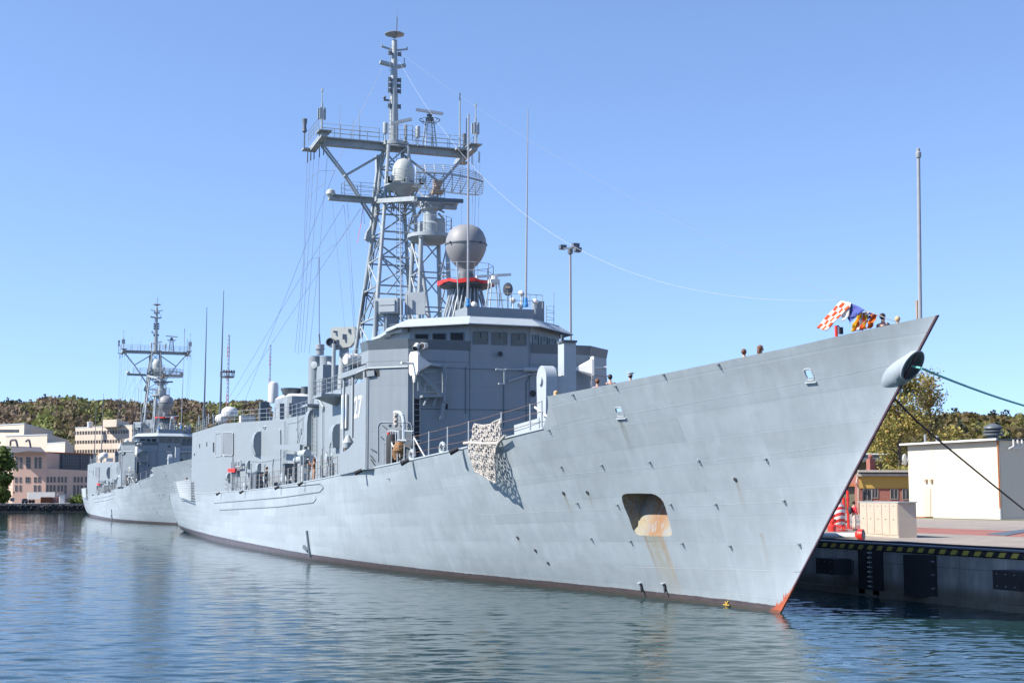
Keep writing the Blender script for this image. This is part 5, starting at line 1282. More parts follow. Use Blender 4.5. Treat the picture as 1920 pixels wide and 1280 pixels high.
# ---- people
SKIN = paint('skin', (.48, .27, .19), .6, .05, 8)
def skinmesh(name, verts, edges, rad, mats, sub=1, root=0):
    me = bpy.data.meshes.new(name); me.from_pydata([tuple(v) for v in verts], edges, [])
    o = bpy.data.objects.new(name, me); scene.collection.objects.link(o)
    md = o.modifiers.new('s', 'SKIN'); md.use_smooth_shade = True; md.branch_smoothing = .6
    for i, r_ in enumerate(rad):
        sv = me.skin_vertices[0].data[i]; sv.radius = (r_, r_) if not isinstance(r_, tuple) else r_; sv.use_root = (i == root)
    s2_ = o.modifiers.new('u', 'SUBSURF'); s2_.levels = sub; s2_.render_levels = sub
    bpy.context.view_layer.update(); dg = bpy.context.evaluated_depsgraph_get(); r = bpy.data.meshes.new_from_object(o.evaluated_get(dg))
    bpy.data.objects.remove(o); bpy.data.meshes.remove(me); r.materials.clear(); r.materials.append(mats); r.name = name; r.shade_smooth(); return r
def pose_mesh(kind):
    ar = {'stand': ((.25, .02, 1.14), (.25, .12, .92)), 'lean': ((.26, .12, 1.17), (.20, .36, 1.08)), 'lift': ((.26, .16, 1.2), (.12, .30, 1.42))}[kind]
    v = [(0, 0, .95), (0, 0, 1.13), (0, -.01, 1.33), (0, 0, 1.47), (0, .01, 1.535), (0, .02, 1.62), (0, .01, 1.70), (0, .12, 1.61)]
    r = [(.15, .11), (.13, .10), (.17, .11), (.06, .06), (.062, .065), (.078, .09), (.062, .075), .012]
    e = [(0, 1), (1, 2), (2, 3), (3, 4), (4, 5), (5, 6), (5, 7)]
    for sg in (1, -1):
        k = len(v); v += [(sg*.19, 0, 1.41), (sg*ar[0][0], ar[0][1], ar[0][2]), (sg*ar[1][0], ar[1][1], ar[1][2])]; r += [.062, .045, .028]; e += [(2, k), (k, k+1), (k+1, k+2)]
        d = Vector((0, .35, -.93)) if kind == 'stand' else Vector((0, 1, -.1)) if kind == 'lean' else Vector((-sg*.3, .3, .9)); d.normalize(); w = Vector((ar[1][0]*sg, ar[1][1], ar[1][2]))
        v.append(tuple(w+d*.08)); r.append((.038, .018)); e.append((k+2, k+3))
        for q_, ln in ((-.028, .075), (-.01, .085), (.01, .08), (.028, .065)):
            n_ = len(v); f0 = w+d*.09+Vector((0, q_, q_*.2)); v += [tuple(f0+d*.04), tuple(f0+d*ln+Vector((-sg*.01, 0, 0)))]; r += [.009, .007]; e += [(k+3, n_), (n_, n_+1)]
        n_ = len(v); v += [tuple(w+d*.03+Vector((-sg*.035, .03, 0))), tuple(w+d*.075+Vector((-sg*.045, .04, 0)))]; r += [.011, .008]; e += [(k+2, n_), (n_, n_+1)]
        k = len(v); v += [(sg*.09, 0, .86), (sg*.10, .02, .49), (sg*.10, -.02, .09), (sg*.11, .14, .035)]; r += [.092, .06, .042, .035]; e += [(0, k), (k, k+1), (k+1, k+2), (k+2, k+3)]
    body = skinmesh('body', v, e, r, SKIN)
    sv = v[0:3]+[(0, 0, 1.46)]; sr = [(.168, .128), (.155, .12), (.19, .135), (.09, .085)]; se = [(0, 1), (1, 2), (2, 3)]
    for sg in (1, -1):
        k = len(sv); w = Vector((ar[1][0]*sg, ar[1][1], ar[1][2])); el = Vector((ar[0][0]*sg, ar[0][1], ar[0][2])); sv += [(sg*.19, 0, 1.41), tuple(el), tuple(el.lerp(w, .9))]; sr += [.082, .062, .045]; se += [(2, k), (k, k+1), (k+1, k+2)]
    tv = [(0, 0, .98), (0, 0, .90)]; trr = [(.165, .128), (.155, .125)]; te = [(0, 1)]
    for sg in (1, -1): k = len(tv); tv += [(sg*.095, 0, .82), (sg*.10, .02, .49), (sg*.10, -.02, .12)]; trr += [.105, .078, .065]; te += [(1, k), (k, k+1), (k+1, k+2)]
    return body, (sv, se, sr), (tv, te, trr)
POSES = {k: pose_mesh(k) for k in ('stand', 'lean', 'lift')}
CL = {}
def cloth_mat(c):
    k = tuple(c)
    if k not in CL: CL[k] = paint('cloth', c, .9, .12, 20)
    return CL[k]
def person(x, y, z, rz, scale, pose, shirt, trousers, hair, label, long_hair=False, cap=None, group=None, bag=None):
    o = thing('person', label, 'person', (x, y, z), group, rz); o.scale = (scale,)*3
    body, sh, tr = POSES[pose]
    def add(n, me):
        c = bpy.data.objects.new(n, me); scene.collection.objects.link(c); c.parent = o; return c
    add('body', body); add('shirt', skinmesh('shirt', sh[0], sh[1], sh[2], cloth_mat(shirt))); add('trousers', skinmesh('trousers', tr[0], tr[1], tr[2], cloth_mat(trousers)))
    m = MB()
    if cap: m.lathe([(.10, .0), (.105, .05), (.15, .075), (.15, .10), (.02, .11)], (0, .01, 1.69), n=14)
    else: m.ball((0, -.012, 1.665), .112, 14, sc=(.86, 1, .95)); 
    if long_hair: m.ball((0, -.05, 1.55), .11, 12, sc=(.9, .7, 1.5))
    hm = m.build('cap' if cap else 'hair', cap or hair); 
    if not cap:     # open the face
        bm = bmesh.new(); bm.from_mesh(hm.data); bmesh.ops.delete(bm, geom=[f for f in bm.faces if f.calc_center_median().y > .055 and f.calc_center_median().z < 1.70], context='FACES'); bm.to_mesh(hm.data); bm.free()
    hm.parent = o
    if cap: m = MB(); m.ball((0, -.02, 1.65), .1, 12, sc=(.86, .95, .8)); h2 = m.build('hair', hair); h2.parent = o
    m = MB()
    for sg in (1, -1): m.ball((sg*.035, .098, 1.635), .011, 6)
    m.path([(-.03, .105, 1.565), (.03, .105, 1.565)], .006, 4); f = m.build('face_features', M['black']); f.parent = o
    m = MB()
    for sg in (1, -1): m.ball((sg*.105, .05, .05), .075, 10, sc=(.6, 1.7, .7))
    for k, sg in enumerate((1, -1)):
        m = MB(); m.ball((sg*.105, .05, .05), .075, 10, sc=(.6, 1.7, .7)); f = m.build('shoe', M['black']); f.parent = o
    if bag:
        m = MB(); m.ball((0, -.24, 1.22), .2, 12, sc=(.85, .6, 1.3)); f = m.build('backpack', bag); f.parent = o
    return o
HB = paint('dark_hair', (.03, .018, .012), .7); HR = paint('brown_hair', (.13, .05, .025), .7); HL = paint('blond_hair', (.50, .33, .17), .7)
GP = 'visitors and sailors on the near frigate'
def at_head(px, py, rz, pose, shirt, trousers, hair, label, prange=None, **k):
    """stand someone on deck so that the head is seen at (px, py)"""
    best = None; lo, hi = prange or (-5, 6.3)
    for i in range(200):
        pp = lerp(lo, hi, i/199); q = P(px, py, p=pp)
        if q.x < 1 or abs(pp) > hull_y(q.x, zdeck(q.x))-.02: continue
        e = abs((q.z-zdeck(q.x))-1.64)
        if best is None or e < best[0]: best = (e, q)
    q = best[1]; zd = zdeck(q.x); sc = max(.9, min(1.1, (q.z-zd)/1.63))
    return person(q.x, q.y, q.z-1.63*sc if abs(q.z-zd-1.63*sc) < .25 else zd, rz, sc, pose, shirt, trousers, hair, label, group=GP, **k)
navy = (.02, .025, .05); wht = (.6, .6, .58)
at_head(1655, 595, R(200), 'lean', navy, navy, HB, 'dark-haired person in a dark shirt leaning on the bulwark right of the flags', prange=(0, .6))
at_head(1683, 600, R(230), 'stand', (.3, .2, .1), navy, HL, 'fair-haired person nearest the jackstaff, only the head showing', prange=(-.8, .2))
at_head(1395, 661, R(220), 'stand', wht, navy, HR, 'person in white with short brown hair behind the forward bulwark')
at_head(1426, 654, R(150), 'stand', (.3, .2, .2), navy, HR, 'long brown-haired person right of the one in white', long_hair=True)
at_head(1182, 706, R(250), 'stand', (.05, .05, .06), navy, HB, 'sailor in a white cap behind the bulwark', cap=M['white'])
at_head(1144, 708, R(240), 'stand', navy, navy, HB, 'dark-haired person in navy between the white cap and the launcher')
at_head(1120, 716, R(260), 'stand', (.2, .22, .3), navy, HR, 'short brown-haired person just right of the launcher')
at_head(1043, 738, R(200), 'stand', (.4, .2, .2), navy, HL, 'fair-haired person at the end of the bulwark below the launcher', long_hair=True)
at_head(589, 862, R(0), 'lift', (.25, .12, .06), (.4, .25, .18), HR, 'red-haired person in brown lifting hands on the side deck', prange=(5, 6.4), long_hair=True)
at_head(577, 866, R(40), 'stand', (.5, .28, .2), (.2, .2, .25), HR, 'person in pink just left of the red-haired one on the side deck', prange=(5, 6.4))
at_head(551, 871, R(20), 'lean', (.45, .15, .12), (.03, .03, .04), HL, 'person in a reddish top and dark trousers at the middle of the side deck', prange=(5, 6.4))
at_head(500, 878, R(0), 'lean', (.03, .03, .04), (.03, .03, .04), HB, 'person all in black at the aft rail of the side deck', prange=(5, 6.4))
at_head(472, 890, R(-20), 'lean', (.3, .3, .32), (.05, .05, .07), HR, 'person in grey bending over deck gear, farthest aft on the side deck', prange=(5, 6.4))
at_head(350, 897, R(10), 'lean', (.3, .05, .04), navy, HR, 'person in dark red standing on the flight deck behind the net', prange=(4, 6.6))
# ================================================================== water and land
def water_material():
    t = NT('harbour_water')
    n2 = t.noise(t.coord((1, .55, 1)), 6.5, 3, .6, .8)
    nr = t.bump(n2, .5, .010)
    t.b.inputs['IOR'].default_value = 1.33
    return t.out((.014, .040, .042), .02, nr)
M['water'] = water_material()
import numpy as np
def wave_sheet():
    """real wavelets over the harbour, fine near the quay and coarser far away, lying in a flat sheet"""
    rg = np.random.RandomState(12)
    r = [16.0]
    while r[-1] < 62: r.append(r[-1]+.085)
    while r[-1] < 420: r.append(r[-1]+.085*(r[-1]/62)**1.9)
    r = np.array(r); a = np.linspace(-YAW-.42, -YAW+.42, 520)
    RR, AA = np.meshgrid(r, a, indexing='ij'); X = CAM_POS.x+RR*np.cos(AA); Y = CAM_POS.y+RR*np.sin(AA)
    dr = np.gradient(r)[:, None]; Hh = np.zeros_like(X)
    gust = .5+.5*np.sin(X*.045+1.2+1.3*np.sin(Y*.06))*np.cos(Y*.05-.7+.9*np.sin(X*.031)); gust = .45+1.35*np.clip(gust, 0, 1)**1.5
    for k in range(110):
        lam = .36*(8.0)**(rg.rand()**1.25); th = R(-18)+rg.normal(0, .38); kx, ky = 2*math.pi/lam*math.cos(th), 2*math.pi/lam*math.sin(th)
        amp = .00098*lam**1.0; att = np.clip((lam/(dr*2.6))-.35, 0, 1); ph = rg.rand()*6.28
        u = kx*X+ky*Y+ph+.8*np.sin(.35*X+.27*Y+k); s_ = np.sin(u); Hh += amp*att*(s_+.28*np.sin(2*u+1.57))*(gust if lam < 1.6 else .8)
    fade = np.clip((RR-16)/3, 0, 1)*np.clip((420-RR)/80, 0, 1)*np.clip((AA-a[0])/.02, 0, 1)*np.clip((a[-1]-AA)/.02, 0, 1); Hh *= fade
    nr_, na = X.shape; V = np.stack([X, Y, Hh], -1).reshape(-1, 3)
    idx = np.arange(nr_*na).reshape(nr_, na); F = np.stack([idx[:-1, :-1], idx[1:, :-1], idx[1:, 1:], idx[:-1, 1:]], -1).reshape(-1, 4)
    me = bpy.data.meshes.new('water'); me.vertices.add(len(V)); me.vertices.foreach_set('co', V.ravel()); me.loops.add(F.size); me.loops.foreach_set('vertex_index', F.ravel())
    me.polygons.add(len(F)); me.polygons.foreach_set('loop_start', np.arange(0, F.size, 4)); me.polygons.foreach_set('loop_total', np.full(len(F), 4)); me.update()
    # surrounding flat water: joined on as rim faces
    bm = bmesh.new(); bm.from_mesh(me); bm.verts.ensure_lookup_table()
    rim = [bm.verts[i] for i in list(idx[0, :])+list(idx[1:, -1])+list(idx[-1, :-1][::-1])+list(idx[1:-1, 0][::-1])]
    n = len(rim); outer = []
    ca = CAM_POS.x+150*math.cos(-YAW), CAM_POS.y+150*math.sin(-YAW)
    for v in rim:
        d = Vector((v.co.x-ca[0], v.co.y-ca[1], 0)); outer.append(bm.verts.new((ca[0]+d.x*14, ca[1]+d.y*14, 0)))
    for k in range(n):
        bm.faces.new((rim[k], rim[(k+1) % n], outer[(k+1) % n], outer[k]))
    bm.to_mesh(me); bm.free(); me.shade_smooth(); me.materials.append(M['water'])
    if me.polygons[0].normal.z < 0: me.flip_normals()
    o = bpy.data.objects.new('water', me); scene.collection.objects.link(o); return tag(o, kind='structure')
wave_sheet()
def PD(x, y, D): d = ray(x, y); return CAM_POS+d*(D/d.dot(FW))
def ground_material(name, c, joint=3.0, jc=(.12, .11, .10), var=.15):
    t = NT(name); n = t.noise(t.coord((1, 1, 1)), .35, 5, .6); n2 = t.noise(t.coord(), 4, 4, .6)
    f = t.math('ADD', t.math('MULTIPLY', n, .6), t.math('MULTIPLY', n2, .4))
    col = t.mix(t.ramp(f, .35, .65), [x*(1-var) for x in c], [x*(1+var) for x in c])
    br = t.n("ShaderNodeTexBrick"); t.l(t.coord((1, 1, 1)), br.inputs['Vector']); br.inputs['Scale'].default_value = 1/joint; br.inputs['Mortar Size'].default_value = .008
    br.inputs['Color1'].default_value = (1, 1, 1, 1); br.inputs['Color2'].default_value = (.9, .9, .9, 1); br.inputs['Mortar'].default_value = (.5, .5, .5, 1)
    col = t.mix(1, col, br.outputs['Color'], 'MULTIPLY')
    return t.out(col, .85, t.bump(n2, .2, .02))
M['paving'] = ground_material('concrete_paving', (.29, .25, .21)); M['brickpath'] = ground_material('red_block_path', (.30, .12, .09), .4)
M['grass'] = paint('short_grass', (.09, .11, .03), .95, .4, 3, .3)
QZ, QY, EX = 2.06, -7.9, 343.0
# land: quay on the port side and the head of the basin, one sheet with a solid edge
g = MB(); out_ = [(-250, QY-.45), (EX+.3, QY-.45), (EX+.3, 1300), (3200, 1300), (3200, -1500), (-250, -1500)]
g.add([(x, y, QZ) for x, y in out_], [tuple(range(6))]); tag(g.build('ground', M['paving'], smooth=False), kind='structure')
# quay wall
def wall_mat():
    t = NT('quay_concrete'); n = t.noise(t.coord((1, 1, .3)), 1.3, 6, .65); n2 = t.noise(t.coord((.6, .6, 3)), 1.2, 4, .6); tc = t.n("ShaderNodeTexCoord"); sp = t.n("ShaderNodeSeparateXYZ"); t.l(tc.outputs['Object'], sp.inputs[0])
    col = t.mix(t.ramp(n, .35, .65), (.26, .26, .25), (.42, .41, .39)); col = t.mix(t.math('MULTIPLY', t.ramp(sp.outputs[2], .9, .35), .75), col, (.10, .085, .05))
    jn = t.math('LESS_THAN', t.math('FRACT', t.math('DIVIDE', sp.outputs[0], 2.4)), .012); col = t.mix(t.math('MULTIPLY', jn, .6), col, (.08, .08, .08))
    j2 = t.math('LESS_THAN', t.math('ABSOLUTE', t.math('SUBTRACT', sp.outputs[2], 1.35)), .012); col = t.mix(t.math('MULTIPLY', j2, .6), col, (.08, .08, .08))
    st = t.ramp(t.noise(t.coord((5, 5, .25)), 1.2, 4, .7), .6, .72); col = t.mix(t.math('MULTIPLY', st, .5), col, (.07, .07, .065))
    return t.out(col, .8, t.bump(n2, .3, .03))
M['qwall'] = wall_mat()
qw = MB(); qw.box((46, QY-.55, -.5), (594, 1.1, 4.6)); qw.box((46, QY+.12, .0), (594, .24, .5)); quay = qw.build('quay_wall', M['qwall']); tag(quay, 'long grey concrete quay wall with a yellow and black striped edge', 'quay wall')
def stripe_mat():
    t = NT('hazard_stripes'); tc = t.n("ShaderNodeTexCoord"); sp = t.n("ShaderNodeSeparateXYZ"); t.l(tc.outputs['Object'], sp.inputs[0])
    f = t.math('LESS_THAN', t.math('FRACT', t.math('DIVIDE', t.math('ADD', sp.outputs[0], t.math('MULTIPLY', sp.outputs[2], .8)), .66)), .5)
    n = t.noise(t.coord(), 7, 4, .6); c = t.mix(f, (.025, .025, .03), (.50, .41, .08)); c = t.mix(t.ramp(n, .55, .7), c, (.12, .11, .09)); return t.out(c, .6)
m = MB(); m.box((46, QY+.02, 1.93), (594, .06, .17)); m.build('striped_edge', stripe_mat(), quay)
m = MB(); m.box((46, QY-.30, QZ-.01+.03), (594, .62, .06)); m.build('coping', paint('coping_grey', (.13, .14, .17), .6, .15, 2), quay)
m = MB(); m.path([(x, QY-.75+.03*math.sin(x*1.3), QZ+.08) for x in [-20+i*.8 for i in range(60)]], .045, 6); tag(m.build('rubber_hose', M['black']), 'long dark hose lying along the quay edge', 'hose')
# fenders and safety ladder
def qx(x): return P(x, 1040, p=QY).x
def fender_box(xl, xr, yt, yb, name, label):
    c = (qx(xl)+qx(xr))/2
    xa = P(xl, (yt+yb)/2, p=QY+1.1).x
    t = MB(); a = P(xl, yt, p=QY+1.1); b = P(xr, yb, p=QY+1.1)
    t.box(((a.x+b.x)/2, QY+.68, (a.z+b.z)/2), (abs(a.x-b.x), .84, abs(a.z-b.z))); o = t.build(name, M['black']); tag(o, label, 'fender', 'fenders on the quay wall')
    m = MB(); m.box(((a.x+b.x)/2, QY+.3, (a.z+b.z)/2), (abs(a.x-b.x)*.7, .6, abs(a.z-b.z)*.7))
    m.build('fender_core', M['dgrey'], o)
    m = MB()
    for i in range(3):
        for zz in (a.z-.12, b.z+.12): m.lathe([(.025, 0), (.02, .02)], (lerp(a.x, b.x, (i+.5)/3), QY+1.1, zz), (0, 1, 0), 8)
    m.build('fender_bolts', M['steel'], o); return o
zq = Zm(1520, 1000, 4.8)
fender_box(*[zq(45, 215)[0], zq(210, 215)[0], zq(45, 215)[1], zq(45, 370)[1]], 'fender', 'black box fender nearest the ship\'s stem')
fender_box(zq(1635, 0)[0], zq(1880, 0)[0], zq(0, 325)[1], zq(0, 520)[1], 'fender', 'black box fender at the right edge of the photo')
a, b = P(*zq(905, 175), p=QY+.55), P(*zq(1125, 560), p=QY+.1)
m = MB(); pf_ = [(a.x+.75, QY), (a.x+.75, QY+.35), (a.x+.45, QY+.6), (a.x, QY+.6), (b.x, QY+.12), (b.x, QY)]
m.prism(pf_, .22, 1.78); o = m.build('fender', M['black']); tag(o, 'tall broad black rubber fender in the middle of the quay wall', 'fender', 'fenders on the quay wall')
m = MB()
for zz in (1.55, 1.05, .55): m.box((b.x+.05, QY+.17, zz), (.18, .04, .05))
m.build('fender_bolts', M['steel'], o)
a = P(*zq(470, 100), p=QY); b = P(*zq(655, 560), p=QY); xm = P(*zq(560, 300), p=QY).x
t = MB(); 
for x_, w_ in ((P(*zq(500, 300), p=QY).x, .42), (P(*zq(628, 300), p=QY).x, .42)): t.box((x_, QY+.12, .95), (w_, .24, 1.75))
sl = t.build('ladder_fender', M['black']); tag(sl, 'safety ladder with white rungs between two black rubber strips on the quay wall', 'ladder')
m = MB(); m.box((xm, QY+.02, .95), (.3, .04, 1.75)); m.build('ladder_back', M['dgrey'], sl)
for i in range(9): m = MB(); m.tube((xm-.17, QY+.12, 1.72-i*.19), (xm+.14, QY+.12, 1.72-i*.19), .022, n=6); m.box((xm+.10, QY+.14, 1.72-i*.19), (.10, .05, .06)); m.build('rung', M['white'], sl)
# red block path, grass verge, dark sheet drawn for a shadow
a, b = P(1708, 988, z=QZ), P(1708, 998, z=QZ)
m = MB(); m.add([(-20, b.y, QZ+.004), (130, b.y, QZ+.004), (130, a.y, QZ+.004), (-20, a.y, QZ+.004)], [(0, 1, 2, 3)]); tag(m.build('footpath', M['brickpath'], smooth=False), kind='structure')
m = MB(); m.add([(30, -51.0, QZ+.004), (77.5, -51.0, QZ+.004), (77.5, -53.4, QZ+.004), (30, -53.4, QZ+.004)], [(0, 1, 2, 3)]); tag(m.build('grass_verge', M['grass'], smooth=False), kind='structure')
q = [P(1849, 1000, z=QZ+.04), P(1886, 1003, z=QZ+.04), P(1925, 996, z=QZ+.04), P(1925, 991, z=QZ+.04)]; m = MB(); m.plate(q, (0, 0, -.03)); tag(m.build('shadow_patch', M['dgrey']), 'flat dark sheet standing in for a shadow on the quay at the right edge', 'plate')  # thin dark sheet laid on the paving in place of a cast shadow

# ---- generic house with window parts
def stucco(name, c, var=.06): return paint(name, c, .85, var, .6, .1)
def brick_mat(name, c1, c2, mo, sc):
    t = NT(name); br = t.n("ShaderNodeTexBrick"); t.l(t.coord((1, 1, 1), 'UV'), br.inputs['Vector']); br.inputs['Scale'].default_value = sc
    br.inputs['Color1'].default_value = c1+(1,); br.inputs['Color2'].default_value = c2+(1,); br.inputs['Mortar'].default_value = mo+(1,); br.inputs['Mortar Size'].default_value = .03; return t.out(br.outputs['Color'], .9)
M['wing'] = paint('window_glass_day', (.035, .04, .045), .25, .4, .4); M['wfr'] = paint('window_frame_white', (.30, .26, .24), .6, .1, 3)
class House:
    """front face from ground point A (left) to B (right), seen from the water"""
    def __init__(s, name, label, cat, A, B, zt, depth, mat, roofm=None, over=.0, ztB=None, group=None):
        s.A, s.B = Vector(A), Vector(B); s.u = (s.B-s.A); s.u.z = 0; s.L = s.u.length; s.u.normalize()
        s.n = Vector((s.u.y, -s.u.x, 0)); 
        if s.n.dot(CAM_POS-s.A) < 0: s.n = -s.n
        s.o = thing(name, label, cat, (s.A.x, s.A.y, QZ), group)
        ztB = ztB or zt; z0 = QZ-.3; d = -s.n*depth
        lo = [Vector((v.x, v.y, z0)) for v in (s.A, s.B, s.B+d, s.A+d)]; hi = [Vector((lo[0].x, lo[0].y, zt)), Vector((lo[1].x, lo[1].y, ztB)), Vector((lo[2].x, lo[2].y, ztB)), Vector((lo[3].x, lo[3].y, zt))]
        m = MB(); m.loft(lo, hi); m.build('wall', mat, s.o, smooth=False)
        if roofm:
            c = sum(hi, Vector())/4; m = MB(); q = [c+(v-c)*(1+over/max(s.L, 1)) for v in hi]; m.loft([v+Vector((0, 0, .02)) for v in q], [v+Vector((0, 0, .35)) for v in q]); m.build('roof', roofm, s.o, smooth=False)
    def pt(s, px, off=0): return P(*px, plane=(s.A, s.n))+s.n*off
    def rect(s, name, x0, y0, x1, y1, mat, off=.02, th=.05, parent=None):
        q = [s.pt(p_, off) for p_ in ((x0, y0), (x1, y0), (x1, y1), (x0, y1))]; m = MB(); m.plate(q, s.n*th); return m.build(name, mat, parent or s.o, smooth=False)
    def window(s, x0, y0, x1, y1, bars=0, sill=True):
        q = [s.pt(p_, .01) for p_ in ((x0, y0), (x1, y0), (x1, y1), (x0, y1))]; m = MB(); m.plate(q, s.n*.03, 0)
        k = (q[1]-q[0]).length*.045
        for i in range(4): m.beam(q[i]+s.n*.05, q[(i+1) % 4]+s.n*.05, .06, k, 1, up=s.n)
        m.beam(q[0].lerp(q[1], .5)+s.n*.05, q[3].lerp(q[2], .5)+s.n*.05, .05, k, 1, up=s.n)
        for j in range(bars): t_ = (j+1)/(bars+1); m.beam(q[0].lerp(q[3], t_)+s.n*.05, q[1].lerp(q[2], t_)+s.n*.05, .05, k, 1, up=s.n)
        return m.build('window', [M['wing'], M['wfr']], s.o, smooth=False)
# ---- white workshop on the right
crm = paint('cream_cladding', (.50, .47, .38), .7, .03, .5); 
A_, B_ = P(1706, 971, z=QZ), P(1880, 976, z=QZ); B_.y = A_.y = -53.7; A_.x = P(1706, 971, p=-53.7).x; B_.x = P(1880, 976, p=-53.7).x
zt = P(1706, 834, p=-53.7).z; zt2 = P(1880, 826, p=-53.7).z
wh = House('workshop', 'low cream-white workshop with a shaded grey end wall on the right quay', 'building', A_, B_, (zt+zt2)/2, 16, crm)
zr_ = (zt+zt2)/2
m = MB(); pr = [(-53.2, zr_-.02), (-61.7, zr_+.4), (-70.2, zr_-.02)]
m.loft([Vector((A_.x+.4, y, z)) for y, z in pr]+[Vector((A_.x+.4, y, z+.10)) for y, z in pr[::-1]], [Vector((B_.x-.3, y, z)) for y, z in pr]+[Vector((B_.x-.3, y, z+.10)) for y, z in pr[::-1]])
m.build('roof', M['band'], wh.o, smooth=False)
m = MB(); m.plate([(B_.x+.01, y, z-.01) for y, z in ((-53.71, zr_-.3), (-61.7, zr_+.4), (-69.69, zr_-.3))], (.1, 0, 0)); m.build('gable', crm, wh.o, smooth=False)
m = MB(); m.beam((A_.x+.4, -53.15, zr_+.1), (B_.x-.3, -53.15, zr_+.1), .16, .16); m.build('gutter', M['white'], wh.o)
m = MB(); x_ = wh.pt((1876, 900)).x; m.tube((x_, -53.55, QZ+.8), (x_, -53.55, zr_), .07, n=8); m.build('downpipe', M['rust'], wh.o); m = MB(); m.tube((x_, -53.5, QZ), (x_, -53.5, QZ+.9), .13, n=8); m.build('downpipe_foot', M['white'], wh.o)
wh.rect('door', 1733, 916, 1746, 968, paint('cream_door', (.46, .43, .33), .6, .02)); wh.rect('door_step', 1727, 968, 1750, 971.5, M['rust'], 0, .9); wh.rect('ramp_slab', 1706, 969, 1728, 973, M['paving'], 0, .8)
for x in (1738, 1748): wh.rect('wall_lamp', x-1.8, 898, x+1.8, 904, M['tan'], .02, .2)
wh.rect('pale_panel', 1735, 835, 1750, 915, paint('yellowed_cladding', (.50, .465, .36), .7, .02), .005, .01)
q = wh.pt((1704, 861)); m = MB(); m.lathe([(.05, -.1), (.45, 0), (.55, .12), (.1, .15)], q+Vector((.3, .1, 0)), (.9, .45, 0), 16); m.tube(q, q+Vector((.6, .3, -.4)), .05); m.build('satellite_dish', M['white'], wh.o)
for i, (y0, z0) in enumerate(((-56, 0), (-56.6, 0), (-57.2, 0))):
    m = MB(); a = P(1900+i*8, 824, s=B_.x-.4); m.path([a, a+Vector((0, 0, -.55)), a+Vector((0, .5, -.75))], .07, 6); m.build('service_pipe', M['white'], wh.o)
m = MB(); q = P(1862, 818, p=-57); m.lathe([(.45, 0), (.5, .5), (.85, .55), (.85, .7), (.5, .75), (.85, .85), (.85, .95), (.5, 1.0), (.8, 1.15), (.75, 1.3), (.3, 1.55), (0, 1.6)], (q.x, q.y, q.z-.45), n=18); m.build('roof_ventilator', M['dgrey'], wh.o)
for x, h in ((1735, .9), (1757, .7)): q = P(x, 824, p=-58); m = MB(); m.tube((q.x, q.y, q.z-.4), (q.x, q.y, q.z+h*.55), .13, n=10); m.build('roof_pipe', M['steel'], wh.o)
# ---- yellow and brick annexe
yl = paint('ochre_render', (.42, .26, .06), .8, .04, .6)
D_ = 152; zg = QZ; A_ = PD(1611, 966, D_); B_ = PD(1725, 966, D_-1); A_.z = B_.z = zg
zt = PD(1611, 888, D_).z
bk = paint('red_brick', (.26, .10, .075), .85, .25, 5, .3)
yb = House('annexe', 'single-storey annexe with an ochre upper wall over red brick between ship and workshop', 'building', A_, B_, zt, 10, bk)
yb.rect('ochre_band', 1611, 893, 1720, 915, yl, .02, .12)
for i, (y0, y1, o_) in enumerate(((881, 885, .9), (888, 892.5, .5))):
    yb.rect('fascia', 1608+i*-2, y0, 1720, y1, paint('fascia_white', (.36, .33, .28), .7), .1, o_)
yb.rect('eave_board', 1608, 885, 1720, 888, M['band'], .1, .3)
yb.window(1618, 917, 1634, 938); yb.window(1635, 917, 1646, 933); yb.window(1669.5, 917, 1683.5, 935); yb.window(1692, 917, 1705, 936)
m = MB(); q = yb.pt((1609, 900), .3); m.path([q+Vector((0, 0, .8)), q+Vector((-.2, .4, -.3)), q+Vector((0, 0, -.8)), yb.pt((1609, 950), .3)], .09, 7); m.build('downpipe', M['tan'], yb.o)
A2 = PD(1575, 966, 158); B2 = PD(1611, 966, 157); A2.z = B2.z = zg
g2 = House('glazed_porch', 'olive glazed porch beside the ochre annexe, partly hidden by the bow', 'building', A2, B2, PD(1600, 912, 158).z, 8, M['band'], M['rust'], .4); g2.rect('window', 1580, 918, 1608, 955, paint('olive_glass', (.12, .12, .08), .2), .02, .04); g2.rect('plinth', 1580, 955, 1610, 966, bk, .02, .1)
m = MB(); q = PD(1633, 880, D_+4); m.box((q.x, q.y, q.z+.3), (.7, .7, 1.8)); m.lathe([(.2, 0), (.3, .3), (.15, .5)], (q.x, q.y, q.z+1.2), n=10); m.build('chimney', bk, yb.o)
A3 = PD(1590, 966, 185); B3 = PD(1676, 966, 184); A3.z = B3.z = zg
b3 = House('office_block', 'dark office block with a flat white-edged canopy behind the annexe', 'building', A3, B3, PD(1660, 866, 185).z, 14, paint('olive_wall', (.10, .085, .05), .8), None)
b3.rect('canopy', 1590, 852, 1658, 865, M['band'], .0, 1.2); b3.rect('canopy_edge', 1590, 850, 1668, 852.5, M['white'], .0, 1.4); b3.rect('orange_panel', 1658, 853, 1668, 864, paint('orange_panel', (.42, .18, .05), .7), .0, 1.25)
A4 = PD(1585, 966, 215); B4 = PD(1662, 966, 214); A4.z = B4.z = zg
House('warehouse', 'tall plain dark grey warehouse farthest back behind the bow', 'building', A4, B4, PD(1650, 811, 215).z, 20, paint('slate_cladding', (.07, .075, .085), .7), M['lgrey'], .3)
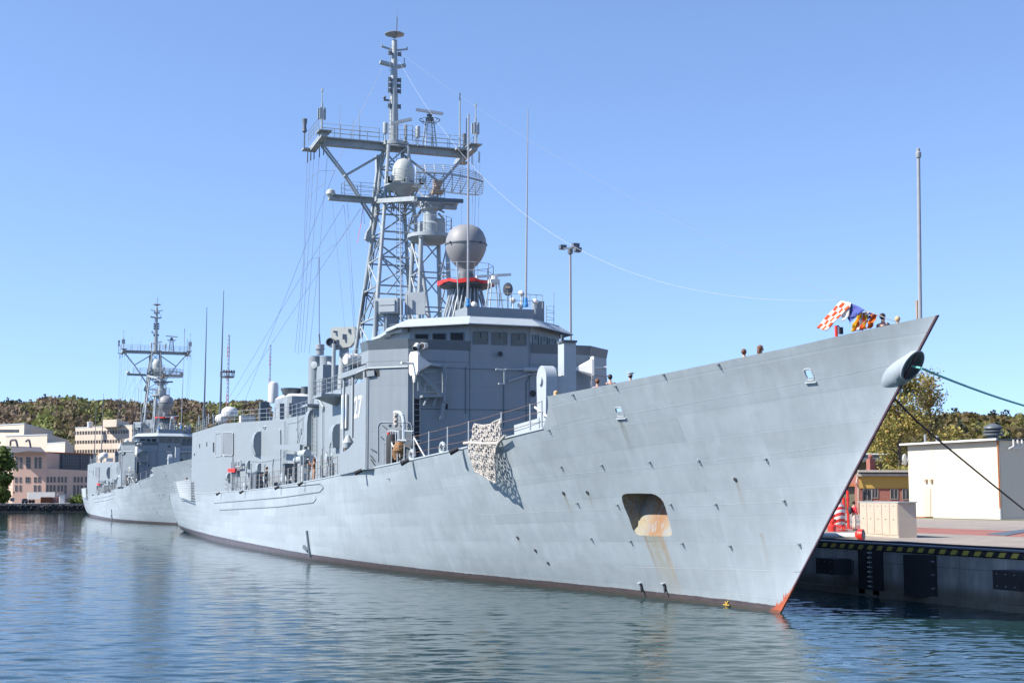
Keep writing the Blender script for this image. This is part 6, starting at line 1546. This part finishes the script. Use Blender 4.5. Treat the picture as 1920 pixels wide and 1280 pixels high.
# ---- cabinet, hose, drum, person with backpack, floodlight mast
A_, B_ = P(1614, 1003, z=QZ), P(1685, 1008, z=QZ); ct = P(1614, 944, s=A_.x).z
u = (B_-A_); u.z = 0; L_ = u.length; u.normalize(); n = Vector((u.y, -u.x, 0)); n = n if n.dot(CAM_POS-A_) > 0 else -n
cab = thing('locker_cabinet', 'beige five-door metal cabinet standing on the quay edge', 'cabinet', (A_.x, A_.y, QZ)); bei = paint('beige_enamel', (.46, .385, .31), .5, .04, 2)
zc = P(1685, 942, s=B_.x).z; d = -n*.9; lo = [Vector((v.x, v.y, QZ)) for v in (A_, B_, B_+d, A_+d)]; m = MB(); m.loft(lo, [v+Vector((0, 0, zc-QZ)) for v in lo]); m.build('body', bei, cab, smooth=False)
ctr = sum(lo, Vector())/4; m = MB(); q = [ctr+(v-ctr)*1.05 for v in lo]; m.loft([v+Vector((0, 0, zc-QZ+.002)) for v in q], [v+Vector((0, 0, zc-QZ+.05)) for v in q]); m.build('lid', M['lgrey'], cab, smooth=False)
for i in range(5):
    a, b = A_+u*L_*(i+.04)/5, A_+u*L_*(i+.96)/5; m = MB(); h = zc-QZ; m.plate([Vector((a.x, a.y, QZ+.12))+n*.005, Vector((b.x, b.y, QZ+.12))+n*.005, Vector((b.x, b.y, zc-.05))+n*.005, Vector((a.x, a.y, zc-.05))+n*.005], n*.02); dr = m.build('door', bei, cab, smooth=False)
    c = a.lerp(b, .5)+n*.03; m = MB(); m.beam(Vector((c.x, c.y, QZ+h*.52))-u*.06, Vector((c.x, c.y, QZ+h*.52))+u*.06, .03, .03); m.build('handle', M['dgrey'], dr)
    m = MB(); m.beam(Vector((c.x, c.y, zc-.16))-u*.07, Vector((c.x, c.y, zc-.16))+u*.07, .02, .02); m.build('vent_slot', M['dgrey'], dr)
c = P(1619, 1002, z=QZ+.25); dd = (P(1548, 1003, z=QZ+.2)-c)
m = MB(); m.tube(c+Vector((0, 0, -.05)), c+dd*1.3, .12, n=14); hp = m.build('suction_pipe', M['white']); tag(hp, 'white pipe with a red flange lying on the quay in front of the cabinet', 'pipe')
ax = -dd.normalized(); m = MB(); m.lathe([(.13, -.35), (.25, -.2), (.25, 0)], c, ax, 18); fl_ = m.build('flange', M['red'], hp); m = MB(); m.lathe([(.19, 0), (.19, .02)], c, ax, 16); m.build('flange_face', M['dgrey'], fl_)
def drum_mat():
    t = NT('red_white_stripes'); tc = t.n("ShaderNodeTexCoord"); sp = t.n("ShaderNodeSeparateXYZ"); t.l(tc.outputs['Object'], sp.inputs[0])
    f = t.math('LESS_THAN', t.math('FRACT', t.math('DIVIDE', t.math('ADD', sp.outputs[2], t.math('MULTIPLY', sp.outputs[0], .5)), .34)), .5); return t.out(t.mix(f, (.6, .58, .55), (.55, .03, .02)), .5)
q = P(1573, 995, z=QZ); m = MB(); m.lathe([(.34, .35), (.37, .4), (.37, 1.25), (.25, 1.5), (.1, 1.55)], (q.x, q.y, QZ), n=22); dm = m.build('striped_drum', drum_mat()); tag(dm, 'red and white striped drum on a stand beside the stem', 'drum')
m = MB(); [m.tube((q.x+.4*math.cos(u_), q.y+.4*math.sin(u_), QZ), (q.x+.3*math.cos(u_), q.y+.3*math.sin(u_), QZ+.45), .05) for u_ in (.3, 1.9, 3.4, 5)]; m.lathe([(.5, 0), (.5, .06)], (q.x, q.y, QZ), n=16); m.build('drum_stand', M['red'], dm)
for x, yt, nm_ in ((1583, 932, 'red pipe crane post just right of the striped drum'), (1591, 919, 'tallest red post, in front of the person with a backpack')):
    q = P(x, 990, z=QZ); m = MB(); m.tube((q.x, q.y, QZ), (q.x, q.y, P(x, yt, s=q.x).z), .085, n=10); m.path([(q.x, q.y, QZ+.5), (q.x+.2, q.y+.3, QZ+.2), (q.x+.3, q.y+.6, QZ)], .06, 6); m.lathe([(.25, 0), (.25, .05)], (q.x, q.y, QZ), n=12); m.lathe([(.12, 0), (.12, .12)], (q.x, q.y, P(x, yt+18, s=q.x).z), n=10); o = m.build('red_post', M['red']); tag(o, nm_, 'post', 'red posts by the stem')
q = P(1560, 996, z=QZ); m = MB(); m.lathe([(.22, 0), (.22, .3), (.12, .4), (.12, .8), (.2, .85), (.1, 1.05)], (q.x, q.y, QZ), n=14); m.tube((q.x-.3, q.y, QZ+.6), (q.x+.3, q.y, QZ+.6), .1, n=10); tag(m.build('hydrant', M['red']), 'low red hydrant closest to the stem of the ship', 'hydrant')
q = P(1602, 994, z=QZ); person(q.x, q.y, QZ, R(170), 1.02*(P(1599, 940, s=q.x).z-QZ)/1.75, 'stand', (.60, .03, .05), (.50, .42, .36), HB, 'person in a red jacket with a black backpack walking on the quay', bag=M['black'])
q = P(1070, 640, p=-15); top = P(1070.5, 468, p=-15); m = MB(); m.tube((q.x, q.y, QZ), (q.x, q.y, top.z), .115, .085, 12); lm = m.build('pole', M['steel']); 
lt = thing('floodlight_mast', 'slim grey floodlight mast rising behind the missile launcher', 'lamp post', (q.x, q.y, QZ)); lm.location = -Vector((q.x, q.y, QZ)); lm.parent = lt
m = MB(); m.beam(P(1057, 466, p=-15), P(1083, 464, p=-15), .12, .12); m.lathe([(.2, -.3), (.2, .1)], (q.x, q.y, top.z), n=10); m.build('crossarm', M['dgrey'], lt)
for x, y in ((1055, 463), (1079, 460), (1083, 468)): m = MB(); c = P(x, y, p=-15); m.box(c, (.45, .5, .28)); m.box(c-Vector((0, 0, .17)), (.4, .42, .05)); m.build('lamp_head', M['band'], lt)
# ---- basin head: quay with tyres
hq = MB(); hq.box((EX, 640, .55), (.8, 1300, 3.1)); hw = hq.build('basin_wall', paint('pale_quay', (.24, .21, .18), .85, .2, .8)); tag(hw, 'low pale quay at the head of the basin hung with tyres', 'quay wall')
m = MB(); m.box((EX-.5, 640, .35), (.3, 1300, .25)); m.build('timber_waling', M['brown'], hw)
tyre0 = None; xs_ = [-4, 2, 8, 13, 18, 22.5, 27, 31, 35.5, 42, 47, 51, 56, 60, 64.5, 68, 78.5, 83.5, 87.5, 92, 98.5, 105.5, 109, 113.5, 117, 121, 125.5, 130.5, 134, 138, 143, 148, 152, 156, 161, 165, 169]
random.seed(4)
for i, x in enumerate(xs_):
    c = P(x, 950.5+random.uniform(-.8, .8)+(2 if i % 3 == 1 else 0), s=EX-.75)
    if tyre0 is None:
        m = MB(); prof = []
        N1, N2 = 18, 8; vs = []; fs = []
        for a in range(N1):
            for b in range(N2):
                u, w = 2*math.pi*a/N1, 2*math.pi*b/N2; rr = .48+.2*math.cos(w); vs.append(Vector((.2*math.sin(w), rr*math.cos(u), rr*math.sin(u))))
        for a in range(N1):
            for b in range(N2): fs.append((a*N2+b, ((a+1) % N1)*N2+b, ((a+1) % N1)*N2+(b+1) % N2, a*N2+(b+1) % N2))
        m.add(vs, fs); tyre0 = m.build('tyre', M['black']); o = tyre0
    else: o = tyre0.copy(); scene.collection.objects.link(o)
    o.location = c; o.rotation_euler = (0, random.uniform(-.1, .1), random.uniform(-.5, .1)); s_ = random.uniform(.9, 1.15); o.scale = (s_,)*3
    tag(o, 'black tyre fender hanging in the row on the pale quay at left', 'tyre', 'tyres hung along the far quay')
# ---- buildings on the left
zl = Zm(0, 780, 6.737); zb = Zm(0, 540, 2.782)
pk_ = stucco('salmon_render', (.50, .34, .27)); pk2 = stucco('peach_render', (.52, .38, .30)); crl = stucco('cream_render', (.50, .42, .34))
def on_ground(x, D): v = PD(x, 945, D); v.z = QZ; return v
# workshop hall
A_, B_ = on_ground(zl(152, 0)[0], 392), on_ground(zl(570, 0)[0], 392)
h1 = House('workshop_hall', 'salmon pink two-storey hall with a low gable behind the left quay', 'building', A_, B_, PD(60, zl(0, 458)[1], 392).z, 30, pk_)
m = MB(); q = [PD(*zl(152, 462), 391.9), PD(*zl(355, 440), 391.9), PD(*zl(570, 452), 391.9), PD(*zl(575, 470), 391.9), PD(*zl(150, 470), 391.9)]; m.plate(q, -h1.n*.5); m.build('gable', pk_, h1.o, smooth=False)
m = MB(); q = [PD(*zl(-60, 370), 420), PD(*zl(515, 390), 420), PD(*zl(575, 450), 391), PD(*zl(355, 436), 391), PD(*zl(150, 462), 391), PD(*zl(100, 420), 398)]; m.plate(q, (0, 0, -.3)); m.build('roof', paint('seamed_roof', (.10, .085, .085), .6, .15, 1), h1.o, smooth=False)
def w_(h, x0, y0, x1, y1, bars=1): h.window(*zl(x0, y0), *zl(x1, y1), bars)
for x0, x1 in ((197, 232), (248, 283), (332, 386), (437, 472), (488, 523)): w_(h1, x0, 518, x1, 660, 3)
for x0, x1 in ((190, 222), (245, 272), (322, 380), (430, 464), (482, 516)): w_(h1, x0, 768, x1, 838)
for x0, x1 in ((190, 222), (245, 272), (427, 460), (480, 512)): w_(h1, x0, 870, x1, 950, 2)
A_, B_ = on_ground(zl(570, 0)[0], 392.5), on_ground(zl(1180, 0)[0], 405)
h2 = House('long_wing', 'long peach wing with rows of narrow windows left of the distant frigate', 'building', A_, B_, PD(zl(570, 0)[0], zl(0, 660)[1], 392.5).z, 20, pk2, ztB=PD(zl(1180, 0)[0], zl(0, 688)[1], 405).z)
for x0 in (588, 632, 674, 727, 770, 815, 930, 974, 1018, 1072): w_(h2, x0, 765, x0+28, 836)
for x0 in (584, 628, 672, 724, 768, 812): w_(h2, x0, 870, x0+28, 950 if x0 < 800 else 1000, 2)
for x0 in (924, 970, 1016, 1070): w_(h2, x0, 870, x0+30, 1018, 3)
A_, B_ = on_ground(zl(572, 0)[0], 400), on_ground(zl(1200, 0)[0], 412)
h3 = House('glazed_hall', 'dark glazed clerestory hall rising over the peach wing', 'building', A_, B_, PD(zl(572, 0)[0], zl(0, 462)[1], 400).z, 24, paint('dark_glazing', (.05, .052, .058), .3, .2, .5), M['rust'], .5, ztB=PD(zl(1200, 0)[0], zl(0, 485)[1], 412).z)
m = MB()
for x0 in (790, 1025): m.beam(h3.pt(zl(x0, 480), .1), h3.pt(zl(x0, 660), .1), .5, .5)
for x0 in range(600, 1180, 28): m.beam(h3.pt(zl(x0, 480), .06), h3.pt(zl(x0, 660), .06), .08, .08)
for y0 in (520, 560, 600, 640): m.beam(h3.pt(zl(575, y0), .06), h3.pt(zl(1180, y0+12), .06), .08, .08)
m.build('mullions', M['dgrey'], h3.o)
# pale blocks behind
for (x0, x1, yt, xs2, D, lab, nm_) in ((-40, 268, 95, 640, 520, 'highest cream block at the left edge with a strip of windows', 'cream_block'), (38, 565, 235, 850, 480, 'middle cream block below the one with the window strip', 'cream_block'), (565, 795, 335, 905, 462, 'small low cream block stepping down behind the dark hall', 'cream_block')):
    A_, B_ = on_ground(zl(x0, 0)[0], D+10), on_ground(zl(x1, 0)[0], D)
    z_ = PD(zl(x1, 0)[0], zl(0, yt)[1], D).z; C_ = on_ground(zl(xs2, 0)[0], D+(xs2-x1)*.12+20)
    o = thing(nm_, lab, 'building', (A_.x, A_.y, QZ), 'cream blocks on the left'); dv_ = (C_-B_)
    lo = [Vector((v.x, v.y, QZ)) for v in (A_, B_, C_, A_+dv_)]; m = MB(); m.loft(lo, [Vector((v.x, v.y, z_)) for v in lo]); m.build('wall', crl, o, smooth=False)
    ctr = sum(lo, Vector())/4; m = MB(); q = [ctr+(v-ctr)*1.01 for v in lo]; m.loft([Vector((v.x, v.y, z_+.02)) for v in q], [Vector((v.x, v.y, z_+.4)) for v in q]); m.build('roof', M['lgrey'], o, smooth=False)
    if yt == 95:
        nn = Vector(((B_-A_).y, -(B_-A_).x, 0)).normalized(); nn = nn if nn.dot(CAM_POS-A_) > 0 else -nn
        for i in range(12):
            m = MB(); xa = -30+i*23; q = [P(*zl(a_, b_), plane=(A_, nn))+nn*.05 for a_, b_ in ((xa, 168), (xa+19, 167), (xa+19, 203), (xa, 204))]; m.plate(q, nn*.1); m.build('window', M['wing'], o, smooth=False)
for pts in (((132, 372), (132, 318), (142, 303), (195, 300), (205, 310), (220, 375)), ((328, 325), (332, 308), (350, 300), (368, 300), (376, 330), (386, 382))):
    m = MB(); m.path([PD(*zl(*p_), 415) for p_ in pts], .3, 8); m.path([PD(*zl(*pts[-1]), 415), PD(zl(*pts[-1])[0], 900, 415)], .3, 8) ; tag(m.build('roof_duct', M['dgrey']), 'left bent duct pipe above the ribbed roof' if pts[0][0] < 200 else 'right hooked duct pipe above the ribbed roof', 'duct', 'bent ducts over the hall roof')
# office block with three window rows
n8b = Zm(130, 740, 4.925)
A_, B_ = on_ground(n8b(32, 0)[0], 560), on_ground(n8b(560, 0)[0], 538); zt = PD(n8b(550, 0)[0], n8b(0, 278)[1], 538).z
h4 = House('office_building', 'cream three-row office building behind the distant frigate', 'building', A_, B_, zt, 14, crl, M['lgrey'], .4)
for y0, y1 in ((336, 368), (422, 452), (508, 540)):
    for i in range(20): x0 = 45+i*25.3; h4.window(*n8b(x0, y0-i*.6), *n8b(x0+17, y1-i*.6), 0)
q = PD(*n8b(370, 282), 545); m = MB(); a, b, c_, d_ = PD(*n8b(305, 282), 545), PD(*n8b(435, 280), 541), PD(*n8b(555, 270), 565), PD(*n8b(420, 270), 570)
m.loft([Vector((v.x, v.y, zt-.5)) for v in (a, b, c_, d_)], [Vector((v.x, v.y, PD(*n8b(435, 228), 543).z)) for v in (a, b, c_, d_)]); m.build('penthouse', crl, h4.o, smooth=False)
q = PD(*n8b(190, 280), 550); m = MB(); m.lathe([(1.0, -1), (1.1, 1.0), (1.2, 1.3), (0, 1.5)], q, n=14); m.build('roof_vent', M['white'], h4.o)
# trailer, containers, kiosk on the far quay
def bx(name, label, cat, x0, y0, x1, y1, D, depth, mat, extra=None):
    a, b = PD(x0, y0, D), PD(x1, y1, D); o = thing(name, label, cat, (a.x, a.y, QZ)); d = Vector((depth, 0, 0))
    lo = [Vector((a.x, a.y, b.z)), Vector((b.x, b.y, b.z)), Vector((b.x, b.y, b.z))+d, Vector((a.x, a.y, b.z))+d]; m = MB(); m.loft(lo, [Vector((v.x, v.y, a.z)) for v in lo]); m.build('body', mat, o, smooth=False)
    m = MB(); nrib = max(3, int((b-a).length/.6))
    for i in range(nrib): t_ = (i+.5)/nrib; c = lo[0].lerp(lo[1], t_); m.box((c.x-.04, c.y, (a.z+b.z)/2), (.08, .12, abs(a.z-b.z)*.94))
    if name == 'container': m.build('ribs', mat, o, smooth=False)
    return o, a, b
o, a, b = bx('trailer', 'long white box trailer parked below the pink hall', 'trailer', *zl(352, 958), *zl(690, 1045), 378, 2.6, M['white'])
for x in (380, 420, 640, 668): m = MB(); c = PD(*zl(x, 1058), 377.5); m.lathe([(.5, -.15), (.5, .15)], (c.x, c.y, QZ+.5), (1, 0, 0), 14); m.build('wheel', M['black'], o)
bx('container', 'rust-brown container left of the kiosk', 'container', *zl(515, 1020), *zl(650, 1095), 368, 2.4, M['rust'], None); bx('container', 'faded pink container next to the rust-brown one', 'container', *zl(652, 1020), *zl(755, 1092), 369, 2.4, paint('faded_pink', (.38, .2, .16), .8, .2, 1))
o, a, b = bx('kiosk', 'small white kiosk with a flat overhanging roof', 'kiosk', *zl(755, 992), *zl(815, 1105), 362, 2.4, M['white']); m = MB(); m.box(((a.x+b.x)/2+1.2, (a.y+b.y)/2, a.z+.1), (3.2, abs(a.y-b.y)+1, .25)); m.build('roof', M['lgrey'], o)
o, a, b = bx('van', 'small white boat-shaped van by the trailer', 'van', *zl(275, 1045), *zl(352, 1092), 366, 2.0, M['white'])
for x in (290, 335): m = MB(); c = PD(*zl(x, 1090), 365.8); m.lathe([(.35, -.12), (.35, .12)], (c.x, c.y, QZ+.35), (1, 0, 0), 12); m.build('wheel', M['black'], o)
m = MB(); m.plate([PD(*zl(*p_), 365.6) for p_ in ((290, 1040), (340, 1040), (346, 1062), (284, 1062))], (-.05, 0, 0)); m.build('window', M['wing'], o)
bx('cabinet', 'pale electrical cabinet near the tree at the left', 'cabinet', *zl(132, 1030), *zl(182, 1075), 364, 1.0, M['lgrey']); bx('cabinet', 'pale cabinet at the right end of the tyre-hung quay', 'cabinet', *zl(1048, 1035), *zl(1098, 1078), 360, 1.0, M['lgrey'])
# ---- lattice towers and trees
def lat_tower(x, yt, yb, w, D, label, plat=None):
    o = thing('lattice_tower', label, 'tower', tuple(PD(x, yb, D)), 'red and white lattice towers'); o.location.z = QZ
    tp = PD(x, yt, D); hh = tp.z-QZ; k = w*D/FPX/2; nseg = 14; MM = (paint('faded_red', (.38, .13, .13), .6), M['lgrey'])
    for j in range(nseg):
        m = MB(); z0, z1 = QZ+hh*j/nseg, QZ+hh*(j+1)/nseg
        for a, b in ((-1, -1), (-1, 1), (1, 1), (1, -1)): m.tube((tp.x+a*k, tp.y+b*k, z0), (tp.x+a*k, tp.y+b*k, z1), .06, n=4)
        for s_ in range(3):
            za, zb_ = lerp(z0, z1, s_/3), lerp(z0, z1, (s_+1)/3)
            m.tube((tp.x-k, tp.y-k, za), (tp.x-k, tp.y+k, zb_), .035, n=4); m.tube((tp.x-k, tp.y+k, za), (tp.x-k, tp.y-k, zb_), .035, n=4); m.tube((tp.x+k, tp.y-k, za), (tp.x+k, tp.y+k, zb_), .035, n=4)
        m.build('mast_section', MM[j % 2] if j > 4 else M['steel'], o)
    if plat:
        c = PD(x-3, plat, D); r_ = 13*D/FPX; m = MB(); m.lathe([(r_, -.3), (r_, .1)], c, n=16)
        for i in range(12): u_ = i*math.pi/6; m.tube(c+Vector((r_*math.cos(u_), r_*math.sin(u_), 0)), c+Vector((r_*math.cos(u_), r_*math.sin(u_), 1.6)), .1, n=4)
        m.lathe([(r_, 1.5), (r_, 1.6)], c, n=16) ; m.build('platform', M['dgrey'], o)
        for i in range(6): m = MB(); m.box(c+Vector((-1, (i-2.5)*.8, 1.6)), (.5, .5, .9)); m.build('lamp', M['band'], o)
lat_tower(429, 626, 900, 3.4, 330*1.35, 'nearer lattice tower with a round lamp platform behind the whip antennas', 706)
lat_tower(507, 645, 900, 2.6, 620, 'farther slim lattice tower without a platform, above the white gun radome')
def leafmat(name, cols, rough=.8):
    t = NT(name); at = t.n("ShaderNodeAttribute"); at.attribute_name = 'tint'; 
    m_ = t.out(at.outputs['Color'], rough); tr = t.n("ShaderNodeBsdfTranslucent"); t.l(at.outputs['Color'], tr.inputs[0]); mx = t.n("ShaderNodeMixShader"); mx.inputs[0].default_value = .3
    t.l(t.b.outputs[0], mx.inputs[1]); t.l(tr.outputs[0], mx.inputs[2]); t.l(mx.outputs[0], t.t.nodes["Material Output"].inputs[0]); return m_
M['leaf'] = leafmat('leaves', None); M['bark'] = paint('bark', (.10, .08, .06), .9, .3, 6, .5)
class Leaves:
    def __init__(s): s.v = []; s.f = []; s.c = []
    def leaf(s, c, r, col, rnd=random):
        a = Vector((rnd.gauss(0, 1), rnd.gauss(0, 1), rnd.gauss(0, 1))).normalized(); b = a.cross(Vector((rnd.gauss(0, 1), rnd.gauss(0, 1), rnd.gauss(0, 1)))).normalized()
        o = len(s.v); s.v += [c-a*r-b*r*.6, c+a*r-b*r*.5, c+a*r*.7+b*r*.7, c-a*r*.8+b*r*.6]; s.f.append((o, o+1, o+2, o+3)); s.c.append(col)
    def build(s, name, parent=None, off=(0, 0, 0)):
        me = bpy.data.meshes.new(name); of = Vector(off); me.from_pydata([tuple(v-of) for v in s.v], [], s.f); at = me.color_attributes.new('tint', 'FLOAT_COLOR', 'CORNER')
        buf = []
        for c in s.c: buf += list(c+(1,))*4
        at.data.foreach_set('color', buf); me.materials.append(M['leaf']); o = bpy.data.objects.new(name, me); scene.collection.objects.link(o)
        if parent: o.parent = parent
        return o
def tree(x, ybase, D, h_px, w_px, cols, label, n=3500, dens=1.0, seed=1, group=None, zlow=.15, leaf=.3):
    rd_ = random.Random(seed); b = PD(x, ybase, D); b.z = QZ; H = (PD(x, ybase-h_px, D).z-QZ); Wd = w_px*D/FPX/2
    o = thing('tree', label, 'tree', tuple(b), group)
    m = MB(); tips = []
    m.tube(b, b+Vector((0, 0, H*.5)), H*.022, H*.013, 9); m.tube(b+Vector((0, 0, H*.5)), b+Vector((0, 0, H*.93)), H*.013, H*.004, 7)
    for i in range(34):
        t_ = rd_.uniform(zlow, .95); a = b+Vector((0, 0, H*t_)); u = rd_.uniform(0, 6.28); rad = Wd*math.sqrt(max(.05, 1-((t_-.5)/.55)**2))*rd_.uniform(.6, 1.05)
        e = a+Vector((math.cos(u)*rad, math.sin(u)*rad, H*rd_.uniform(.03, .12))); m.tube(a, a.lerp(e, .5)+Vector((0, 0, .2)), H*.007, H*.005, 5); m.tube(a.lerp(e, .5)+Vector((0, 0, .2)), e, H*.005, H*.002, 4); tips += [e, a.lerp(e, .65)]
    m.build('trunk', M['bark'], o)
    L = Leaves()
    for i in range(n):
        tpt = tips[rd_.randrange(len(tips))]; cl = rd_.uniform(.3, 1) if False else 1
        c = tpt+Vector((rd_.gauss(0, 1), rd_.gauss(0, 1), rd_.gauss(0, .9)))*Wd*.20/dens; k = rd_.uniform(.6, 1.3); cc = cols[(hash((round(tpt.x, 1), seed)) % 7+rd_.randrange(3)) % len(cols)]
        L.leaf(c-b, leaf*rd_.uniform(.6, 1.3), tuple(v*k for v in cc), rd_)
    L.build('crown', o); return o
OL = [(.30, .26, .07), (.24, .23, .06), (.36, .28, .08), (.19, .21, .05), (.36, .24, .07)]; GR = [(.13, .18, .04), (.17, .23, .05), (.09, .13, .03)]
tree(1690, 966, 172, 272, 105, OL, 'tall dense olive-brown tree behind the bow', 9500, .9, 2, 'trees behind the right quay', leaf=.15)
tree(1750, 966, 176, 262, 62, OL+[(.3, .2, .1)], 'thinner tree with sparse leaves right of the dense one', 2800, .8, 3, 'trees behind the right quay', zlow=.45, leaf=.13)
tree(1660, 966, 190, 200, 90, OL, 'lower olive tree crowded against the dark warehouse', 4500, 1.0, 4, 'trees behind the right quay', leaf=.25)
tree(1780, 966, 230, 160, 60, OL[:3], 'small brownish tree behind the cream workshop roof', 2500, 1.0, 5, 'trees behind the right quay', leaf=.25)
tree(-4, 948, 362, 104, 46, GR, 'green leafy tree on the quay at the left edge', 6000, 1.0, 6, None, zlow=.02, leaf=.42)
tree(155, 948, 360, 22, 16, GR, 'small green shrub at the end of the tyre-hung quay', 900, 1.0, 7, None, zlow=.02, leaf=.2)
tree(143, 948, 366, 16, 30, GR, 'low green bush before the peach wing', 900, 1.0, 8, None, zlow=.02, leaf=.2)
# wooded hills
ridgeL = [(-200, 760), (0, 768), (25, 764), (60, 763), (90, 757), (130, 758), (180, 763), (220, 762), (260, 766), (330, 762), (400, 766), (440, 766), (470, 762), (490, 762), (505, 790), (540, 812), (640, 805), (760, 795), (1000, 800), (1300, 815)]
ridgeR = [(1200, 840), (1350, 805), (1500, 800), (1600, 803), (1650, 796), (1760, 794), (1800, 790), (1840, 790), (1880, 793), (1920, 795), (2200, 790)]
def hill(name, ridge, D0, D1, xr, seed, ncnt, pal):
    g = MB(); NX, ND = 60, 14; x0, x1 = ridge[0][0], ridge[-1][0]
    def hz(x, t):
        yr = interp(ridge, x); zt_ = (931-yr-11)*D1/FPX+4-9; return QZ+(zt_-QZ)*(math.sin(min(1, t)*math.pi/2)**1.3 if t <= 1 else 1-.2*(t-1))
    vs = []
    for j in range(ND+4):
        t = j/ND; D = lerp(D0, D1, t)
        for i in range(NX+1):
            x = lerp(x0, x1, i/NX); v = PD(x, 931, D); v.z = hz(x, t)-.5; vs.append(v)
    fs = [(j*(NX+1)+i, j*(NX+1)+i+1, (j+1)*(NX+1)+i+1, (j+1)*(NX+1)+i) for j in range(ND+3) for i in range(NX)]
    g.add(vs, fs); tag(g.build(name, paint(name+'_soil', (.07, .055, .03), .95, .3, .02)), kind='structure')
    rd_ = random.Random(seed); L = Leaves()
    for x_rng, t_min in [(r_[:2], r_[3]) for r_ in xr for _ in range(r_[2])]:
        t = rd_.uniform(t_min, 1.12)**.75; x = rd_.uniform(*x_rng); D = lerp(D0, D1, t); b = PD(x, 931, D); b.z = hz(x, t)
        nz = math.sin(x*.05+t*9)+math.sin(x*.021-t*5+2)+rd_.gauss(0, .7)
        con = rd_.random() < (.20 if t > .9 else .07)
        col = pal[0] if con else pal[1] if nz < -.6 else pal[2] if nz < .6 else pal[3] if nz < 1.5 else pal[4]
        H = rd_.choice((6, 8, 9.5, 11, 14.5))*rd_.uniform(.9, 1.1)*(1.2 if con else 1); r_ = H*(.22 if con else rd_.uniform(.36, .52))
        for q in range(44):
            u, w = rd_.uniform(0, 6.28), rd_.uniform(-1, 1); hh = rd_.random()
            rr = r_*((1-hh)*.95+.12 if con else math.sqrt(max(.04, 1-(hh*1.7-.8)**2)))*rd_.uniform(.75, 1)
            c = b+Vector((rr*math.cos(u), rr*math.sin(u), H*(.15+.85*hh))); k2 = rd_.uniform(.84, 1.16)
            L.leaf(c, r_*rd_.uniform(.15, .28), tuple(v*k2 for v in col), rd_)
    tag(L.build('forest'), 'mixed brown and green woodland covering the hill '+('at the left' if seed == 1 else 'at the right'), 'woodland', kind='stuff')
PAL = [(.035, .05, .03), (.15, .11, .075), (.165, .13, .075), (.16, .155, .06), (.20, .22, .07)]  # leaf tints paled in place of distance haze
hill('hill', ridgeL, 600, 1200, [(-30, 520, 3600, .12), (-190, -30, 500, .3), (520, 1290, 1300, .55)], 1, 0, PAL); hill('hill', ridgeR, 480, 950, [(1620, 1950, 2400, .12), (1950, 2190, 500, .4), (1210, 1620, 900, .5)], 2, 0, [PAL[0], (.09, .07, .03), (.12, .09, .03), (.13, .12, .03), (.15, .15, .04)])
